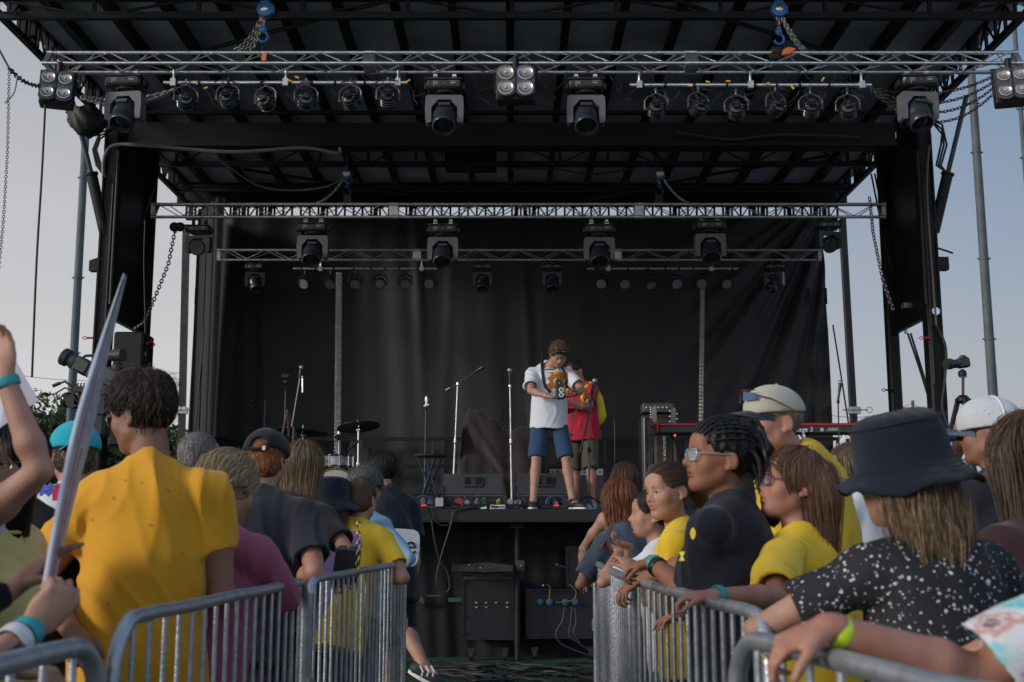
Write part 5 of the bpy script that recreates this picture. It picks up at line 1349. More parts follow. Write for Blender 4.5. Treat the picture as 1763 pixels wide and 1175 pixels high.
def dslr():
    Y = 9.5; c = at(1655, 625, Y); t = root('tripod', (c.x, Y, 0), 'thin black tripod with a blue collar standing right of the stage against the sky', 'tripod')
    m = MB(); m.tube([at(1658, 648, Y), at(1658, 690, Y)], .012, 8); m.build('centre_column', mat('maroon_tube', (0.05, 0.025, 0.03), .4), t, smooth=True)
    m = MB(); m.lathe(at(1657, 645, Y), [(.03, -.02), (.035, 0), (.03, .03)], n=12); m.ell(at(1657, 640, Y), .022, 8); m.build('ball_head', M_BLACKSTEEL, t, smooth=True)
    m = MB(); m.lathe(at(1658, 650, Y), [(.03, 0), (.03, .018)], n=12); m.build('blue_collar', mat('blue_ring', (0.02, .15, .35), .4), t, smooth=True)
    h = at(1658, 688, Y)
    m = MB(); m.ell(h, (.055, .05, .04), 10); m.tube([h + Vector((-.06, 0, -.01)), h + Vector((.06, 0, -.01))], .02, 8); m.build('leg_collar', M_BLACKSTEEL, t, smooth=True)
    for k in range(3):
        q = 2.094 * k + .4; d = Vector((math.cos(q), math.sin(q), 0)); m = MB(); m.tube([h + d * .04, h + d * .42 - Vector((0, 0, h.z * .55)), h + d * .62 - Vector((0, 0, h.z - .01))], [.022, .017, .012], 8); m.build('leg', M_BLACKSTEEL, t, smooth=True)
    t2 = root('stills_camera', c, 'black stills camera with a long hood on the thin tripod right of the stage', 'camera')
    m = MB(); p = at(1658, 625, Y); m.bbox(p, (.10, .08, .085), .015, Matrix.Rotation(R(-8), 3, 'Y')); m.bbox(p + Vector((-.0, 0, .045)), (.045, .05, .035), .008); m.build('camera_body', M_PLASTIC, t2)
    m = MB(); m.lathe(p + Vector((-.04, -.01, -.01)), [(.032, 0), (.036, .03), (.036, .06), (.045, .07), (.047, .12), (.04, .12)], axis=(-1, -.25, -.05), n=18); m.build('lens', M_PLASTIC, t2, smooth=True)
dslr()
# ------------------------------------------------------------------ people: bodies, clothes and hair grown as smooth surfaces
class Field:
    """signed distance on a grid; smooth unions of tapered limbs and ellipsoids, meshed with surface nets"""
    def __init__(s, lo, hi, h):
        s.h = h; s.lo = np.array(lo, float) - 3 * h
        s.n = np.ceil((np.array(hi, float) - s.lo) / h).astype(int) + 3
        s.D = np.full(tuple(s.n), 1.0, np.float32)
    def sub(s, lo, hi, m):
        a = np.maximum(0, np.floor((np.array(lo) - m - s.lo) / s.h).astype(int))
        b = np.minimum(s.n, np.ceil((np.array(hi) + m - s.lo) / s.h).astype(int) + 1)
        if np.any(b <= a): return None
        X = [(s.lo[i] + np.arange(a[i], b[i]) * s.h).astype(np.float32) for i in range(3)]
        return (slice(a[0], b[0]), slice(a[1], b[1]), slice(a[2], b[2])), X[0][:, None, None], X[1][None, :, None], X[2][None, None, :]
    def comb(s, sl, d, k, op):
        A = s.D[sl]
        if op == 'sub': d = -d; A2, d2 = -A, -d
        if op == 'add':
            h = np.clip(.5 + .5 * (A - d) / k, 0, 1); s.D[sl] = A + (d - A) * h - k * h * (1 - h)
        elif op == 'sub':
            h = np.clip(.5 - .5 * (A - d) / k, 0, 1); s.D[sl] = A + (d - A) * h + k * h * (1 - h)
        elif op == 'and':
            h = np.clip(.5 - .5 * (A - d) / k, 0, 1); s.D[sl] = A + (d - A) * h + k * h * (1 - h)
    def cone(s, a, b, ra, rb, k=.015, op='add', cut=None, flat=None):
        """cut=(point, normal): keep the side against the normal; flat=(dir, f): squash the cross-section along dir"""
        a = np.array(a, float); b = np.array(b, float); R_ = max(ra, rb)
        g = s.sub(np.minimum(a, b) - R_, np.maximum(a, b) + R_, k + .02)
        if g is None: return
        sl, X, Y, Z = g
        ba = b - a; L2 = float(ba @ ba) + 1e-9
        px, py, pz = X - a[0], Y - a[1], Z - a[2]
        t = np.clip((px * ba[0] + py * ba[1] + pz * ba[2]) / L2, 0, 1)
        qx, qy, qz = px - ba[0] * t, py - ba[1] * t, pz - ba[2] * t
        d2 = qx * qx + qy * qy + qz * qz
        if flat is not None:
            f = np.array(flat[0], float); c = qx * f[0] + qy * f[1] + qz * f[2]
            d2 = d2 + c * c * (1 / flat[1] ** 2 - 1)
        d = np.sqrt(d2) - (ra + (rb - ra) * t)
        if cut is not None:
            c, n = np.array(cut[0]), np.array(cut[1]); d = np.maximum(d, (X - c[0]) * n[0] + (Y - c[1]) * n[1] + (Z - c[2]) * n[2])
        s.comb(sl, d, k, op)
    def ell(s, c, r, Rm=None, k=.015, op='add'):
        c = np.array(c, float); r = np.array(r, float); Rm = np.eye(3) if Rm is None else np.array(Rm, float)   # columns = axes
        ext = np.sqrt(((Rm * r) ** 2).sum(1))
        g = s.sub(c - ext, c + ext, k + .02)
        if g is None: return
        sl, X, Y, Z = g
        px, py, pz = X - c[0], Y - c[1], Z - c[2]
        k0 = 0; k1 = 0
        for i in range(3):
            q = (px * Rm[0, i] + py * Rm[1, i] + pz * Rm[2, i]) / r[i]
            k0 = k0 + q * q; k1 = k1 + (q / r[i]) ** 2
        k0 = np.sqrt(k0); d = k0 * (k0 - 1) / (np.sqrt(k1) + 1e-6)
        s.comb(sl, d, k, op)
    def halfspace(s, c, n, k=.006, region=None):
        """cut away everything on the side of n"""
        c = np.array(c, float); n = np.array(n, float); n /= np.linalg.norm(n)
        lo, hi = (s.lo, s.lo + s.n * s.h) if region is None else region
        g = s.sub(lo, hi, 0)
        if g is None: return
        sl, X, Y, Z = g
        d = (X - c[0]) * n[0] + (Y - c[1]) * n[1] + (Z - c[2]) * n[2]
        s.comb(sl, d.astype(np.float32), k, 'and')
    def displace(s, fn, band=.03):
        idx = np.nonzero(np.abs(s.D) < band)
        P = np.stack([s.lo[i] + idx[i] * s.h for i in range(3)], 1)
        s.D[idx] += fn(P).astype(np.float32)
    def mesh(s):
        D = s.D; ins = D < 0
        nx, ny, nz = D.shape
        cnt = np.zeros((nx - 1, ny - 1, nz - 1), np.uint8)
        for a in (0, 1):
            for b in (0, 1):
                for c in (0, 1): cnt += ins[a:nx - 1 + a, b:ny - 1 + b, c:nz - 1 + c]
        act = (cnt > 0) & (cnt < 8)
        I = np.argwhere(act)
        if len(I) == 0: return np.zeros((0, 3)), np.zeros((0, 4), int)
        idm = np.full(act.shape, -1, np.int32); idm[tuple(I.T)] = np.arange(len(I))
        acc = np.zeros((len(I), 3)); w = np.zeros(len(I))
        C = [(a, b, c) for a in (0, 1) for b in (0, 1) for c in (0, 1)]
        val = {c: D[I[:, 0] + c[0], I[:, 1] + c[1], I[:, 2] + c[2]].astype(np.float64) for c in C}
        for c in C:
            for ax in range(3):
                if c[ax] == 0:
                    e = list(c); e[ax] = 1; e = tuple(e)
                    v0, v1 = val[c], val[e]; m = (v0 < 0) != (v1 < 0)
                    t = np.where(m, v0 / np.where(m, v0 - v1, 1), 0)
                    p = np.tile(np.array(c, float), (len(I), 1)); p[:, ax] += t
                    acc += p * m[:, None]; w += m
        V = s.lo + (I + acc / w[:, None]) * s.h
        F = []
        for ax in range(3):
            o1, o2 = [(1, 2), (2, 0), (0, 1)][ax]
            sl0 = [slice(1, d - 1) for d in D.shape]; sl0[ax] = slice(0, D.shape[ax] - 1)
            sl1 = list(sl0); sl1[ax] = slice(1, D.shape[ax])
            A, B = ins[tuple(sl0)], ins[tuple(sl1)]
            for flip, M in ((0, A & ~B), (1, ~A & B)):
                E = np.argwhere(M)
                if not len(E): continue
                off = np.ones(3, int); off[ax] = 0; E = E + off
                u = np.zeros(3, int); u[o1] = 1; v = np.zeros(3, int); v[o2] = 1
                q = [idm[tuple((E - u - v).T)], idm[tuple((E - v).T)], idm[tuple(E.T)], idm[tuple((E - u).T)]]
                if flip: q = q[::-1]
                F.append(np.stack(q, 1))
        F = np.concatenate(F); F = F[(F >= 0).all(1)]
        return V, F
    def sample(s, P):
        q = (P - s.lo) / s.h; q = np.clip(q, 0, np.array(s.D.shape) - 2.001); i = q.astype(int); f = q - i
        out = 0
        for a in (0, 1):
            for b in (0, 1):
                for c in (0, 1):
                    w = (f[:, 0] if a else 1 - f[:, 0]) * (f[:, 1] if b else 1 - f[:, 1]) * (f[:, 2] if c else 1 - f[:, 2])
                    out = out + w * s.D[i[:, 0] + a, i[:, 1] + b, i[:, 2] + c]
        return out
    def grad(s, P):
        e = s.h; g = np.stack([s.sample(P + np.eye(3)[i] * e) - s.sample(P - np.eye(3)[i] * e) for i in range(3)], 1)
        return g / (np.linalg.norm(g, axis=1, keepdims=True) + 1e-9)

def smooth_verts(V, F, it=1, f=.5):
    for _ in range(it):
        acc = np.zeros_like(V); n = np.zeros(len(V))
        for a, b in ((0, 1), (1, 2), (2, 3), (3, 0)):
            np.add.at(acc, F[:, a], V[F[:, b]]); np.add.at(acc, F[:, b], V[F[:, a]]); np.add.at(n, F[:, a], 1); np.add.at(n, F[:, b], 1)
        V = V + (acc / np.maximum(n, 1)[:, None] - V) * f
    return V

def mesh_obj(name, V, F, mats, parent, fmat=None):
    o_ = np.array(ORG[parent.name])
    me = bpy.data.meshes.new(name)
    me.vertices.add(len(V)); me.vertices.foreach_set('co', (V - o_).astype(np.float32).ravel())
    k = F.shape[1]
    me.loops.add(len(F) * k); me.loops.foreach_set('vertex_index', F.astype(np.int32).ravel())
    me.polygons.add(len(F)); me.polygons.foreach_set('loop_start', (np.arange(len(F)) * k).astype(np.int32)); me.polygons.foreach_set('loop_total', np.full(len(F), k, np.int32))
    me.polygons.foreach_set('use_smooth', np.ones(len(F), dtype=bool))
    for m in (mats if isinstance(mats, (list, tuple)) else [mats]): me.materials.append(m)
    if fmat is not None: me.polygons.foreach_set('material_index', fmat.astype(np.int32))
    me.update(); me.validate()
    o = bpy.data.objects.new(name, me); COL.objects.link(o); o.parent = parent
    ORG[o.name] = Vector(o_)
    return o

def A_(v): return np.array(v, float)
def unit(v): v = A_(v); return v / (np.linalg.norm(v) + 1e-12)
def rotm(az=0, pitch=0, roll=0):
    """columns right, forward, up; az clockwise from +Y, pitch up positive, roll to the right positive (degrees)"""
    M = Matrix.Rotation(-R(az), 3, 'Z') @ Matrix.Rotation(R(pitch), 3, 'X') @ Matrix.Rotation(R(roll), 3, 'Y')
    return np.array(M)

def fold_fn(seed, amp, Rm, org, scale=1.0, vert=1.0):
    """soft cloth folds"""
    rg = np.random.default_rng(seed)
    ph = rg.uniform(0, 6.28, 12); dr = rg.uniform(-1, 1, (6, 2))
    def fn(P):
        q = (P - org) @ Rm
        x, y, z = q[:, 0], q[:, 1], q[:, 2]
        u = x + .8 * y
        wz = .06 * np.sin(z * 7 + ph[0]) + .03 * np.sin(z * 15 + x * 9 + ph[1])
        f = 0
        for i in range(4):
            s_ = (13 + 9 * i) * scale
            a = np.sin((u + wz + z * (.25 + .4 * dr[i, 0]) / vert) * s_ + ph[2 + i])
            env = .5 + .5 * np.sin(z * (5 + 2 * i) + x * 6 * dr[i, 1] + ph[6 + i])
            f = f + (1 - np.abs(a)) ** 2 * env / (1 + .55 * i)
        g = np.sin((z + .5 * x * dr[4, 0]) * 24 * scale + 3 * np.sin(x * 9 + ph[10])) * np.sin(x * 8 + y * 5 + ph[11])
        return -amp * (f - .6) - amp * .35 * g
    return fn

HEAD_FRONT = dict()
def head_prims(F_, Hm, Hc, s, fem=0, age=0, smile=0, mouth_open=0, nose=1.0):
    """face and skull in the head frame (right, forward, up), unit size .238 m from chin to crown"""
    def P(x, y, z): return Hc + Hm @ (A_((x, y, z)) * s)
    def E(c, r, k=.012, op='add', Rl=None): F_.ell(P(*c), A_(r) * s, Hm if Rl is None else Hm @ Rl, k * s, op)
    def Cc(a, b, ra, rb, k=.012, op='add'): F_.cone(P(*a), P(*b), ra * s, rb * s, k * s, op)
    E((0, -.014, .035), (.073, .094, .087))
    E((0, .018, -.020), (.064, .070, .085), .03)
    E((0, .040, -.062), (.044, .040, .042), .03)
    jw = .045 if not fem else .040
    for sx in (-1, 1):
        Cc((sx * jw * 1.08, .006, -.052), (sx * .013, .062, -.090), .022, .018, .022)
        E((sx * .040, .052, -.022), (.026, .024, .028), .025)
        Cc((sx * .016, .081, .022), (sx * .044, .066, .022), .0085 if not fem else .007, .006, .014)
    E((0, .066, -.088), (.019, .017, .017), .018)
    E((0, .070, .050), (.050, .020, .030), .03)
    for sx in (-1, 1):
        E((sx * .032, .096, .003), (.019, .020, .012), .014, 'sub')
    # nose
    Cc((0, .083, .010), (0, .1035, -.024), .0070 * nose, .0102 * nose, .012)
    for sx in (-1, 1): E((sx * .0125, .0915, -.028), (.0075, .010, .0075), .007)
    E((0, .0795, -.050), (.022, .0145, .022), .018)
    # lips
    sp = .0235 + .004 * smile; up = .006 * smile
    for sx in (-1, 1):
        Cc((0, .0915, -.0525), (sx * sp, .0775, -.0560 + up), .0050, .0028, .006)
        Cc((0, .0895, -.0625 - .004 * mouth_open), (sx * sp * .9, .0770, -.0585 + up), .0060, .0030, .006)
    E((0, .097, -.0572 - .001 * mouth_open), (.022, .012, .0014 + .003 * mouth_open), .004, 'sub')
    E((0, .090, -.074), (.017, .010, .005), .008, 'sub')
    # eyelids
    for sx in (-1, 1):
        E((sx * .031, .0735, .003), (.0150, .0135, .0125), .006)
        E((sx * .031, .090, .0025), (.0125, .013, .0048), .003, 'sub')
    # ears
    for sx in (-1, 1):
        Rl = np.array(Matrix.Rotation(R(18) * sx, 3, 'Z') @ Matrix.Rotation(R(-12), 3, 'X'))
        E((sx * .0765, -.024, -.004), (.0085, .018, .031), .006, 'add', Rl)
        E((sx * .085, -.018, -.002), (.006, .010, .018), .005, 'sub', Rl)
        E((sx * .0725, -.014, -.030), (.008, .009, .010), .006)

def hand(F_, W, d, n, t, k=1.0, curl=(.35, .45, .5, .55), spread=.0, thumb=.6, thumb_curl=.4, fr=.0076):
    """W wrist, d towards the fingers, n out of the palm, t towards the thumb"""
    d, n, t = unit(d), unit(n), unit(t)
    M = np.stack([t, d, n], 1)
    F_.ell(W + d * .048 * k, A_((.040, .050, .0145)) * k, M, .012 * k)
    F_.cone(W - d * .01 * k, W + d * .045 * k, .024 * k, .026 * k, .015 * k, flat=(n, .66))
    F_.ell(W + d * .035 * k + t * .020 * k + n * .006 * k, A_((.019, .032, .014)) * k, M, .01 * k)
    offs = [.029, .0098, -.0092, -.0275]; Ls = [.072, .080, .074, .058]
    for i in range(4):
        base = W + (d * (.088 - .004 * abs(i - 1)) + t * offs[i]) * k
        ang = 0; dirv = unit(d + t * spread * (1.2 - i * .8) * .5)
        p = base - dirv * .02 * k
        for j, fl in enumerate((.45, .31, .24)):
            c = curl[i] * (1.0 if j == 0 else 1.15)
            ang += c
            v = dirv * math.cos(ang) + n * math.sin(ang)
            L = Ls[i] * fl * k + (.02 * k if j == 0 else 0)
            if j == 0: v0 = dirv * math.cos(ang) + n * math.sin(ang); q = base + v0 * Ls[i] * fl * k; F_.cone(p, base, fr * 1.12 * k, fr * 1.1 * k, .006 * k)
            else: q = p + v * L
            if j == 0: F_.cone(base, q, fr * 1.1 * k, fr * 1.0 * k, .004 * k)
            else: F_.cone(p, q, fr * (1.0 - .06 * j) * k, fr * (.95 - .10 * j) * k, .002 * k)
            p = q
    b0 = W + (d * .022 + t * .022) * k
    v = unit(d * (1 - thumb * .55) + t * thumb + n * thumb_curl * .5)
    p1 = b0 + v * .042 * k; F_.cone(b0, p1, .0125 * k, .0108 * k, .008 * k)
    v2 = unit(v + d * .35 + n * thumb_curl * .8 - t * thumb_curl * .3); p2 = p1 + v2 * .030 * k; F_.cone(p1, p2, .0105 * k, .0098 * k, .003 * k)
    v3 = unit(v2 + n * thumb_curl * .5); F_.cone(p2, p2 + v3 * .022 * k, .0098 * k, .0080 * k, .003 * k)

def ik(S, W, pole, L1, L2):
    S, W, pole = A_(S), A_(W), A_(pole)
    v = W - S; D = np.linalg.norm(v)
    if D > (L1 + L2) * .995: W = S + v / D * (L1 + L2) * .995; v = W - S; D = np.linalg.norm(v)
    D = max(D, abs(L1 - L2) + .01)
    u = v / max(np.linalg.norm(v), 1e-6)
    a = (L1 * L1 - L2 * L2 + D * D) / (2 * D); h = math.sqrt(max(0, L1 * L1 - a * a))
    pv = pole - S; pv = pv - u * (pv @ u); pv = unit(pv)
    return S + u * a + pv * h, W

def skin_mat(nm, c, red=.12):
    m = mat('skin_' + nm, c, .50, 0, .12, 16, .30, 330, spec=.5, color2=(c[0] * .80, c[1] * .68, c[2] * .64), detail=8); b = m.node_tree.nodes['Principled BSDF']; b.inputs['Subsurface Weight'].default_value = .12; b.inputs['Subsurface Radius'].default_value = (1, .35, .2); b.inputs['Subsurface Scale'].default_value = .012; return m
SK = {'fair': (0.44, 0.250, 0.178), 'pale': (0.52, 0.32, 0.24), 'tan': (0.27, 0.135, 0.085), 'brown': (0.29, 0.13, 0.072), 'olive': (0.36, 0.20, 0.13), 'pink': (0.42, 0.215, 0.155)}
def lips_mat(nm): c = SK[nm]; return mat('lips_' + nm, (c[0] * .85, c[1] * .55, c[2] * .6), .35, 0, .1, 30)
def hair_mats(nm, c, c2, c3):
    c2 = tuple(a * .45 + b * .55 for a, b in zip(c2, c)); c3 = tuple(a * .6 + b * .4 for a, b in zip(c3, c))
    return [mat('hair_%s_base' % nm, c, .48, 0, .35, 70, .35, 160, spec=.35, stretch=(1, 1, .10)), mat('hair_%s_light' % nm, c2, .42, 0, .2, 40, spec=.4), mat('hair_%s_dark' % nm, c3, .5, 0, .2, 40, spec=.3)]
HAIR = {
    'darkbrown': ((0.030, 0.020, 0.015), (0.060, 0.040, 0.028), (0.015, 0.011, 0.009)),
    'black': ((0.010, 0.009, 0.010), (0.022, 0.020, 0.022), (0.006, 0.006, 0.006)),
    'blonde': ((0.30, 0.225, 0.125), (0.60, 0.48, 0.32), (0.085, 0.062, 0.038)),
    'dirtyblonde': ((0.17, 0.105, 0.055), (0.40, 0.27, 0.15), (0.075, 0.045, 0.025)),
    'ginger': ((0.24, 0.085, 0.028), (0.36, 0.15, 0.055), (0.11, 0.04, 0.015)),
    'red': ((0.16, 0.052, 0.022), (0.27, 0.095, 0.040), (0.075, 0.026, 0.013)),
    'auburn': ((0.065, 0.026, 0.018), (0.12, 0.048, 0.030), (0.030, 0.014, 0.010)),
    'brown': ((0.075, 0.046, 0.028), (0.14, 0.090, 0.055), (0.038, 0.024, 0.016)),
    'grey': ((0.16, 0.15, 0.14), (0.36, 0.35, 0.34), (0.07, 0.062, 0.058)),
    'greycurl': ((0.10, 0.10, 0.105), (0.24, 0.24, 0.25), (0.045, 0.045, 0.05)),
    'lightbrown': ((0.13, 0.085, 0.050), (0.22, 0.155, 0.095), (0.065, 0.042, 0.027)),
    'copper': ((0.13, 0.055, 0.035), (0.20, 0.10, 0.065), (0.07, 0.032, 0.022)),
}

def strands(F_, Hm, Hc, s, parent, mats, n, L, seed, comb, spawn, rad=.0012, lift=.003, step=.010, wild=.25, down=1.0, curl=0.0, curlf=60):
    """hair strands that follow the hair surface: spawn(rg, n) -> points, comb(P) -> flow direction"""
    rg = np.random.default_rng(seed)
    P = spawn(rg, n)
    g = F_.grad(P); P = P - g * (F_.sample(P)[:, None] - lift * .5)
    steps = max(3, int(L / step))
    rl = rg.uniform(.55, 1.0, n); off = rg.uniform(-.25, 1.1, n) * lift * np.where(rg.random(n) < .07, 3.5, 1.0)
    jit = rg.normal(size=(n, 3)) * wild
    ph = rg.uniform(0, 6.28, n)
    path = [P.copy()]
    for k in range(steps):
        d = comb(P) + jit * (.4 + .6 * k / steps)
        if curl: 
            a = ph + k * step * curlf; d = d + curl * (np.sin(a)[:, None] * Hm[:, 0] + np.cos(a)[:, None] * Hm[:, 2])
        g = F_.grad(P)
        d = d - g * (d * g).sum(1, keepdims=True) * .85
        d /= np.linalg.norm(d, axis=1, keepdims=True) + 1e-9
        P = P + d * step * rl[:, None]
        sd = F_.sample(P)
        corr = np.clip(sd - off, -.012, .012) * np.where(sd < .03, 1, 0)
        P = P - F_.grad(P) * corr[:, None]
        path.append(P.copy())
    path = np.stack(path, 1)         # n, K, 3
    K = path.shape[1]
    T = np.gradient(path, axis=1); T /= np.linalg.norm(T, axis=2, keepdims=True) + 1e-9
    g = F_.grad(path.reshape(-1, 3)).reshape(path.shape)
    B = np.cross(T, g); B /= np.linalg.norm(B, axis=2, keepdims=True) + 1e-9
    N = np.cross(B, T)
    tap = (np.minimum(1, np.linspace(0, 1, K) * 6 + .35) * (1 - np.linspace(0, 1, K) ** 3 * .85))[None, :, None] * rad
    V = np.stack([path + B * tap * 1.7, path + N * tap, path - B * tap * 1.7], 2)      # n,K,3verts,3
    V = V.reshape(-1, 3)
    base = (np.arange(n) * K * 3)[:, None, None] + (np.arange(K - 1) * 3)[None, :, None]
    fs = []
    for a, b in ((0, 1), (1, 2), (2, 0)):
        q = np.stack([base + a, base + b, base + 3 + b, base + 3 + a], 3); fs.append(q)
    F = np.concatenate(fs, 2).reshape(-1, 4)
    mi = np.repeat(rg.choice(3, n, p=[.4, .33, .27]), (K - 1) * 3)
    return mesh_obj('hair_strands', V, F, mats, parent, mi)
def proj(p):
    x, y, z = p[0], p[1], p[2] - EYE; d = y * CP + z * SP; v = -y * SP + z * CP
    return (round(W0 / 2 + FPX * x / d), round(H0 / 2 - FPX * v / d))
def person(head, label, az=0, haz=0, hp=0, hr=0, hs=.236, skin='fair', fem=0, floor=0.0, lean=8, side=0, sw=None, g=1.0, belly=0, bust=0,
           armL=None, armR=None, shirt=None, pants=None, hair=None, shoes=(0.03, 0.03, 0.03), vox=.006, legs=None, smile=0, mouth=0,
           brow=None, eyes=True, group='people in the crowd along the barricades', face=True, drop=.055, nose=1.0, neckshift=(0, 0)):
    """head = (u, v, Y) of the middle of the head in the photograph; returns a dict with frames for what is worn or held"""
    Hc = A_(at(*head)); s = hs / .238; Hm = rotm(haz, hp, hr); Bm = rotm(az, -lean, side); Bz = rotm(az)
    N = Hc + Hm @ (A_((0, -.034, -.115)) * s) + A_((0, 0, -drop)) * s
    N = N + Bz @ A_((neckshift[0], neckshift[1], 0))
    tall = (Hc[2] + .123 * s - floor); kk = tall / 1.72
    Lt = (N[2] - floor) * .365
    Pv = N - Bm[:, 2] * Lt
    fl = floor
    sw = sw if sw else (.175 if not fem else .150) * kk
    base = Vector((Pv[0], Pv[1], fl))
    root_ = root('person', base, label, 'person', group)
    msk = skin_mat(skin, SK[skin]); mlip = lips_mat(skin)
    X, Fw, T = Bm[:, 0], Bm[:, 1], Bm[:, 2]
    def Bp(x, y, z): return Pv + X * x + Fw * y + T * z
    # arms
    L1, L2 = .285 * kk, .250 * kk
    S = {}; E = {}; W = {}
    arms = {}
    for key, sx, a in (('L', -1, armL), ('R', 1, armR)):
        a = dict(a or {}); up = a.get('raise', 0)
        S[key] = Bp(sx * sw * (1 - .12 * up), 0, Lt * (.872 + .13 * up)) 
        if 'wrist' in a: Wt = A_(at(*a['wrist'])) if len(a['wrist']) == 3 else A_(a['wrist'][1:])
        else: Wt = S[key] + A_((0, 0, -(L1 + L2) * .985)) + Bz @ A_((sx * .05, .06, 0))
        if 'pole' in a: pole = A_(at(*a['pole']))
        elif 'elbow' in a: pole = A_(at(*a['elbow']))
        else: pole = S[key] + Bz @ A_((sx * .25, -.35, -.3))
        e, w_ = ik(S[key], Wt, pole, L1 * a.get('l1', 1), L2 * a.get('l2', 1)); E[key] = e; W[key] = w_; arms[key] = a
    # ---- body field
    foot = legs or {}
    fL = A_((*(Pv[:2] + (Bz @ A_((-.10 * kk, .02, 0)))[:2]), fl)); fR = A_((*(Pv[:2] + (Bz @ A_((.10 * kk, -.02, 0)))[:2]), fl))
    if 'L' in foot: fL = A_(foot['L'])
    if 'R' in foot: fR = A_(foot['R'])
    allp = [Hc + A_((0, 0, .15)), Hc - A_((0, 0, .1)), fL, fR, Bp(.22, .2, 0), Bp(-.22, -.2, 0), Bp(.22, -.2, Lt), Bp(-.22, .2, Lt), *E.values(), *W.values()]
    lo = np.min(allp, 0) - .14; hi = np.max(allp, 0) + .14; lo[2] = max(lo[2], fl - .02)
    for w_, a in ((W['L'], arms['L']), (W['R'], arms['R'])):
        lo = np.minimum(lo, w_ - .20); hi = np.maximum(hi, w_ + .20)
    F_ = Field(lo, hi, vox)
    def torso(Q, e=0.0, k=.05, skinny=1.0):
        Q.ell(Bp(0, 0, .02 * kk), A_((.150 * g, .112 * g, .13)) * kk * skinny + e, Bm, k)
        Q.ell(Bp(0, .0, Lt * .36), A_((.132 * g, .098 * g, .17)) * kk * skinny + e, Bm, k)
        Q.ell(Bp(0, .005, Lt * .66), A_((.150 * g, .108 * g, .17)) * kk * skinny + e, Bm, k)
        Q.ell(Bp(0, -.02, Lt * .82), A_((.145 * (sw / .175 / kk) * .5 + .145 * .5, .088 * g, .105)) * kk * skinny + e, Bm, k)
        if belly: Q.ell(Bp(0, .06 * kk, Lt * .28), A_((.125 * g, .075 + .07 * belly, .13)) * kk + e, Bm, k)
        if bust:
            for sx in (-1, 1): Q.ell(Bp(sx * .068 * kk, .085 * kk * g, Lt * .66), A_((.058, .045 + .02 * bust, .062)) * kk + e, Bm, .04)
        for sx in (-1, 1):
            Q.cone(Bp(sx * sw * .25, -.015, Lt * .93), Bp(sx * sw * .93, -.003, Lt * .865), .050 * kk + e, .048 * kk + e, .04)
            Q.cone(Bp(sx * .02, -.02, Lt * 1.04), Bp(sx * sw * .80, -.01, Lt * .90), .042 * kk + e, .036 * kk + e, .04)
    torso(F_, -.008 if shirt else -.002)
    nk = (.052 if not fem else .044) * s * (1.06 if g > 1.05 else 1)
    F_.cone(Hc + Hm @ (A_((0, -.022, -.055)) * s), N - T * .01, nk, nk * 1.12, .025)
    al = .047 * kk * (g ** .7), .038 * kk * (g ** .6), .036 * kk * (g ** .6), .0235 * kk
    if fem: al = tuple(q * .86 for q in al)
    for key in 'LR':
        a = arms[key]; th = a.get('thick', 1)
        F_.ell(S[key], A_((.048, .048, .048)) * kk * th * (.88 if fem else 1), None, .02)
        mid = S[key] * .5 + E[key] * .5
        F_.cone(S[key], mid, al[0] * th, al[0] * .95 * th, .025); F_.cone(mid, E[key], al[0] * .95 * th, al[1] * .86 * th, .02)
        q = E[key] * .72 + W[key] * .28
        F_.cone(E[key], q, al[1] * .86 * th, al[2] * 1.05 * th, .012); F_.cone(q, W[key], al[2] * 1.05 * th, al[3] * th, .012)
        d = unit(W[key] - E[key])
        hd_ = unit(A_(a['hdir'])) if 'hdir' in a else d
        nn = A_(a.get('palm', (0, 0, -1))); nn = unit(nn - hd_ * (nn @ hd_))
        tt = np.cross(hd_, nn) * (1 if key == 'L' else -1) * a.get('tflip', 1)
        hand(F_, W[key], hd_, nn, tt, kk * a.get('hk', .98) * (.92 if fem else 1), a.get('curl', (.3, .35, .4, .45)), a.get('spread', 0), a.get('thumb', .6), a.get('tcurl', .4))
        arms[key]['frame'] = (W[key], hd_, nn, tt)
    # legs
    hipz = .0
    for key, sx, ft in (('L', -1, fL), ('R', 1, fR)):
        hp_ = Bp(sx * .085 * kk * g, 0, -.01)
        kn = foot.get('k' + key)
        ank = ft + A_((0, 0, .085 * kk))
        if kn is None: kn = hp_ * .5 + ank * .5 + Bz @ A_((sx * .005, .03, 0)) + A_((0, 0, .02))
        kn = A_(kn); arms['kn' + key] = kn; arms['hip' + key] = hp_; arms['ank' + key] = ank
        F_.cone(hp_, kn, .082 * kk * g, .052 * kk, .03)
        cf = kn * .68 + ank * .32 - Bz[:, 1] * .018
        F_.cone(kn, cf, .050 * kk, .052 * kk, .015); F_.cone(cf, ank, .052 * kk, .034 * kk, .02)
        fd = unit(foot.get('d' + key, Bz[:, 1])) if True else None
        F_.cone(ank, ft + A_((0, 0, .04)) + fd * .10 * kk, .036 * kk, .028 * kk, .02)
        arms['fd' + key] = fd
    head_prims(F_, Hm, Hc, s, fem, smile=smile, mouth_open=mouth, nose=nose)
    V, F = F_.mesh(); V = smooth_verts(V, F, 1, .35)
    # lips colour by region
    cen = V[F].mean(1); q = (cen - Hc) @ Hm / s
    sp = .0235 + .004 * smile
    lipm = (np.abs(q[:, 0]) < sp) & (q[:, 1] > .074) & (q[:, 2] < -.0485 - .12 * np.abs(q[:, 0]) + (.2 * smile * np.abs(q[:, 0]))) & (q[:, 2] > -.0675 + .35 * np.abs(q[:, 0]) + (.1 * smile * np.abs(q[:, 0])))
    body = mesh_obj('body', V, F, [msk, mlip], root_, lipm.astype(int) if face else np.zeros(len(F)))
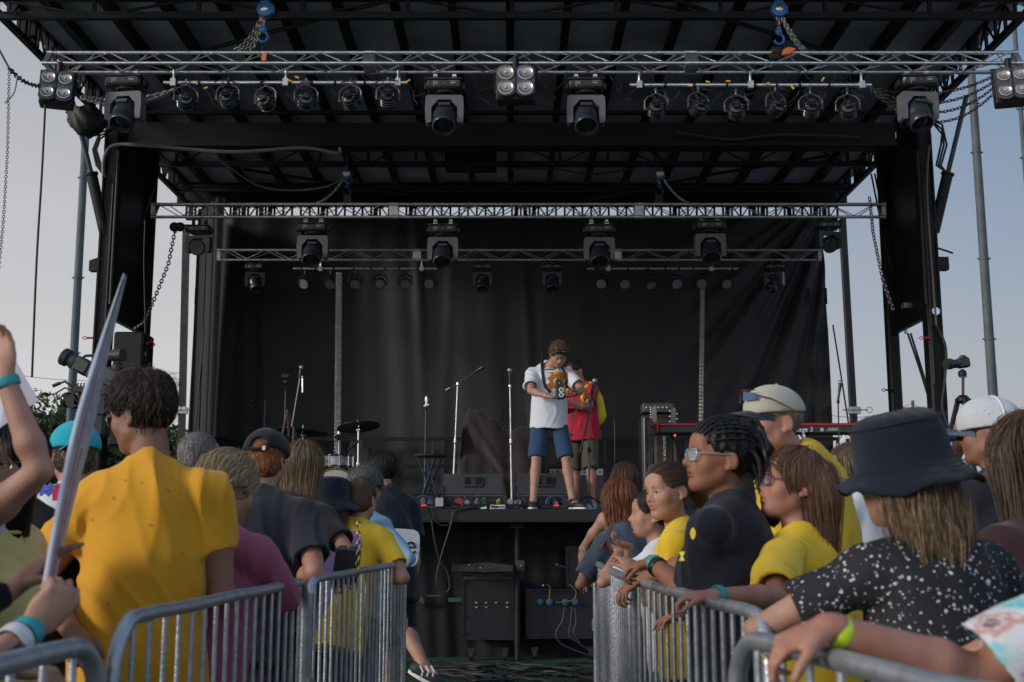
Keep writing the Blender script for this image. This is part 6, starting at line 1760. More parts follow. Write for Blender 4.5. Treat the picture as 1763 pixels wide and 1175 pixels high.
    out = dict(root=root_, body=body, Hm=Hm, Hc=Hc, s=s, Bm=Bm, Bp=Bp, S=S, E=E, W=W, arms=arms, kk=kk, Lt=Lt, Pv=Pv, sw=sw, N=N)
    def HP(x, y, z): return Vector(Hc + Hm @ (A_((x, y, z)) * s))
    out['HP'] = HP
    if face:
        ma = mat('eye_white', (0.62, 0.60, 0.58), .2, 0, 0, coat=.6); mi_ = mat('iris_dark', (0.045, 0.028, 0.018), .15, 0, .2, 200, coat=1)
        gz = A_((0, 1, 0))
        for sx in (-1, 1):
            m = MB(); c = HP(sx * .031, .0735, .003); m.ell(c, .0118 * s, 14); o = m.build('eye', ma, body, smooth=True)
            m = MB(); ax = Vector(Hm @ A_((0, 1, 0))); m.lathe(c + ax * .0100 * s, [(.0062 * s, 0), (.0052 * s, .0015 * s), (.002 * s, .0024 * s), (0, .0025 * s)], axis=ax, n=12); m.cm = 0; m.build('iris', mi_, body, smooth=True)
        bc = brow or (hair['color'] if hair else 'darkbrown')
        mb_ = hair_mats(bc, *HAIR[bc])[2]
        for sx in (-1, 1):
            m = MB(); pts = []
            for k_ in range(7):
                f = k_ / 6; pts.append(HP(sx * (.014 + .034 * f), .0925 - .019 * f ** 1.6, .024 + .006 * math.sin(f * 2.6)))
            m.tube(pts, [.0016 * s, .0026 * s, .0029 * s, .0028 * s, .0024 * s, .0018 * s, .0008 * s], 6); m.build('eyebrow', mb_, body, smooth=True)
            m = MB(); pts = []
            for k_ in range(7):
                f = k_ / 6; a = -1 + 2 * f; pts.append(HP(sx * .031 + a * .0135, .0865 - .004 * a * a - .003 * a * sx, .0068 - .004 * a * a))
            m.tube(pts, [.0007 * s, .0012 * s, .0014 * s, .0015 * s, .0014 * s, .0012 * s, .0007 * s], 5); m.build('eyelashes', mat('lash', (0.01, 0.008, 0.008), .6, 0, 0), body, smooth=True)
    # ---- shirt
    if shirt:
        e = shirt.get('e', .012); sl = shirt.get('sleeve', .6); hem = shirt.get('hem', .10); ls = shirt.get('loose', .012)
        lo2 = np.min([Bp(-.3, -.25, -.25), Bp(.3, .25, -.25), Bp(-.3, .25, Lt), Bp(.3, -.25, Lt), E['L'], E['R'], W['L'] if sl > 1 else E['L'], W['R'] if sl > 1 else E['R']], 0) - .08
        hi2 = np.max([Bp(-.3, -.25, -.25), Bp(.3, .25, -.25), Bp(-.3, .25, Lt * 1.15), Bp(.3, -.25, Lt * 1.15), E['L'], E['R'], W['L'] if sl > 1 else E['L'], W['R'] if sl > 1 else E['R']], 0) + .08
        Q = Field(lo2, hi2, shirt.get('vox', vox * 1.15))
        torso(Q, e)
        # loose lower part hanging from the chest
        Q.cone(Bp(0, .005, Lt * .50), Bp(0, .012 + .02 * belly, -hem - .03), (.150 * g + .4 * ls) * kk + e, (.178 * g + ls) * kk, .05, flat=(Fw, .78))
        mouths = []
        for key in 'LR':
            s0, e0, w0 = S[key], E[key], W[key]
            if sl <= 0: continue
            end = s0 + (e0 - s0) * min(sl, 1.0); dn = unit(e0 - s0)
            Q.ell(S[key] + X * (.014 if key == 'L' else -.014), A_((.050, .050, .050)) * kk * arms[key].get('thick', 1) * (.92 if fem else 1), None, .035)
            r0 = al[0] * arms[key].get('thick', 1) + .016 * kk; r1 = al[0] + shirt.get('flare', .016) * kk
            if sl <= 1: Q.cone(s0 - dn * .01, end + dn * .05, r0, r1, .03, cut=(end, dn)); mouths.append((end, dn, r1))
            else:
                Q.cone(s0, e0, r0, al[1] + .012, .03); we = e0 + (w0 - e0) * min(1, (sl - 1)); dw = unit(w0 - e0); Q.cone(e0, we + dw * .04, al[1] + .012, al[3] + .012, .02, cut=(we, dw))
        Q.displace(fold_fn(int(abs(Hc[0] * 977 + Hc[1] * 131)), shirt.get('fold', .006) * 2.0, Bm, Pv, shirt.get('fscale', 1.0)), .035)
        for end, dn, r1 in (mouths if shirt.get('flare', .016) >= .024 else []): Q.cone(end - dn * .018, end + dn * .05, r1 - .0190, r1 - .0170, .004, op='sub')
        # cut the hem and the neck
        reg = (np.min([Bp(a, b, c) for a in (-.3, .3) for b in (-.3, .3) for c in (-.35, .0)], 0), np.max([Bp(a, b, c) for a in (-.3, .3) for b in (-.3, .3) for c in (-.35, .0)], 0))
        c0 = Bp(0, 0, -hem); 
        g_ = Q.sub(reg[0], reg[1], 0)
        if g_ is not None:
            sl_, X_, Y_, Z_ = g_
            d = (X_ - c0[0]) * -T[0] + (Y_ - c0[1]) * -T[1] + (Z_ - c0[2]) * -T[2]
            # only near the torso axis, so sleeves and forearms stay whole
            rx = (X_ - c0[0]) * X[0] + (Y_ - c0[1]) * X[1] + (Z_ - c0[2]) * X[2]
            d = np.where(np.abs(rx) < .26 * kk * g, d, -1).astype(np.float32)
            Q.comb(sl_, d + .004 * np.sin(rx * 30).astype(np.float32), .006, 'and')
        neck = shirt.get('neck', 1.0)
        Q.cone(Hc + Hm @ (A_((0, -.02, -.05)) * s), N - T * .012 * neck + Fw * .012 * neck, nk * 1.02, nk * 1.16 + .004, .006, 'sub')
        Q.ell(N + T * .030 + Fw * .03, A_((nk * 1.28 * neck, nk * 1.45 * neck, .026 + .018 * (neck - 1))), Bm, .008, 'sub')
        if sl <= 0:
            for sx in (-1, 1): Q.ell(Bp(sx * sw * 1.12, 0, Lt * .86), A_((.075, .15, .11)) * kk, Bm, .01, 'sub')
        Vs, Fs = Q.mesh(); Vs = smooth_verts(Vs, Fs, 2, .5)
        sh = mesh_obj(shirt.get('name', 'shirt'), Vs, Fs, shirt['mat'], root_)
        out['shirt'] = sh; out['Q'] = Q
        if sl > 0:
            m = MB(); rr = nk * 1.22 * (1 + (neck - 1) * .25); cc = N + T * (.004 - .010 * (neck - 1)) + Fw * .008
            m.tube([Vector(cc + X * (rr * math.cos(a)) + Fw * (rr * 1.10 * math.sin(a)) - T * (.012 * math.sin(a) + .010 * abs(math.cos(a)) ** 2)) for a in [k_ * .2094 for k_ in range(30)]], .0052, 6, closed=True)
            m.build('collar', shirt['mat'], sh, smooth=True)
        if shirt.get('hems', False) and 0 < sl <= 1:
            for key in 'LR':
                end = S[key] + (E[key] - S[key]) * sl; dn = unit(E[key] - S[key])
                m = MB(); u1 = unit(np.cross(dn, A_((.3, .9, .1)))); v1 = np.cross(dn, u1)
                rr = al[0] + shirt.get('flare', .016) * kk
                for off in (.018,):
                    m.tube([Vector(end - dn * off + (u1 * math.cos(q_) + v1 * math.sin(q_)) * (rr - .0008)) for q_ in [k_ * .2618 for k_ in range(24)]], .0016, 5, closed=True)
                m.build('sleeve_hem', shirt['mat'], sh, smooth=True)
    # ---- trousers or shorts
    if pants:
        ln = pants.get('len', 1.0); lo3 = np.min([Bp(-.25, -.2, -.1), Bp(.25, .2, .2), fL, fR, arms['knL'], arms['knR']], 0) - .1; hi3 = np.max([Bp(-.25, -.2, .1), Bp(.25, .2, .2), fL, fR, arms['knL'], arms['knR']], 0) + .1
        Q = Field(lo3, hi3, vox * 1.5)
        Q.ell(Bp(0, 0, .0), A_((.146 * g, .108 * g, .11)) * kk, Bm, .04)
        for key in 'LR':
            hp_, kn, ank = arms['hip' + key], arms['kn' + key], arms['ank' + key]
            w = pants.get('w', .020)
            if ln <= .62:
                f = ln / .5; end = hp_ + (kn - hp_) * min(f, 1.0) if f <= 1 else kn + (ank - kn) * (f - 1); dn = unit(kn - hp_)
                Q.cone(hp_, end + dn * .05, .078 * kk * g + w * .3, .064 * kk + w * .95, .03, cut=(end, dn))
            else:
                Q.cone(hp_, kn, .078 * kk * g + w * .3, .056 * kk + w, .03); end = kn + (ank - kn) * min(1, (ln - .5) * 2); dn = unit(ank - kn); Q.cone(kn, end + dn * .04, .056 * kk + w, .045 * kk + w, .02, cut=(end, dn))
        Q.displace(fold_fn(int(abs(Hc[0] * 577 + 3)), .005, Bm, Pv, 1.2), .035)
        reg = Q.sub(Bp(0, 0, .10 * kk) - .3, Bp(0, 0, .10 * kk) + .4, 0)
        Q.halfspace(Bp(0, 0, .05 * kk), T)
        Vs, Fs = Q.mesh(); Vs = smooth_verts(Vs, Fs, 1, .5)
        mesh_obj(pants.get('name', 'shorts' if ln < .7 else 'trousers'), Vs, Fs, pants['mat'], root_)
    # ---- shoes
    if shoes is not None:
        for key, ft in (('L', fL), ('R', fR)):
            fd = arms['fd' + key]; ank = arms['ank' + key]; side_ = unit(np.cross(fd, A_((0, 0, 1))))
            upv = unit(np.cross(side_, fd)); M = np.stack([side_, fd, upv], 1)
            bc_ = ank - upv * .085 * kk
            Q = Field(np.min([bc_, ank], 0) - .24, np.max([bc_, ank], 0) + .24, max(vox, .006))
            Q.cone(ank - upv * .02 * kk, bc_ + upv * .045 * kk - fd * .02, .042 * kk, .045 * kk, .02)
            Q.ell(bc_ + fd * .065 * kk + upv * .035 * kk, A_((.045, .125, .042)) * kk, M, .02)
            Q.halfspace(bc_ + upv * .012, -upv); Q.halfspace(ank + upv * .012, upv)
            Vs, Fs = Q.mesh(); Vs = smooth_verts(Vs, Fs, 1)
            so = mesh_obj('shoe', Vs, Fs, mat('shoe_%d_%d' % (int(shoes[0] * 100), int(shoes[2] * 100)), shoes, .6, 0, .2, 20), root_)
            m = MB(); pts = []
            for k_ in range(20):
                a_ = k_ * .314; pts.append((.047 * math.cos(a_) * kk, (.065 + .132 * math.sin(a_)) * kk))
            m.extrude(pts, Vector(bc_ + upv * -.002), side_, fd, upv * .022); m.build('sole', mat('sole_white', (.6, .6, .6), .6, 0, .1) , so)
            out['shoe' + key] = so
    if hair: out['hair'] = make_hair(out, hair)
    return out

def make_hair(o, h):
    Hm, Hc, s, body = o['Hm'], o['Hc'], o['s'], o['root']
    st_ = h['style']; t = h.get('t', .014); n = h.get('n', 700); vx = h.get('vox', .005)
    mats = hair_mats(h['color'], *HAIR[h['color']])
    if 'mix' in h: m2 = hair_mats(h['mix'], *HAIR[h['mix']]); mats = [mats[0], m2[1], mats[2]]
    def P(x, y, z): return Hc + Hm @ (A_((x, y, z)) * s)
    ln = h.get('len', .25)
    dn = unit(A_((0, 0, -1)) + Hm @ A_((0, -.10, 0)))
    lo = Hc - .22 * s; hi = Hc + .22 * s; lo[2] -= ln if st_ in ('long', 'pony', 'braids') else 0; lo[:2] -= .06; hi[:2] += .06
    Q = Field(lo, hi, vx)
    Q.ell(P(0, -.014, .037), (A_((.074, .094, .088)) + t) * s, Hm, .01)
    if h.get('puff'):
        for (x, y, z, r) in h['puff']: Q.ell(P(x, y, z), A_((r, r, r)) * s, Hm, .03)
    rg = np.random.default_rng(h.get('seed', 1))
    if st_ in ('short', 'buzz', 'curly', 'fringe'):
        off = h.get('line', .012); nrm = Hm @ unit((0, .70, -.71))
        if st_ == 'curly' or h.get('nape', 0): Q.ell(P(0, -.05, -.02), (A_((.070, .055, .06)) + t * .8) * s, Hm, .02)
        Q.halfspace(P(0, 0, -off), nrm, .012)
        Q.halfspace(P(0, .070 + h.get('fr', .0), 0), Hm @ A_((0, 1, -.25)), .02)
        for sx in (-1, 1): Q.ell(P(sx * .085, -.004, -.012), A_((.03, .042, .036)) * s, Hm, .008, 'sub')
    elif st_ in ('long', 'bob'):
        back = h.get('back', .0)
        wd = h.get('w', .078)
        steps = 7
        for i in range(steps):
            f = i / (steps - 1); c = P(0, -.045 - back, .0) + dn * ln * f
            for sx in (-1, 0, 1):
                r = wd * (1 - .35 * f) * (1 if h.get('taper', 1) else 1)
                cc = c + Hm[:, 0] * sx * wd * .62 * s * (1 - .25 * f) + Hm[:, 1] * (h.get('sy', .028) if sx else 0) * s * (1 - f)
                Q.ell(cc, A_((r * .62, .050 * (1 - .3 * f), .06)) * s, Hm, .035)
        cf = h.get('cutf', ((0, .108, -.028), (.066, .080, .100))); Q.ell(P(*cf[0]), A_(cf[1]) * s, Hm, .012, 'sub')
        if h.get('sidecut'):
            for sx in h['sidecut']: Q.ell(P(sx * .080, .035, -.03), A_((.03, .05, .06)) * s, Hm, .02, 'sub')
    elif st_ in ('pony', 'braids'):
        off = h.get('line', .012); nrm = Hm @ unit((0, .70, -.71))
        Q.halfspace(P(0, 0, -off), nrm, .010)
        for sx in (-1, 1): Q.ell(P(sx * .085, -.004, -.012), A_((.03, .042, .036)) * s, Hm, .008, 'sub')
        b = h.get('tie', (0, -.105, .03)); c = P(*b)
        Q.ell(c, A_((.022, .022, .022)) * s, Hm, .015)
        prev = c; d0 = Hm @ A_((0, -.75, .15)); 
        for i in range(9):
            f = (i + 1) / 9; d0 = unit(d0 + A_((0, 0, -1)) * .45 + h.get('swing', A_((0, 0, 0)))); nx_ = prev + d0 * ln / 9
            r = h.get('pr', .028) * (1 - .55 * f) + .006
            Q.cone(prev, nx_, h.get('pr', .028) * (1 - .55 * (f - .11)) * s, r * s, .01); prev = nx_
    if 'below' in h: Q.halfspace(P(0, 0, h['below']), Hm[:, 2], .01)
    amp = h.get('amp', .0022) * (.55 if st_ != 'braids' else 1)
    def dsp(Pq):
        q = (Pq - Hc) @ Hm
        a = np.arctan2(q[:, 0], -q[:, 1] + .02)
        r_ = amp * (np.sin(a * 34 + 3 * np.sin(q[:, 2] * 30)) + .7 * np.sin(a * 71 + q[:, 2] * 55 + 1.3))
        if st_ == 'curly': r_ = amp * 2.2 * (np.sin(q[:, 0] * 190) * np.sin(q[:, 1] * 170 + 1) * np.sin(q[:, 2] * 180 + 2)) * 1.5
        if st_ == 'buzz': r_ = amp * .2 * r_
        if st_ == 'braids': r_ = amp * 1.8 * (np.abs(np.sin(a * 9 + .5)) - .5) * 2 + amp * .6 * np.sin((q[:, 1] - q[:, 2]) * 260)
        return r_
    Q.displace(dsp, .02)
    V, F = Q.mesh(); V = smooth_verts(V, F, 1, .4)
    ho = mesh_obj('hair', V, F, mats[0], body)
    if n:
        crown = P(0, -.045, .115)
        part = h.get('part', 0)
        def comb(Pq):
            v = Pq - (crown + Hm[:, 0] * part * s); v /= np.linalg.norm(v, axis=1, keepdims=True) + 1e-9
            q = (Pq - Hc) @ Hm
            if st_ in ('short', 'buzz'):
                return v * .8 + Hm @ A_(h.get('dir', (0, .3, 0))) - np.outer(np.clip(.03 - q[:, 2], 0, .05) * 20, Hm[:, 2])
            if st_ in ('pony', 'braids'):
                tie = P(*h.get('tie', (0, -.105, .03))); w = tie - Pq; dd = np.linalg.norm(w, axis=1, keepdims=True)
                far = ((Pq - tie) @ Hm[:, 1] < -.005)[:, None]
                return np.where(far | (dd < .02), dn[None, :], w / (dd + 1e-9))
            w = np.clip((Pq - Hc) @ Hm[:, 2] / (.10 * s), 0, 1)[:, None]
            return v * w + dn * (1.15 - w)
        def spawn(rgx, m):
            idx = rgx.integers(0, len(V), m * 3); Pq = V[idx]
            if st_ in ('long', 'bob'):
                q = (Pq - Hc) @ Hm[:, 2]; pr = np.where(q > .02, 1.0, .35); keep = rgx.random(len(Pq)) < pr; Pq = Pq[keep]
            if 'below' in h:
                Pq = Pq[(Pq - Hc) @ Hm[:, 2] < h['below'] * s - .01]
            while len(Pq) < m: Pq = np.concatenate([Pq, Pq])
            return Pq[:m].copy()
        Ls = {'short': h.get('sl', .045), 'buzz': .012, 'curly': h.get('sl', .04), 'long': h.get('sl', ln * .9 + .08), 'bob': ln * .9 + .05, 'pony': h.get('sl', .10), 'braids': .05, 'fringe': .05}[st_]
        strands(Q, Hm, Hc, s, ho, mats, int(n * 2.8), Ls, h.get('seed', 1), comb, spawn, rad=h.get('rad', .0011) * .52, lift=h.get('lift', .004), step=h.get('step', .012 if Ls > .08 else .006), wild=h.get('wild', .22), curl=h.get('curl', 0), curlf=h.get('curlf', 60))
    return ho

# ---- worn things, all children of the person
def ring_on(o, key, f, mt, name, w=.018, extra=.003, r=None, thick=None):
    """band round the forearm; f = 0 at the wrist, 1 at the elbow"""
    W, E = o['W'][key], o['E'][key]; d = unit(E - W); c = W + (E - W) * f; kk = o['kk']
    r = (r or (.0235 + .012 * f) * kk) + extra
    m = MB(); m.lathe(Vector(c - d * w / 2), [(r, 0), (r + .0012, w * .2), (r + .0012, w * .8), (r, w), (r - .002, w), (r - .002, 0)], axis=Vector(d), n=28)
    return m.build(name, mt, o['root'], smooth=True)

def glasses(o, mt, lens=None, w=.021, h_=.016, square=True, r=.0018, yoff=.0, zoff=0, temple=None):
    HP = o['HP']; s = o['s']; m = MB()
    for sx in (-1, 1):
        pts = []
        for k in range(20):
            a = k * .314; e = .55 if square else 1.0
            x = math.copysign(abs(math.cos(a)) ** e, math.cos(a)) * w; z = math.copysign(abs(math.sin(a)) ** e, math.sin(a)) * h_
            pts.append(HP(sx * (.033) + x, .098 + yoff - .16 * abs(.033 + x * sx) * .9, .002 + zoff + z))
        m.tube(pts, r, 6, closed=True)
    m.tube([HP(-.012, .096 + yoff, .006 + zoff), HP(0, .099 + yoff, .009 + zoff), HP(.012, .096 + yoff, .006 + zoff)], r, 6)
    fr = m.build('glasses', mt, o['root'], smooth=True)
    m = MB()
    for sx in (-1, 1): m.tube([HP(sx * (.033 + w), .087 + yoff, .007 + zoff), HP(sx * .072, .075, .008 + zoff), HP(sx * .080, -.016, .012 + zoff), HP(sx * .079, -.034, -.002)], r * .9, 6)
    m.build('temple', temple or mt, fr, smooth=True)
    if lens is not None:
        for sx in (-1, 1):
            m = MB(); vs = []
            for k in range(20):
                a = k * .314; e = .55 if square else 1.0
                x = math.copysign(abs(math.cos(a)) ** e, math.cos(a)) * w; z = math.copysign(abs(math.sin(a)) ** e, math.sin(a)) * h_
                vs.append(HP(sx * .033 + x, .098 + yoff - .16 * abs(.033 + x * sx) * .9, .002 + zoff + z))
            m.add(vs, [tuple(range(20))]); m.build('lens', lens, fr)
    return fr

def ballcap(o, mt, mt_brim, back=False, line=.0, t=.022, brim=True, opening=False, oz=.062, rotz=0, tilt=0):
    s, Hc = o['s'], o['Hc']; Hm0 = o['Hm']
    Rz = np.array(Matrix.Rotation(R(180 if back else 0) + R(rotz), 3, 'Z') @ Matrix.Rotation(R(tilt), 3, 'X')); Hm = Hm0 @ Rz
    def P(x, y, z): return Hc + Hm @ (A_((x, y, z)) * s)
    Q = Field(Hc - .2, Hc + .24, .005)
    yo = .014 if back else -.014
    Q.ell(P(0, yo, .036), (A_((.075, .095, .088)) + t) * s, Hm, .01)
    Q.ell(P(0, .03, .055), (A_((.066, .06, .058)) + t) * s, Hm, .03)
    Q.halfspace(P(0, 0, .030 - line), Hm @ unit((0, -.12, -1)), .004)
    if opening: Q.ell(P(0, -.115, oz), A_((.033, .05, .026)) * s, Hm, .006, 'sub')
    def seam(Pq):
        q = (Pq - Hc) @ Hm; a = np.arctan2(q[:, 0], q[:, 1]); return .0016 * np.exp(-(np.sin(a * 3) / .06) ** 2)
    Q.displace(seam, .02)
    V, F = Q.mesh(); V = smooth_verts(V, F, 1)
    cp = mesh_obj('cap', V, F, mt, o['root'])
    m = MB(); m.ell(Vector(P(0, yo, .036 + .088 + t)), .007 * s, 8); m.build('button', mt, cp, smooth=True)
    if brim:
        vs = []; fs = []; n, k = 20, 8
        for lay in (0, 1):
            for i in range(n + 1):
                a = -1 + 2 * i / n; 
                for j in range(k + 1):
                    f = j / k
                    x = a * (.076 - .004 * f); y0 = .062 + .030 * (1 - a * a) + (-yo) * 0 + .0
                    yy = math.sqrt(max(0, 1 - (a * .93) ** 2)) * .1 - .01 + (.082 * (1 - abs(a) ** 2.6)) * f
                    z = .030 - line + .006 - .020 * a * a - .018 * f - (.004 if lay else 0)
                    vs.append(P(x, yy, z))
        N_ = (n + 1) * (k + 1)
        for lay in (0, 1):
            for i in range(n):
                for j in range(k):
                    q = lay * N_ + i * (k + 1) + j; f4 = [q, q + k + 1, q + k + 2, q + 1]; fs.append(f4 if lay else f4[::-1])
        for i in range(n): q = i * (k + 1) + k; fs.append([q, q + k + 1, q + k + 1 + N_, q + N_])
        for j in range(k):
            fs.append([j, j + 1, j + 1 + N_, j + N_]); q = n * (k + 1) + j; fs.append([q + 1, q, q + N_, q + 1 + N_])
        make_obj('brim', vs, fs, mt_brim, cp, smooth=True)
    return cp, P

def buckethat(o, mt, w=.052, t=.024, drop=.045, line=.0, roll=0, pitch=0, h_=.0, asym=0, n=64):
    s, Hc = o['s'], o['Hc']; Hm = o['Hm'] @ np.array(Matrix.Rotation(R(pitch), 3, 'X') @ Matrix.Rotation(R(roll), 3, 'Y'))
    def P(x, y, z): return Hc + Hm @ (A_((x, y, z)) * s)
    prof = [(0, .148 + h_), (.55, .146 + h_), (.74, .140 + h_), (.86, .130 + h_), (.92, .117 + h_), (.95, .098 + h_ * .8), (.98, .06), (1.0, .028 - line), (1.03, .022 - line)]
    for f in (.25, .5, .75, 1.0): prof.append((1.03 + f * w / .09, .022 - line - drop * f))
    prof2 = [(r - .025, z - .004) for r, z in prof[::-1]]
    vs = []; fs = []; PR = prof + prof2
    for r, z in PR:
        for k in range(n):
            a = 2 * math.pi * k / n; lat = max(0, r - 1.03)
            wv = lat * (.020 * math.sin(a * 3 + 1) + .012 * math.sin(a * 7)) + lat * asym * math.cos(a - 2.6) * .12
            rr = max(r, .001)
            vs.append(P((.075 + t) * rr * math.cos(a) , -.012 + (.094 + t) * rr * math.sin(a), z + wv + .0012 * math.sin(a * 13 + z * 90)))
    for i in range(len(PR) - 1):
        for k in range(n): fs.append([i * n + k, i * n + (k + 1) % n, (i + 1) * n + (k + 1) % n, (i + 1) * n + k])
    hat = make_obj('bucket_hat', vs, fs, mt, o['root'], smooth=True)
    m = MB()
    for rr, z in ((1.09, .0), (1.2, -.3), (1.33, -.6), (1.46, -.9)):
        m.tube([Vector(P((.075 + t) * rr * math.cos(a), -.012 + (.094 + t) * rr * math.sin(a), .0235 - line + drop * z * .62 + (rr - 1.03) * (.020 * math.sin(a * 3 + 1) + .012 * math.sin(a * 7)) + (rr - 1.03) * asym * math.cos(a - 2.6) * .12)) for a in [k * 2 * math.pi / 48 for k in range(48)]], .0009, 4, closed=True)
    m.tube([Vector(P((.075 + t) * .945 * math.cos(a), -.012 + (.094 + t) * .945 * math.sin(a), .124 + h_)) for a in [k * 2 * math.pi / 48 for k in range(48)]], .0016, 5, closed=True)
    m.build('stitching', mt, hat, smooth=True)
    return hat
def cloth(nm, c, var=.08, bump=.25, sc=5, rough=.85, bs=420, wr=.9, **k):
    new = 'cloth_' + nm not in MATS
    m = mat('cloth_' + nm, c, rough, 0, var, sc, bump, bs, sheen=.15, spec=.2, **k)
    if new:      # creases
        nt = m.node_tree; n = nt.nodes; l = nt.links; b = n['Principled BSDF']; tc = [x for x in n if x.type == 'TEX_COORD'][0]
        mp = n.new('ShaderNodeMapping'); mp.inputs['Scale'].default_value = (1, 1, .55); l.new(tc.outputs['Object'], mp.inputs['Vector'])
        z = n.new('ShaderNodeTexNoise'); z.noise_type = 'RIDGED_MULTIFRACTAL'; z.inputs['Scale'].default_value = 7; z.inputs['Detail'].default_value = 3; z.inputs['Distortion'].default_value = .6; l.new(mp.outputs['Vector'], z.inputs['Vector'])
        bp = n.new('ShaderNodeBump'); bp.inputs['Strength'].default_value = wr; bp.inputs['Distance'].default_value = .012; l.new(z.outputs['Fac'], bp.inputs['Height'])
        old = [x for x in n if x.type == 'BUMP' and x is not bp]
        if old: l.new(bp.outputs['Normal'], old[0].inputs['Normal'])
        else: l.new(bp.outputs['Normal'], b.inputs['Normal'])
    return m
# ------------------------------------------------------------------ the people
C_YEL = cloth('golden', (0.64, 0.31, 0.020), .05)
C_YEL2 = cloth('yellow', (0.74, 0.49, 0.030), .05)
M_TEALBAND = mat('teal_band', (0.02, 0.30, 0.34), .4, 0, .1, 60)

# man in the big golden yellow shirt, seen from behind
o = person((243, 716, 3.62), 'tall dark haired man in a golden yellow t-shirt beside the glitter poster', az=6, haz=-64, hp=-10, hr=-3, skin='tan', sw=.180, g=1.12, lean=5, drop=.082,
           shirt=dict(mat=C_YEL, sleeve=.60, e=.016, loose=.02, hem=.20, flare=.0235, fold=.0085, vox=.006, fscale=.8, neck=1.0), pants=dict(mat=cloth('navy', (0.02, 0.025, 0.05)), len=.55),
           armR=dict(wrist=(345, 995, 3.80), elbow=(467, 1090, 3.14), curl=(.8, .9, .9, .9), thick=1.1), armL=dict(wrist=(122, 1085, 3.40), elbow=(60, 960, 3.6), curl=(.7, .8, .8, .8), thick=1.1),
           hair=dict(style='short', color='darkbrown', t=.016, n=2600, line=.018, nape=0, puff=[(0, .03, .105, .046), (0, -.07, .075, .046)], sl=.055, amp=.0012, wild=.30, lift=.007, rad=.0013, dir=(.1, .35, .05), fr=.012), vox=.0055, nose=1.1, smile=0)
glasses(o, mat('silver_wire', (.6, .6, .6), .25, .9, 0), mat('red_lens', (0.28, 0.01, 0.03), .08, 0, 0, coat=1, alpha=.85), w=.024, h_=.022, square=False, r=.0013)
HP = o['HP']; m = MB(); N_ = o['N']; Bm_ = o['Bm']
m2 = MB()
for k in range(40):
    a = k / 40 * 6.283; p = Vector(N_ + Bm_ @ A_((.070 * math.cos(a), .002 + .074 * math.sin(a), .028 - .026 * math.sin(a))))
    (m if k % 3 else m2).ell(p, .0042, 6)
nk = m.build('bead_necklace', mat('wood_bead', (0.05, 0.025, 0.015), .5, 0, .2), o['root'], smooth=True); m2.build('pale_beads', mat('pale_bead', (0.35, 0.25, 0.14), .5), nk, smooth=True)
# grass flecks on his back
m = MB(); rg = random.Random(2)
for u, v in ((215, 828), (243, 832), (290, 845), (195, 858), (293, 977), (158, 895), (187, 1040), (315, 955), (260, 905)):
    q = o['Q']; p = A_(at(u, v, 3.40)); d = unit(p - A_((0, 0, EYE)))
    for _ in range(60):
        sd = float(q.sample(p[None, :])[0]); 
        if sd < .0025: break
        p = p + d * max(.002, min(sd * .8, .02))
    a = rg.uniform(0, 3); L = rg.uniform(.004, .009)
    m.tube([Vector(p) + Vector((-L * math.cos(a), -.001, -L * math.sin(a))), Vector(p) + Vector((0, -.003, .002)), Vector(p) + Vector((L * math.cos(a), -.001, L * math.sin(a)))], .0009, 5)
m.build('grass_flecks', mat('dry_grass', (0.12, 0.08, 0.02), .8), o['root'])

# grey haired man
person((345, 789, 5.9), 'grey haired man with short hair behind the big yellow shirt, looking right', az=20, haz=52, hp=2, skin='pink', g=1.05, vox=.008,
       shirt=dict(mat=cloth('greytee', (0.10, 0.10, 0.11)), sleeve=.6), pants=dict(mat=cloth('jean', (0.05, 0.07, 0.12)), len=1.0),
       hair=dict(style='short', color='grey', t=.009, n=1200, line=.022, nape=1, sl=.02, amp=.001, lift=.003, wild=.3))
# blonde woman, pink shirt
C_PINK = cloth('raspberry', (0.32, 0.080, 0.150), .06)
o = person((391, 846, 3.98), 'blonde woman with tied back hair in a raspberry pink shirt leaning on the barricade', az=28, haz=42, hp=-12, hr=4, skin='fair', fem=1, g=1.12, sw=.165, lean=14, hs=.232, neckshift=(.05, 0), vox=.006,
       shirt=dict(mat=C_PINK, sleeve=.97, e=.014, hem=.20, loose=.012, flare=.020, fold=.0035, vox=.006), pants=dict(mat=cloth('plum', (0.035, 0.012, 0.035)), len=1.0),
       armR=dict(wrist=(450, 1005, 4.2), elbow=(620, 1090, 3.5), curl=(.6, .7, .7, .7), thick=1.35), armL=dict(wrist=(360, 1020, 4.3), elbow=(330, 980, 4.2)),
       hair=dict(style='pony', color='blonde', t=.022, n=2000, line=.045, len=.15, tie=(0, -.09, -.045), amp=.0018, sl=.12, wild=.10, pr=.030, lift=.004, rad=.0013))
m = MB(); m.tube([Vector(o['Bp'](.13, -.13, .36)), Vector(o['Bp'](0.05, -.155, .18)), Vector(o['Bp'](-.08, -.15, -.02)), Vector(o['Bp'](-.12, -.14, -.12))], .003, 5); m.build('thin_bag_strap', mat('tan_strap', (0.25, 0.13, 0.06), .6), o['root'], smooth=True)
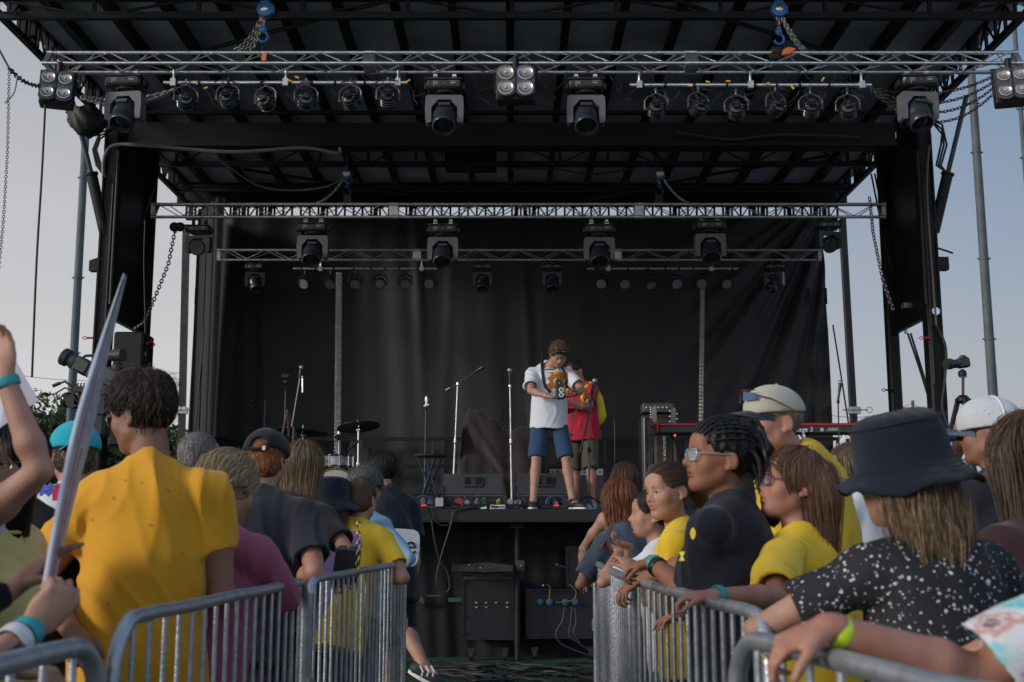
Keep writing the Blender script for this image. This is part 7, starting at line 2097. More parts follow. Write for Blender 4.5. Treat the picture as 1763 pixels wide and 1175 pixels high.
# ginger man with the black cap
C_CHAR = cloth('charcoal', (0.017, 0.021, 0.029), .12)
o = person((458, 796, 5.0), 'ginger haired man in a black cap and charcoal t-shirt seen from behind', az=12, haz=6, hp=-6, hr=0, skin='pink', sw=.195, g=1.1, lean=14, vox=.006,
       shirt=dict(mat=C_CHAR, sleeve=.75, e=.014, hem=.16, loose=.02, flare=.030, fold=.006, vox=.0065), pants=dict(mat=cloth('navyshort', (0.018, 0.020, 0.034)), len=.55),
       armR=dict(wrist=(505, 1006, 4.95), elbow=(620, 1180, 4.3), curl=(.7, .8, .8, .8), thick=1.1), armL=dict(wrist=(440, 1010, 4.9), elbow=(400, 1000, 4.9)),
       hair=dict(style='short', color='ginger', t=.007, n=1500, line=.042, nape=1, sl=.025, amp=.001, wild=.4, curl=.5, curlf=200, lift=.003))
cp, P_ = ballcap(o, cloth('capblack', (0.012, 0.012, 0.014), .1, .3, 10), cloth('capblack', (0, 0, 0)), line=-.006, t=.022, tilt=0, opening=True)
m = MB(); pts = [Vector(P_(.040 * math.cos(a) , -.108 + .014 * math.sin(a) * .0, .045 + .030 * math.sin(a))) for a in [k * .3 for k in range(0, 11)]]
HP = o['HP']
m = MB(); m.tube([HP(x, -.128 + 2.4 * x * x, .036 + .012 * abs(x) * 2) for x in [-.05 + .01 * k for k in range(11)]], [.007] * 11, 6); m.build('cap_strap', cloth('capblack', (0, 0, 0)), cp, smooth=True)
m = MB(); m.box(HP(.030, -.134, .038), (.013, .004, .017)); m.build('buckle', M_WHITE, cp)
m = MB(); 
for k in range(30):
    a = k / 30 * 6.283; p = Vector(o['N'] + o['Bm'] @ A_((.066 * math.cos(a), .004 + .066 * math.sin(a), .012 - .018 * math.sin(a)))); m.ell(p, .0048, 6)
p = Vector(o['N'] + o['Bm'] @ A_((0, -.068, .035))); m.tube([p, p - Vector((0, 0, .02))], .003, 5)
m.build('cord_necklace', mat('navy_cord', (0.01, 0.012, 0.03), .6), o['root'], smooth=True)

# long light brown hair, black shirt, purse
C_BLK = cloth('black', (0.010, 0.010, 0.012), .1)
o = person((522, 810, 5.6), 'woman with long light brown hair falling down the back of a black t-shirt', az=25, haz=20, hp=-6, hr=6, skin='fair', fem=1, lean=14, vox=.007, hs=.236, g=1.08, sw=.17,
       shirt=dict(mat=C_BLK, sleeve=.72, e=.012, hem=.16, flare=.024, fold=.004), pants=dict(mat=cloth('darkjean', (0.02, 0.025, 0.04)), len=1.0),
       armR=dict(wrist=(585, 992, 5.5), elbow=(720, 1180, 5.0), curl=(.6, .7, .7, .7)), armL=dict(wrist=(520, 990, 5.5), elbow=(500, 960, 5.5)),
       hair=dict(style='long', color='lightbrown', mix='dirtyblonde', t=.016, n=3200, len=.36, w=.075, amp=.002, wild=.08, sl=.42, step=.02, rad=.0013, puff=[(0, -.06, .1, .03)]))
rt = root('handbag', at(598, 995, 5.28), 'black handbag with a gold chain hanging in front of the woman in black', 'handbag')
c = at(597, 973, 5.30); m = MB(); m.bbox(c, (.11, .09, .17), .02, Matrix.Rotation(R(6), 3, 'Y')); m.bbox(c + Vector((0, -.046, .02)), (.10, .008, .10), .01, Matrix.Rotation(R(6), 3, 'Y')); m.build('bag_body', mat('bag_leather', (0.014, 0.014, 0.016), .35, 0, .2, 20, .2, 90, coat=.2), rt, smooth=True)
m = MB(); m.chain([c + Vector((.055, -.04, .19)), c + Vector((.058, -.05, .05)), c + Vector((.055, -.05, -.05))], .03, .003, .6); m.build('gold_chain', mat('gold', (.65, .48, .18), .25, .9, .1), rt)

# navy bucket hat, lilac top
o = person((573, 866, 6.4), 'person in a navy bucket hat behind the woman in black, seen from behind', az=10, haz=10, hp=-4, skin='fair', fem=1, lean=10, vox=.008, hs=.225,
       shirt=dict(mat=cloth('lilac', (0.35, 0.22, 0.42)), sleeve=.5), pants=dict(mat=cloth('jean', (0.05, 0.07, 0.12)), len=1.0),
       hair=dict(style='long', color='lightbrown', t=.008, n=500, len=.20, w=.07, below=.03, wild=.15, sl=.22))
C_NAVYHAT = cloth('navyhat', (0.006, 0.011, 0.024), .12, .5, 8, bs=300)
buckethat(o, C_NAVYHAT, w=.06, drop=.055, line=.012)
# short haired man, bright yellow shirt
o = person((622, 862, 6.5), 'man with close cropped hair in a bright yellow t-shirt leaning over the barricade', az=22, haz=14, hp=-8, skin='fair', g=1.05, lean=22, vox=.007, sw=.18,
       shirt=dict(mat=C_YEL2, sleeve=.70, e=.014, hem=.20, loose=.015, flare=.026, fold=.006, vox=.007), pants=dict(mat=cloth('camo', (0.10, 0.09, 0.065), .5, .3, 26, color2=(0.03, 0.03, 0.022)), len=.55),
       armR=dict(wrist=(650, 995, 6.4), elbow=(760, 1060, 6.0), curl=(.6, .7, .7, .7)), armL=dict(wrist=(610, 1000, 6.3), elbow=(590, 985, 6.3)),
       hair=dict(style='buzz', color='brown', t=.006, n=900, line=.030, nape=1, amp=.0006, lift=.002))
# grey curls, light denim shirt
o = person((631, 842, 7.1), 'grey curly haired woman in a light blue denim shirt with a black bag strap', az=12, haz=28, hp=-4, skin='fair', fem=1, lean=10, vox=.008,
       shirt=dict(mat=cloth('denim', (0.20, 0.36, 0.50), .15), sleeve=1.6, name='denim_shirt'), pants=dict(mat=cloth('jean', (0.05, 0.07, 0.12)), len=1.0),
       armR=dict(wrist=(655, 1000, 7.0), elbow=(680, 1100, 6.9), curl=(.6, .7, .7, .7)),
       hair=dict(style='curly', color='greycurl', t=.026, n=1500, line=.045, sl=.035, curl=1.2, curlf=320, amp=.004, wild=.5, lift=.010))
glasses(o, mat('dark_frame', (0.02, 0.02, 0.022), .3), None)
m = MB(); m.tube([Vector(o['Bp'](.10, -.115, .50)), Vector(o['Bp'](.02, -.142, .36)), Vector(o['Bp'](-.08, -.145, .15)), Vector(o['Bp'](-.14, -.12, 0))], .013, 6); m.build('bag_strap', M_RUBBER, o['root'], smooth=True)
# dark haired man walking off to the left in a dark shirt
x0 = at(684, 820, 8.05)
o = person((657, 812, 8.0), 'dark haired man in charcoal t-shirt and black shorts, one leg kicked back', az=-28, haz=-40, hp=-4, skin='fair', g=1.02, lean=12, vox=.007, sw=.185,
       shirt=dict(mat=C_CHAR, sleeve=.7, e=.014, hem=.16, flare=.024, fold=.006), pants=dict(mat=cloth('blackshort', (0.012, 0.012, 0.013)), len=.5, w=.03),
       legs=dict(L=(x0.x + .02, 8.05, 0), R=(at(728, 1150, 7.7).x, 7.7, .36), kR=(at(694, 1072, 7.95).x, 7.95, .66), dR=(.75, -.2, -.35)), shoes=(0.02, 0.02, 0.022),
       hair=dict(style='short', color='black', t=.020, n=1500, line=.030, sl=.05, amp=.002, lift=.006, wild=.3, puff=[(0, .03, .10, .045)], dir=(0, -.4, .1)))
m = MB()
ft = at(735, 1155, 7.62)
for k in range(3): m.tube([ft + Vector((-.04 + .035 * k, -.04, .035)), ft + Vector((-.02 + .035 * k, -.055, .0)), ft + Vector((-.03 + .035 * k, -.04, -.03))], .006, 6)
m.build('shoe_stripes', M_WHITE, o['root'], smooth=True)
# white sign with dark letters
rt = root('hand_sign', at(696, 975, 7.55), 'white rounded cardboard sign with dark hand painted letters beside the yellow shirt', 'sign')
c = at(694, 943, 7.55); w_, h_ = .105, .118; pts = []
for k in range(28):
    a = k * 2 * math.pi / 28; pts.append((math.copysign(abs(math.cos(a)) ** .45, math.cos(a)) * w_, math.copysign(abs(math.sin(a)) ** .45, math.sin(a)) * h_))
q = Matrix.Rotation(R(14), 3, 'Z') @ Matrix.Rotation(R(4), 3, 'Y')
m = MB(); m.extrude(pts, c, q @ Vector((1, 0, 0)), q @ Vector((0, 0, 1)), q @ Vector((0, .008, 0))); m.build('board', mat('card_white', (0.66, 0.67, 0.72), .7, 0, .05, 8, .2, 40), rt)
txt('ne', c + q @ Vector((-.075, -.004, -.045)), .17, 14, mat('ink', (0.015, 0.015, 0.03), .7), rt, 'lettering', extr=.001)

# ---- left edge
o = person((128, 790, 4.7), 'curly haired person in a turquoise cap and white t-shirt near the left edge', az=0, haz=-22, hp=-12, skin='pink', lean=10, vox=.008, g=1.08,
       shirt=dict(mat=cloth('whitetee', (0.62, 0.64, 0.68)), sleeve=.6, e=.014, flare=.03, neck=1.2), pants=dict(mat=cloth('jean', (0.05, 0.07, 0.12)), len=1.0),
       hair=dict(style='curly', color='brown', mix='dirtyblonde', t=.008, n=1300, line=.045, sl=.035, curl=1.2, curlf=260, amp=.002, wild=.4, lift=.004))
C_TURQ = cloth('turquoise', (0.02, 0.36, 0.46), .08)
ballcap(o, C_TURQ, C_TURQ, back=True, line=-.004, t=.024)
B = o['Bp']; Q = o['Q']
def decal(o, name, pts_uv, Y0, mt, th=.002, par=None, off=.0015):
    """flat print that lies on the shirt surface"""
    q = o['Q']; vs = []
    for u, v in pts_uv:
        p = A_(at(u, v, Y0)); d = unit(p - A_((0, 0, EYE)))
        for _ in range(80):
            sd = float(q.sample(p[None, :])[0])
            if sd < off: break
            p = p + d * max(.0015, min(sd * .8, .02))
        vs.append(Vector(p) - Vector(d) * .001)
    return vs
def decal_grid(o, name, u0, v0, u1, v1, Y0, mt, nu=10, nv=10, edge=None, off=.002):
    q = o['Q']; P0 = []
    for j in range(nv + 1):
        for i in range(nu + 1):
            u = u0 + (u1 - u0) * i / nu; v = v0 + (v1 - v0) * j / nv
            if edge: u, v = edge(u, v, i / nu, j / nv)
            P0.append(A_(at(u, v, Y0)))
    P0 = np.array(P0); d = P0 - A_((0, 0, EYE)); d /= np.linalg.norm(d, axis=1, keepdims=True)
    act = np.ones(len(P0), bool)
    for _ in range(100):
        sd = q.sample(P0); act = act & (sd > off); P0 = P0 + d * (np.clip(sd * .8, .001, .02) * act)[:, None]
    P0 -= d * .001
    F = np.array([[j * (nu + 1) + i, (j + 1) * (nu + 1) + i, (j + 1) * (nu + 1) + i + 1, j * (nu + 1) + i + 1] for j in range(nv) for i in range(nu)])
    return mesh_obj(name, P0, F, mt, o['shirt'])
decal_grid(o, 'blue_print', 66, 834, 104, 852, 4.4, cloth('royal', (0.03, 0.08, 0.35)), edge=lambda u, v, a, b: (u + 3 * math.sin(b * 9), v + 3 * math.sin(a * 20)))
decal_grid(o, 'red_print', 90, 842, 112, 862, 4.4, cloth('crimson', (0.40, 0.02, 0.06)), edge=lambda u, v, a, b: (u, v - 8 * (1 - b) * math.sin(a * 3)), off=.003)
# person in black
person((38, 800, 3.75), 'person in a black t-shirt half hidden behind the raised arm', az=-10, haz=-10, hp=0, skin='fair', vox=.007, lean=8, g=1.1, sw=.19,
       shirt=dict(mat=C_BLK, sleeve=.65, e=.014, flare=.025), pants=dict(mat=cloth('jean', (0.05, 0.07, 0.12)), len=1.0),
       hair=dict(style='short', color='black', t=.014, n=500, line=.03, nape=1))
# woman with glasses at the left edge
o = person((-6, 800, 3.1), 'dark haired woman with round glasses and pale yellow top, far left edge', az=100, haz=168, hp=-4, hr=0, skin='fair', fem=1, lean=2, vox=.0055, g=1.0, bust=.3, smile=.3,
       shirt=dict(mat=cloth('paleyellow', (0.62, 0.50, 0.20)), sleeve=.5, neck=1.15, hem=.12), pants=dict(mat=cloth('jeanlight', (0.12, 0.18, 0.28)), len=1.0),
       armL=dict(), armR=dict(),
       hair=dict(style='long', color='black', t=.014, n=900, len=.22, w=.074, sl=.24, open=.0, wild=.12))
glasses(o, mat('gold_wire', (.35, .25, .15), .3, .8, 0), None, w=.024, h_=.021, square=False, r=.0011)
# raised arm
o = person((-150, 780, 2.75), 'person outside the left edge raising a bare arm with a teal wristband', az=10, haz=-10, hp=8, skin='fair', fem=0, lean=2, vox=.0055, sw=.16, g=.95,
       shirt=dict(mat=cloth('whiteish', (0.5, 0.5, 0.52)), sleeve=.35), pants=dict(mat=cloth('jean', (0.05, 0.07, 0.12)), len=1.0),
       armR=dict(wrist=(8, 648, 2.62), pole=(150, 860, 2.6), raise_=1, palm=(-.4, -.9, .1), hdir=(-.12, 0, 1), curl=(.25, .3, .35, .4), spread=.1, thick=.95, **{'raise': .6}),
       hair=dict(style='short', color='brown', t=.014, n=300, line=.03))
ring_on(o, 'R', .07, M_TEALBAND, 'wristband', w=.020, extra=.005)
t = root('paper_sheet', at(40, 735, 2.75), 'pale lilac sheet of paper held behind the raised arm at the left edge', 'paper')
vs = [at(-30, 575, 2.80), at(22, 612, 2.76), at(66, 690, 2.74), at(0, 737, 2.72), at(-60, 750, 2.76), at(-70, 640, 2.8)]
m = MB(); m.add(vs + [p + Vector((0, .001, 0)) for p in vs], [(0, 1, 2, 3, 4, 5), (11, 10, 9, 8, 7, 6)]); m.build('sheet', mat('lilac_paper', (0.50, 0.50, 0.58), .7, 0, .04, 3), t)
# clapping hands in black sleeves
o = person((-175, 800, 2.35), 'person outside the left edge in long black sleeves with one open hand in view', az=70, haz=40, hp=0, skin='fair', lean=4, vox=.005, fem=1, g=1.0,
       shirt=dict(mat=C_BLK, sleeve=1.93, e=.012), pants=dict(mat=cloth('jean', (0.05, 0.07, 0.12)), len=1.0),
       armR=dict(wrist=(26, 1012, 2.22), pole=(-80, 1100, 2.1), hdir=(.62, .1, .62), palm=(.55, .35, -.5), curl=(.10, .18, .25, .3), spread=.55, thumb=1.0, tcurl=.1, hk=1.05), armL=dict(wrist=(-30, 1120, 2.2)),
       hair=dict(style='long', color='darkbrown', t=.014, n=300, len=.2))
# the hand that holds the poster
o = person((-190, 820, 2.05), 'person at the left edge holding the glitter poster, smart watch on the wrist', az=55, haz=30, hp=0, skin='fair', lean=4, vox=.005, g=1.0, fem=1,
       shirt=dict(mat=cloth('jeanlight', (0, 0, 0)), sleeve=.6), pants=dict(mat=cloth('jean', (0.05, 0.07, 0.12)), len=1.0),
       armR=dict(wrist=(55, 1082, 1.98), pole=(-120, 1190, 1.8), hdir=(.62, .1, .75), palm=(-.55, .75, .3), curl=(1.25, 1.3, 1.35, 1.4), thumb=.35, tcurl=1.0, hk=1.1), armL=dict(wrist=(8, 1150, 1.95), pole=(-100, 1250, 1.9), hdir=(.9, .1, -.1), palm=(0, 0, -1), curl=(.8, .9, .9, 1.0), hk=1.05),
       hair=dict(style='long', color='brown', t=.014, n=300, len=.2))
ring_on(o, 'R', .06, M_TEALBAND, 'wristband', w=.022, extra=.005)
wb = ring_on(o, 'R', .20, mat('watch_strap', (0.55, 0.57, 0.62), .5, 0, .05), 'watch', w=.024, extra=.006)
W_, E_ = o['W']['R'], o['E']['R']; c = Vector(W_ + (E_ - W_) * .20 + A_((.012, -.034, -.012))); d = Vector(unit(E_ - W_)); q = d.to_track_quat('X', 'Y').to_matrix()
m = MB(); m.bbox(c, (.038, .012, .034), .006, q); m.build('watch_case', mat('watch_black', (0.012, 0.012, 0.014), .15, .2, 0, coat=1), wb)
# poster seen edge on
t = root('glitter_poster', at(80, 1010, 2.0), 'tall folded white poster with red edging and glitter held upright, seen almost edge on', 'poster')
a, b = at(217, 472, 2.35), at(84, 1010, 2.0)
n = 30; vs = []; vs2 = []
for k in range(n + 1):
    f = k / n; u = 217 + (84 - 217) * f - 10 * math.sin(f * math.pi) ; v = 472 + (1012 - 472) * f; Y = 2.38 - .38 * f
    w = (1.5 + 34 * min(1, f * 2.2) * (1 if f < .55 else 1 - (f - .55) * 1.35))
    vs.append(at(u - w * .22, v, Y)); vs.append(at(u + w * .50, v + 6, Y + .28)); vs2.append(at(u - w * .5, v, Y - .012))
V = [p for p in vs]; Fq = [[2 * k, 2 * k + 1, 2 * k + 3, 2 * k + 2] for k in range(n)]
off = len(V); V += [p + Vector((-.004, -.001, 0)) for p in vs]; Fq += [[off + 2 * k + 2, off + 2 * k + 3, off + 2 * k + 1, off + 2 * k] for k in range(n)]
M_POST = mat('poster_white', (0.50, 0.51, 0.58), .4, .1, .35, 45, .4, 90)
make_obj('poster_face', V, Fq, M_POST, t, smooth=True)
m = MB(); m.tube([vs[2 * k] + Vector((-.003, -.004, 0)) for k in range(n + 1)], [.0008 + .0035 * min(1, k / 9) for k in range(n + 1)], 8); m.build('poster_edge', mat('poster_edge', (0.62, 0.64, 0.70), .3, .2, .1, 20), t, smooth=True)
m = MB()
for f0, f1, sh in ((.30, .98, .30), (.55, 1.0, .55)):
    pts = []
    for k in range(14):
        f = f0 + (f1 - f0) * k / 13; i = min(n - 1, int(f * n)); g_ = f * n - i
        p = vs[2 * i].lerp(vs[2 * i + 2], g_); q_ = vs[2 * i + 1].lerp(vs[2 * i + 3], g_); pts.append(p.lerp(q_, sh) + Vector((.0, -.004, 0)))
    m.tube(pts, [.0028] * 14, 6)
m.build('red_edging', mat('poster_red', (0.45, 0.02, 0.05), .5, 0, .1), t, smooth=True)
m = MB(); rg = random.Random(8)
for k in range(110):
    f = rg.uniform(.25, .95); i = min(n - 1, int(f * n)); p = vs[2 * i].lerp(vs[2 * i + 2], f * n - i); q_ = vs[2 * i + 1].lerp(vs[2 * i + 3], f * n - i)
    m.ell(p.lerp(q_, rg.uniform(.55, .9)) + Vector((0, -.004, 0)), (.0022, .001, .0028), 5)
o_ = m.build('glitter', mat('glitter', (.85, .82, .7), .15, .9, .1, 200), t); o_['kind'] = 'stuff'

# ---- right of the aisle
o = person((1076, 832, 7.7), 'auburn haired woman with a bare shoulder furthest right of the aisle by the stage', az=-12, haz=-5, skin='fair', fem=1, lean=6, vox=.008, side=0,
       shirt=dict(mat=C_BLK, sleeve=0, name='tank_top'), pants=dict(mat=cloth('jean', (0.05, 0.07, 0.12)), len=.5),
       armL=dict(wrist=(1003, 990, 7.6), elbow=(1010, 930, 7.8)),
       hair=dict(style='long', color='auburn', t=.014, n=900, len=.30, w=.076, sl=.32, step=.02, rad=.0018))
o = person((1066, 866, 6.5), 'girl with long copper red hair in a grey tie dye t-shirt', az=-38, haz=-22, hp=-4, skin='fair', fem=1, lean=12, vox=.007, hs=.225, sw=.15,
       shirt=dict(mat=cloth('tiedye', (0.085, 0.105, 0.14), .3, .2, 16, color2=(0.04, 0.055, 0.08)), sleeve=.80, e=.014, flare=.03, fold=.006), pants=dict(mat=cloth('jean', (0.05, 0.07, 0.12)), len=.5),
       armL=dict(wrist=(1038, 985, 6.55), elbow=(1008, 985, 6.35)), armR=dict(wrist=(1070, 985, 6.5)),
       hair=dict(style='long', color='red', t=.018, n=2200, len=.30, w=.078, amp=.003, wild=.12, sl=.34, step=.018, rad=.0018))
o = person((1120, 888, 5.55), 'girl in a white t-shirt looking left while holding a phone over the barricade', az=-65, haz=-88, hp=2, skin='fair', fem=1, lean=10, vox=.006, hs=.222, sw=.14, smile=.2,
       shirt=dict(mat=cloth('whitetee', (0, 0, 0)), sleeve=.75, e=.014, flare=.026, fold=.005), pants=dict(mat=cloth('jean', (0.05, 0.07, 0.12)), len=.5),
       armL=dict(wrist=(1066, 948, 5.5), pole=(1085, 1060, 5.2), hdir=(-.9, .2, .3), palm=(.2, .5, .8), curl=(.7, .8, .9, 1.0)), armR=dict(wrist=(1082, 940, 5.65), pole=(1080, 1060, 5.8), hdir=(-.9, -.1, .3), palm=(.2, -.3, .8), curl=(.5, .6, .7, .8)),
       hair=dict(style='pony', color='darkbrown', t=.010, n=800, line=.030, len=.12, tie=(0, -.10, .0), sl=.10, wild=.1))
m = MB(); HP = o['HP']; m.ell(HP(-.083, -.0, -.032), .003, 8); m.build('earring', M_CHROME, o['root'], smooth=True)
t = root('phone', at(1044, 928, 5.48), 'dark phone held up by the girl in the white t-shirt', 'phone')
m = MB(); m.bbox(at(1043, 926, 5.50), (.012, .075, .14), .004, Matrix.Rotation(R(28), 3, 'Y')); m.build('phone_body', mat('phone_grey', (0.06, 0.065, 0.075), .2, .4, .1, coat=.6), t)
o = person((1149, 848, 4.8), 'girl with a ponytail and gold earring in a yellow t-shirt', az=-75, haz=-122, hp=-4, hr=3, skin='fair', fem=1, lean=6, vox=.0052, hs=.228, sw=.145, nose=.88,
       shirt=dict(mat=C_YEL2, sleeve=.7, e=.012, flare=.024, fold=.005), pants=dict(mat=cloth('jean', (0.05, 0.07, 0.12)), len=.5),
       armL=dict(wrist=(1090, 985, 4.8), pole=(1150, 1100, 4.6)), armR=dict(wrist=(1100, 975, 5.1)),
       hair=dict(style='pony', color='brown', mix='brown', t=.008, n=1500, line=.026, len=.22, tie=(0, -.105, .035), sl=.13, wild=.06, amp=.0012, lift=.0025, pr=.032, rad=.0010, swing=A_((.12, -.05, 0))))
HP = o['HP']; m = MB(); m.ell(HP(-.084, .0, -.036), .006, 8); m.build('earring', mat('gold', (0, 0, 0)), o['root'], smooth=True)
# woman with braids
o = person((1236, 790, 3.6), 'woman with tied back black braids and pale blue glasses in a black t-shirt', az=-62, haz=-99, hp=6, hr=-2, skin='brown', fem=1, lean=7, vox=.0045, hs=.229, sw=.170, g=1.10, drop=.050, bust=.4, smile=.35, belly=.3, nose=1.3,
       shirt=dict(mat=cloth('blacktee', (0.010, 0.012, 0.020), .1), sleeve=.82, e=.014, loose=.02, flare=.034, fold=.006, vox=.006), pants=dict(mat=C_BLK, len=1.0),
       armL=dict(l1=.92, wrist=(1122, 968, 3.80), pole=(1270, 1260, 3.50), hdir=(-.9, .25, -.25), palm=(-.1, .1, -1), curl=(.7, .8, .9, 1.0), thick=1.22), armR=dict(wrist=(1090, 1004, 4.15), pole=(1110, 1030, 4.2), hdir=(-.8, -.3, -.5), palm=(0, 0, -1), curl=(.6, .7, .8, .9), thick=1.1),
       hair=dict(style='braids', color='black', t=.013, n=500, line=.016, len=.26, tie=(0, -.095, .070), amp=.0022, pr=.040, swing=A_((.0, .0, -.15)), wild=.2, puff=[(0, -.075, .085, .042), (0.0, -.095, .03, .035), (-.01, -.09, .105, .028)]), brow='black')
mg = mat('aqua_frame', (0.20, 0.45, 0.52), .25, .1, .1, 40, coat=.5)
glasses(o, mg, mat('clear_lens', (0.75, 0.85, 0.9), .05, 0, 0, alpha=.22, coat=1), w=.0235, h_=.0185, r=.0021, temple=mat('gold_temple', (.5, .42, .3), .3, .6, .1))
Hm, Hc, s = o['Hm'], o['Hc'], o['s']; rg = random.Random(6)
hairb = o['hair']
for k in range(17):
    a = rg.uniform(-1, 1); z0 = rg.uniform(.0, .14)
    p0 = Hc + Hm @ (A_((.05 * a - .01, -.065 - .03 * rg.random(), z0)) * s); pts = [p0]
    d = unit(Hm @ A_((.5 * a, -.75, .5)))
    L = rg.uniform(.09, .15)
    for j in range(10):
        d = unit(d + A_((0, 0, -.45 - .1 * rg.random())) + A_((rg.uniform(-.15, .15), rg.uniform(-.15, .15), 0))); pts.append(pts[-1] + d * L / 10)
    m = MB(); m.tube([Vector(p) for p in pts], [.0085 * (1 + .18 * (-1) ** j) * (1 - .045 * j) for j in range(11)], 7)
    m.build('braid', hair_mats('black', *HAIR['black'])[k % 2], hairb, smooth=True)
for k in range(7):      # cornrow ridges from the brow back to the knot
    a = -.05 + .0165 * k
    m = MB(); pts = []
    for j in range(16):
        f = j / 15; y = .072 - .155 * f; z = .066 + .062 * math.sin(f * math.pi * .80) + .03 * f; xx = a * (1 + .5 * math.sin(f * 3.14)) * (1 - f * .55)
        v = A_((xx, y + .014, z - .035)); v = v / np.linalg.norm(v / A_((.089, .109, .103))); v = v + A_((0, -.014, .036)); pts.append(Vector(Hc + Hm @ (v * s)))
    m.tube(pts, [.0052 * (1 + .22 * (-1) ** j) for j in range(16)], 7); m.build('cornrow', hair_mats('black', *HAIR['black'])[0], hairb, smooth=True)
for sx in (-1, 1):
    for k in range(4):
        m = MB(); pts = []
        for j in range(14):
            f = j / 13; v = A_((sx * 1.0, .62 - 1.35 * f, .15 + .27 * k + .25 * f)); v = v / np.linalg.norm(v) * A_((.0885, .1085, .1025)); v = v + A_((0, -.014, .036)); pts.append(Vector(Hc + Hm @ (v * s)))
        m.tube(pts, [.0050 * (1 + .22 * (-1) ** j) for j in range(14)], 7); m.build('cornrow', hair_mats('black', *HAIR['black'])[k % 2], hairb, smooth=True)
ring_on(o, 'L', .06, M_TEALBAND, 'wristband', w=.014, extra=.006); ring_on(o, 'L', .16, mat('black_bead', (.012, .012, .014), .3), 'bracelet', w=.018, extra=.008)
YPRN = cloth('printyellow', (0.72, 0.58, 0.06))
decal_grid(o, 'yellow_print', 1188, 909, 1198, 929, 3.1, YPRN, 6, 8, edge=lambda u, v, a, b: (1193 + (u - 1193) * math.sin(.3 + b * 2.6), v))
decal_grid(o, 'yellow_print', 1169, 950, 1179, 966, 3.1, YPRN, 6, 8, edge=lambda u, v, a, b: (1174 + (u - 1174) * (.3 + .7 * abs(math.cos(b * 3))), v))
# man in the beige cap
o = person((1330, 729, 4.25), 'man in a beige cap with a navy brim and sunglasses on top, yellow t-shirt', az=-50, haz=-104, hp=3, hr=0, skin='pink', neckshift=(.06, -.05), lean=6, vox=.0055, hs=.245, sw=.21, g=1.22, nose=1.2, drop=.026,
       shirt=dict(mat=C_YEL2, sleeve=.75, e=.015, loose=.03, hem=.2, flare=.03, fold=.006, vox=.007), pants=dict(mat=cloth('khaki', (0.12, 0.10, 0.06)), len=.55),
       armL=dict(wrist=(1290, 1010, 4.3)), armR=dict(wrist=(1230, 1010, 4.8)),
       hair=dict(style='buzz', color='grey', mix='dirtyblonde', t=.004, n=600, line=.030, lift=.002), smile=.4, brow='lightbrown')
cp, P_ = ballcap(o, cloth('beigecap', (0.42, 0.42, 0.34), .06, .2, 8), cloth('navybrim', (0.015, 0.022, 0.045)), line=-.004, t=.013)
m = MB(); HP = o['HP']
for sx in (-1, 1):
    vs = [HP(sx * (.006 + .058 * f), .118 - .9 * (sx * (.006 + .058 * f)) ** 2 * 6, .070 + dz) for f in (0, .33, .66, 1) for dz in (0, .034 - .010 * f)]
    vs += [v + Vector((0, 0, 0)) for v in []]
    m.add(vs, [(0, 2, 3, 1), (2, 4, 5, 3), (4, 6, 7, 5)])
sg = m.build('cap_sunglasses', mat('blue_mirror', (0.04, 0.10, 0.22), .06, .6, .3, 30, coat=1), o['root'], smooth=True)
m = MB()
for sx in (-1, 1): m.tube([HP(sx * .064, .098, .088), HP(sx * .092, .05, .074), HP(sx * .100, -.02, .045), HP(sx * .098, -.05, .02)], .0028, 6)
m.tube([HP(-.064, .098, .104), HP(0, .122, .108), HP(.064, .098, .104)], .002, 6)
m.build('temple', mat('tortoise', (0.16, 0.04, 0.02), .3, 0, .6, 60), sg, smooth=True)
# woman with purple glasses
C_Y3 = C_YEL2
o = person((1362, 836, 3.6), 'woman with purple glasses and long reddish brown half tied hair in a yellow t-shirt', az=-52, haz=-97, hp=9, hr=0, skin='pink', fem=1, lean=8, vox=.0045, hs=.226, sw=.165, g=1.08, nose=1.12, bust=.5, smile=.5, mouth=.5,
       shirt=dict(mat=C_Y3, sleeve=.85, e=.014, loose=.025, hem=.18, flare=.032, fold=.008, vox=.006), pants=dict(mat=cloth('jean', (0.05, 0.07, 0.12)), len=1.0),
       armL=dict(wrist=(1225, 1026, 3.12), pole=(1350, 1110, 3.0), hdir=(-.95, .15, -.05), palm=(0, .1, -1), curl=(.65, .75, .85, .95), thick=1.05), armR=dict(wrist=(1190, 1060, 3.7)),
       hair=dict(style='long', color='copper', mix='lightbrown', t=.008, n=3600, len=.20, w=.070, amp=.0015, wild=.08, sl=.30, step=.015, rad=.0011, back=.012, sy=-.030, cutf=((0, .082, -.035), (.100, .082, .118)), part=.0, puff=[(0, -.115, .055, .03)]), brow='copper')
glasses(o, mat('purple_frame', (0.18, 0.02, 0.22), .25, 0, .2, 60, coat=.6), mat('clear_lens', (0, 0, 0)), w=.0215, h_=.0165, r=.0022, temple=mat('grey_temple', (.06, .055, .07), .4))
HP = o['HP']; m = MB(); m.lathe(HP(0, -.092, .088), [(.016, -.006), (.019, 0), (.016, .006)], axis=Vector(o['Hm'] @ A_((0, -1, .3))), n=14); m.build('hair_tie', mat('aqua_tie', (0.1, .45, .5), .6), o['hair'], smooth=True)
ring_on(o, 'L', .10, M_TEALBAND, 'wristband', w=.017, extra=.005)
# girl behind
person((1462, 806, 5.9), 'girl with long light brown hair between the beige cap and navy bucket hat', az=-50, haz=-84, hp=-2, skin='fair', fem=1, lean=4, vox=.007, hs=.225,
       shirt=dict(mat=cloth('whitetee', (0, 0, 0)), sleeve=.5), pants=dict(mat=cloth('jean', (0.05, 0.07, 0.12)), len=.5),
       hair=dict(style='long', color='lightbrown', t=.010, n=1200, len=.26, w=.076, sl=.30, step=.02, rad=.0017))
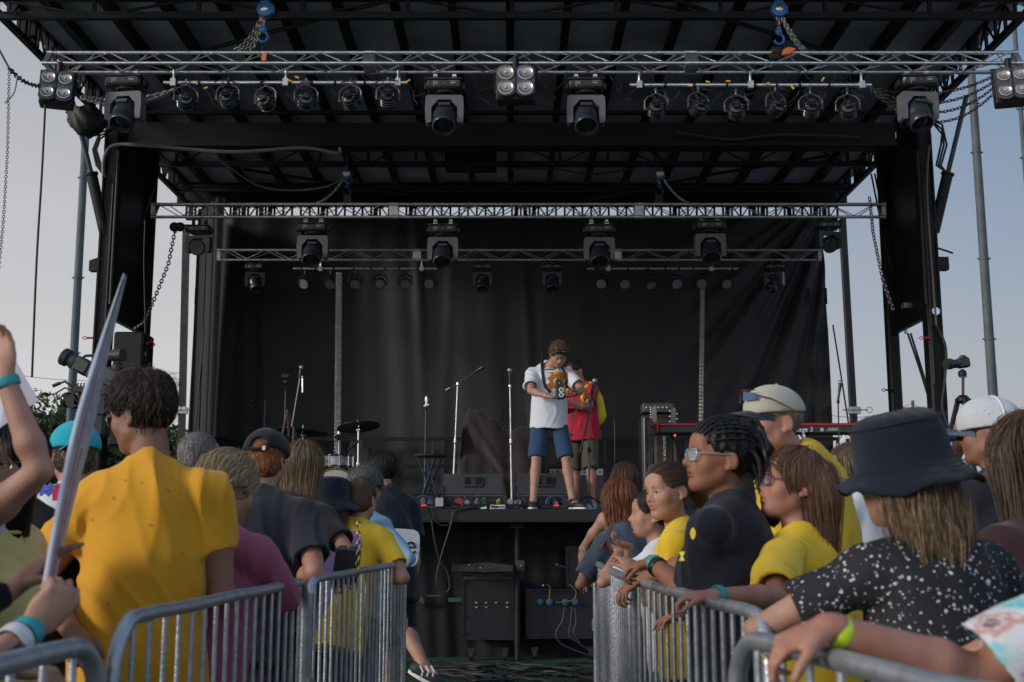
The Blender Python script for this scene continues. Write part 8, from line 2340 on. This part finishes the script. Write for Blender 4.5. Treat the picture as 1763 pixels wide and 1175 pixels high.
# navy bucket hat woman with floral shirt
def floral():
    m = mat('floral_black', (0.010, 0.010, 0.013), .8, 0, 0, bump=.2, bscale=300)
    nt = m.node_tree; n = nt.nodes; l = nt.links; b = n['Principled BSDF']
    tc = [x for x in n if x.type == 'TEX_COORD'][0]
    col = None; prev = None
    for i, (sc, th, c, sd) in enumerate([(60, .165, (0.55, 0.58, 0.62), 0), (68, .12, (0.48, 0.30, 0.34), 5), (56, .115, (0.30, 0.42, 0.52), 11)]):
        mp = n.new('ShaderNodeMapping'); mp.inputs['Location'].default_value = (sd, sd * 2, sd); l.new(tc.outputs['Object'], mp.inputs['Vector'])
        nz = n.new('ShaderNodeTexNoise'); nz.inputs['Scale'].default_value = 70; l.new(tc.outputs['Object'], nz.inputs['Vector'])
        ad = n.new('ShaderNodeMix'); ad.data_type = 'VECTOR'; ad.inputs['Factor'].default_value = .012; l.new(mp.outputs['Vector'], ad.inputs['A']); l.new(nz.outputs['Color'], ad.inputs['B'])
        vo = n.new('ShaderNodeTexVoronoi'); vo.inputs['Scale'].default_value = sc; vo.inputs['Randomness'].default_value = .85; l.new(ad.outputs['Result'], vo.inputs['Vector'])
        lt = n.new('ShaderNodeMath'); lt.operation = 'LESS_THAN'; lt.inputs[1].default_value = th * 1.25; l.new(vo.outputs['Distance'], lt.inputs[0])
        mx = n.new('ShaderNodeMix'); mx.data_type = 'RGBA'; l.new(lt.outputs['Value'], mx.inputs['Factor'])
        if prev is None: mx.inputs['A'].default_value = (0.010, 0.010, 0.014, 1)
        else: l.new(prev.outputs['Result'], mx.inputs['A'])
        mx.inputs['B'].default_value = (*c, 1); prev = mx
    l.new(prev.outputs['Result'], b.inputs['Base Color']); return m
C_FLOR = floral()
o = person((1552, 817, 2.62), 'woman in a large navy bucket hat and black blouse dotted with small flowers', az=-12, haz=-46, hp=-4, hr=-7, skin='fair', fem=1, lean=10, vox=.0052, hs=.236, sw=.162, g=1.06,
       shirt=dict(mat=C_FLOR, sleeve=.60, e=.013, loose=.02, hem=.12, flare=.035, fold=.004, vox=.0055, neck=1.9, name='blouse'), pants=dict(mat=cloth('jean', (0.05, 0.07, 0.12)), len=1.0),
       armL=dict(wrist=(1425, 1092, 2.75), pole=(1230, 1030, 2.45), hdir=(.5, .8, -.1), palm=(0, 0, -1), curl=(.5, .6, .6, .6), thick=1.05), armR=dict(),
       hair=dict(style='long', color='lightbrown', mix='dirtyblonde', t=.007, n=4600, len=.185, w=.082, below=-.014, back=.012, amp=.002, wild=.12, sl=.20, step=.012, rad=.0012, curl=.16, curlf=30, lift=.008))
buckethat(o, cloth('navyhat', (0, 0, 0)), w=.040, t=.018, drop=.046, line=.002, roll=-5, pitch=-2, h_=-.006, asym=.3, n=96)
# foreground arm with lime wristband, tropical shirt
def tropical():
    m = mat('tropical', (0.5, 0.5, 0.52), .8, 0, 0, bump=.2, bscale=300)
    nt = m.node_tree; n = nt.nodes; l = nt.links; b = n['Principled BSDF']; tc = [x for x in n if x.type == 'TEX_COORD'][0]
    mp = n.new('ShaderNodeMapping'); mp.inputs['Scale'].default_value = (1, 1, 2.2); l.new(tc.outputs['Object'], mp.inputs['Vector'])
    nz = n.new('ShaderNodeTexNoise'); nz.inputs['Scale'].default_value = 11; nz.inputs['Detail'].default_value = 5; l.new(mp.outputs['Vector'], nz.inputs['Vector'])
    r = n.new('ShaderNodeValToRGB'); e = r.color_ramp.elements
    e[0].position = .34; e[0].color = (0.05, 0.30, 0.36, 1); e[1].position = .40; e[1].color = (0.22, 0.50, 0.55, 1)
    for p_, c_ in ((.47, (0.50, 0.56, 0.58, 1)), (.57, (0.58, 0.56, 0.58, 1)), (.62, (0.45, 0.22, 0.20, 1)), (.66, (0.55, 0.50, 0.50, 1)), (.72, (0.20, 0.10, 0.10, 1))):
        x = e.new(p_); x.color = c_
    l.new(nz.outputs['Fac'], r.inputs['Fac']); l.new(r.outputs['Color'], b.inputs['Base Color']); return m
C_TROP = tropical()
o = person((1905, 765, 1.95), 'man at the right edge in a pale tropical shirt, lime wristband on his arm', az=-55, haz=-40, hp=0, skin='pink', lean=10, vox=.0042, g=1.15, sw=.19,
       shirt=dict(mat=C_TROP, sleeve=.92, e=.016, flare=.042, fold=.006, vox=.006), pants=dict(mat=cloth('khaki', (0, 0, 0)), len=.55),
       armL=dict(wrist=(1424, 1080, 1.74), pole=(1765, 1180, 1.80), hdir=(-.92, .05, -.36), palm=(.10, .25, -1), spread=.15, curl=(.50, .66, .80, .92), thick=.98, hk=.93, l2=1.12), armR=dict(wrist=(1500, 1200, 2.3)),
       hair=dict(style='short', color='brown', t=.014, n=300, line=.03))
ring_on(o, 'L', .08, mat('lime_band', (0.55, 0.75, 0.03), .4, 0, .04), 'wristband', w=.020, extra=.001)
W_, hd_, nn, tt = o['arms']['L']['frame']; p = W_ + hd_ * .088 + tt * -.0085 + (hd_ * math.cos(.82) + nn * math.sin(.82)) * .014; ax = unit(hd_ * math.cos(.82) + nn * math.sin(.82))
m = MB(); m.lathe(Vector(p), [(.0098, -.0018), (.0106, 0), (.0098, .0018)], axis=Vector(ax), n=18); m.build('ring', mat('gold', (0, 0, 0)), o['root'], smooth=True)
# white mesh cap man
o = person((1702, 750, 4.35), 'man in a white mesh cap raising binoculars to his face at the right', az=-30, haz=-52, hp=2, skin='tan', lean=4, vox=.0065, g=1.08,
       shirt=dict(mat=C_CHAR, sleeve=.7), pants=dict(mat=cloth('jean', (0.05, 0.07, 0.12)), len=1.0),
       armL=dict(wrist=(1652, 768, 4.55), pole=(1630, 900, 4.3), hdir=(.25, .15, .95), palm=(.7, .5, 0), curl=(.9, 1.0, 1.0, 1.1), thumb=.8, **{'raise': .3}), armR=dict(wrist=(1690, 775, 4.75), pole=(1740, 900, 4.8), hdir=(-.2, .1, .9), palm=(-.7, .2, 0), curl=(.9, 1, 1, 1)),
       hair=dict(style='short', color='darkbrown', t=.010, n=900, line=.034, nape=1, sl=.02))
cp, P_ = ballcap(o, cloth('meshwhite', (0.55, 0.57, 0.62), .05, .6, 20, bs=260), cloth('greybrim', (0.09, 0.12, 0.15)), line=.006, t=.022)
m = MB()
for a in (-.9, 0, .9, 2.2, -2.2):
    pts = []
    for j in range(12):
        f = j / 11; ph = f * 1.42; v = A_((math.sin(a) * math.sin(ph) * .0985, math.cos(a) * math.sin(ph) * .1185, math.cos(ph) * .1115)); pts.append(Vector(P_(v[0], v[1] - .014, v[2] + .036)))
    m.tube(pts, .0035, 6)
m.build('seam_tape', cloth('seamwhite', (0.70, 0.72, 0.76)), cp, smooth=True)
t = root('binoculars', at(1655, 757, 4.52), 'dark blue binoculars held at the face of the man in the white cap', 'binoculars')
HP = o['HP']; axd = Vector(o['Hm'] @ A_((0, 1, 0)))
for sx in (-1, 1):
    m = MB(); m.lathe(HP(sx * .033, .105, .003), [(.018, 0), (.020, .03), (.028, .06), (.030, .11), (.030, .125)], axis=axd, n=18); m.build('barrel', mat('navy_barrel', (0.02, 0.06, 0.12), .35, .1, .1, coat=.3), t, smooth=True)
m = MB(); m.tube([HP(-.03, .14, .008), HP(.03, .14, .008)], .010, 8); m.build('bridge', M_PLASTIC, t, smooth=True)
# long brown hair at the right edge
person((1768, 798, 3.2), 'woman with long straight brown hair at the right edge, seen from behind', az=-15, haz=-10, hp=-2, skin='fair', fem=1, lean=6, vox=.0065, hs=.24,
       shirt=dict(mat=cloth('plumtee', (0.04, 0.02, 0.025)), sleeve=.6), pants=dict(mat=cloth('jean', (0.05, 0.07, 0.12)), len=1.0),
       hair=dict(style='long', color='brown', t=.018, n=2400, len=.36, w=.084, amp=.0035, wild=.05, sl=.42, step=.02, rad=.0018))

# ---- on the stage
c0 = at(960, 611, 12.05)
o = person((962, 611, 11.85), 'curly haired man in a white t-shirt and navy shorts on the stage', az=176, haz=170, hp=-42, hr=0, skin='fair', lean=7, vox=.007, floor=DZ, sw=.186, g=1.08, hs=.242, group='people on the stage', neckshift=(.075, -.01),
       shirt=dict(mat=cloth('bluewhite', (0.66, 0.69, 0.75), .03), sleeve=.72, e=.014, loose=.018, hem=.09, flare=.030, fold=.006, vox=.007), pants=dict(mat=cloth('navyshorts', (0.030, 0.060, 0.125), .1), len=.50, w=.030),
       armL=dict(wrist=(987, 679, 11.60), pole=(1060, 690, 12.0), hdir=(-.75, -.25, -.35), palm=(-.2, -.1, .9), curl=(.6, .7, .8, .9), thumb=.8), armR=dict(wrist=(942, 682, 11.58), pole=(830, 690, 12.0), hdir=(.75, -.25, -.25), palm=(.2, -.1, .9), curl=(.6, .7, .8, .9), thumb=.8),
       legs=dict(R=(at(918, 870, 11.85).x, 11.85, DZ), L=(at(986, 870, 11.85).x, 11.85, DZ), dR=(-.10, -1, 0), dL=(.75, -1, 0)), shoes=(0.018, 0.018, 0.02),
       hair=dict(style='curly', color='brown', mix='dirtyblonde', t=.020, n=1500, line=.030, sl=.03, curl=1.2, curlf=260, amp=.004, wild=.4, lift=.008, fr=.02, vox=.006))
HP = o['HP']; m = MB(); m.tube([HP(-.085, .02, .085), HP(-.05, .095, .105), HP(0, .112, .108), HP(.05, .095, .105), HP(.085, .02, .085)], .004, 6)
for sx in (-1, 1): m.ell(HP(sx * .034, .112, .110), (.032, .012, .022), 10)
m.build('sunglasses', mat('gloss_black', (0, 0, 0)), o['root'], smooth=True)
ring_on(o, 'R', .10, mat('hot_pink', (0.85, 0.08, 0.30), .5, 0, 0), 'wristband', w=.025, extra=.004); ring_on(o, 'L', .12, M_RUBBER, 'watch', w=.03, extra=.005)
# chest print and camera strap
OR, WH_, YE = cloth('print_orange', (0.50, 0.15, 0.04)), cloth('print_white', (0.7, 0.7, 0.68)), cloth('print_yellow', (0.75, 0.52, 0.08))
decal_grid(o, 'orange_print', 942, 641, 978, 669, 11.2, OR, 14, 12, off=.004)
for k, (a, b) in enumerate(((945, 646), (957, 641), (967, 646), (943, 658), (956, 656), (969, 657), (947, 668), (975, 665))):
    decal_grid(o, 'print_shape', a - 3.5, b - 3.5, a + 3.5, b + 3.5, 11.2, (WH_, YE, OR, WH_)[k % 4], 6, 6, edge=lambda u, v, i, j: (u + 1.2 * math.sin(j * 7), v + 1.2 * math.sin(i * 8)), off=.006)
sm_ = mat('strap_black', (0.015, 0.010, 0.010), .7)
def ribbon(o, name, uv, Y0, w, mt, th=.006):
    vs = []; q = o['Q']; P0 = np.array([A_(at(u, v, Y0)) for u, v in uv]); d = P0 - A_((0, 0, EYE)); d /= np.linalg.norm(d, axis=1, keepdims=True)
    for _ in range(90):
        sd = q.sample(P0); P0 = P0 + d * (np.clip(sd * .8, .001, .02) * (sd > .008) * (P0[:, 1] < Y0 + .7))[:, None]
    m = MB(); m.tube([Vector(p) for p in P0], w, 6); return m.build(name, mt, o['root'], smooth=True)
ribbon(o, 'camera_strap', [(935, 610), (933, 625), (934, 640), (936, 655), (940, 668), (948, 676)], 11.35, .016, sm_)
ribbon(o, 'camera_strap', [(966, 630), (972, 642), (976, 655), (975, 668)], 11.35, .014, sm_)
t = root('twin_lens_camera', at(965, 688, 11.52), 'black twin lens camera with two white ringed lenses held by the man in white', 'camera')
c = at(964, 677, 11.52); m = MB(); m.bbox(c, (.085, .09, .13), .008, Matrix.Rotation(R(-4), 3, 'Y')); m.build('camera_body', M_PLASTIC, t)
m = MB(); m.bbox(c + Vector((-.005, .02, .10)), (.07, .012, .085), .004, Matrix.Rotation(R(-12), 3, 'X')); m.build('viewing_hood', M_PLASTIC, t)
m = MB(); m.ell(c + Vector((-.005, .0, .10)), (.007, .005, .007), 8); m.build('maker_badge', mat('badge_yellow', (.6, .5, .1), .4), t, smooth=True)
for dz in (.024, -.026):
    m = MB(); p = c + Vector((.012, -.045, dz)); m.lathe(p, [(.024, 0), (.024, .022), (.016, .024), (.014, .012)], axis=(0, -1, 0), n=20); m.build('lens_ring', M_WHITE, t, smooth=True)
    m = MB(); m.lathe(p, [(.0145, 0), (.0145, .016)], axis=(0, -1, 0), n=16); m.build('lens', M_LENS, t, smooth=True)
# man in red with the yellow backpack
o = person((990, 640, 12.65), 'bearded man in a red t-shirt and khaki shorts on the stage', az=-140, haz=-125, hp=-20, skin='pink', lean=4, vox=.007, floor=DZ, g=1.18, belly=.5, group='people on the stage', hs=.24,
       shirt=dict(mat=cloth('red', (0.42, 0.022, 0.045), .06), sleeve=.7, e=.016, loose=.03, hem=.10, flare=.030, fold=.006), pants=dict(mat=cloth('khakigreen', (0.085, 0.082, 0.052), .15), len=.56, w=.032),
       armL=dict(wrist=(978, 692, 12.35), pole=(1060, 720, 12.5), hdir=(-.8, -.1, .2), palm=(0, 0, 1), curl=(.6, .7, .8, .9), thick=1.1), armR=dict(wrist=(975, 700, 12.5), pole=(930, 760, 12.8)),
       legs=dict(L=(at(1020, 868, 12.5).x, 12.5, DZ), R=(at(992, 868, 12.75).x, 12.75, DZ)), shoes=(0.30, 0.33, 0.38),
       hair=dict(style='short', color='black', t=.012, n=500, line=.03, sl=.02))
B = o['Bp']
bp = root('backpack', Vector(B(0, -.30, 0)), 'bright yellow backpack worn by the man in the red t-shirt', 'backpack')
C_BPK = mat('backpack_yellow', (0.72, 0.58, 0.015), .6, 0, .06, 6, .2, 120)
Q = Field(A_(B(0, -.22, .2)) - .42, A_(B(0, -.22, .2)) + .42, .008); Lt = o['Lt']
Q.ell(B(0.0, -.21, Lt * .55), (.15, .085, .21), o['Bm'], .02); Q.ell(B(0, -.22, Lt * .38), (.155, .09, .15), o['Bm'], .03); Q.ell(B(0, -.29, Lt * .36), (.12, .05, .11), o['Bm'], .02)
V, F = Q.mesh(); mesh_obj('pack_body', V, F, C_BPK, bp)
for sx in (-1, 1):
    m = MB(); m.tube([Vector(B(sx * .10, -.13, Lt * .92)), Vector(B(sx * .115, -.03, Lt * 1.035)), Vector(B(sx * .12, .09, Lt * .90)), Vector(B(sx * .13, .155, Lt * .70)), Vector(B(sx * .165, .08, Lt * .42)), Vector(B(sx * .15, -.1, Lt * .32))], [.02, .024, .024, .022, .016, .014], 8); m.build('shoulder_strap', C_BPK, bp, smooth=True)
m = MB(); 
for z in (.30, .48): m.tube([Vector(B(-.10, -.335 + (.06 if z > .4 else 0), Lt * z * 1.1)), Vector(B(0, -.345 + (.05 if z > .4 else 0), Lt * z * 1.1 + .02)), Vector(B(.10, -.335 + (.06 if z > .4 else 0), Lt * z * 1.1))], .004, 5)
m.build('zip', mat('zip_dark', (0.3, 0.22, 0.01), .6), bp, smooth=True)
m = MB(); m.tube([at(995, 700, 12.3), at(990, 712, 12.25), at(985, 722, 12.25), at(984, 745, 12.3)], .004, 5); m.ell(at(987, 715, 12.22), .02, 8); m.ell(at(984, 748, 12.25), .022, 8); m.build('lanyard', mat('lanyard', (.4, .38, .35), .4, .4, .3, 60), o['root'], smooth=True)
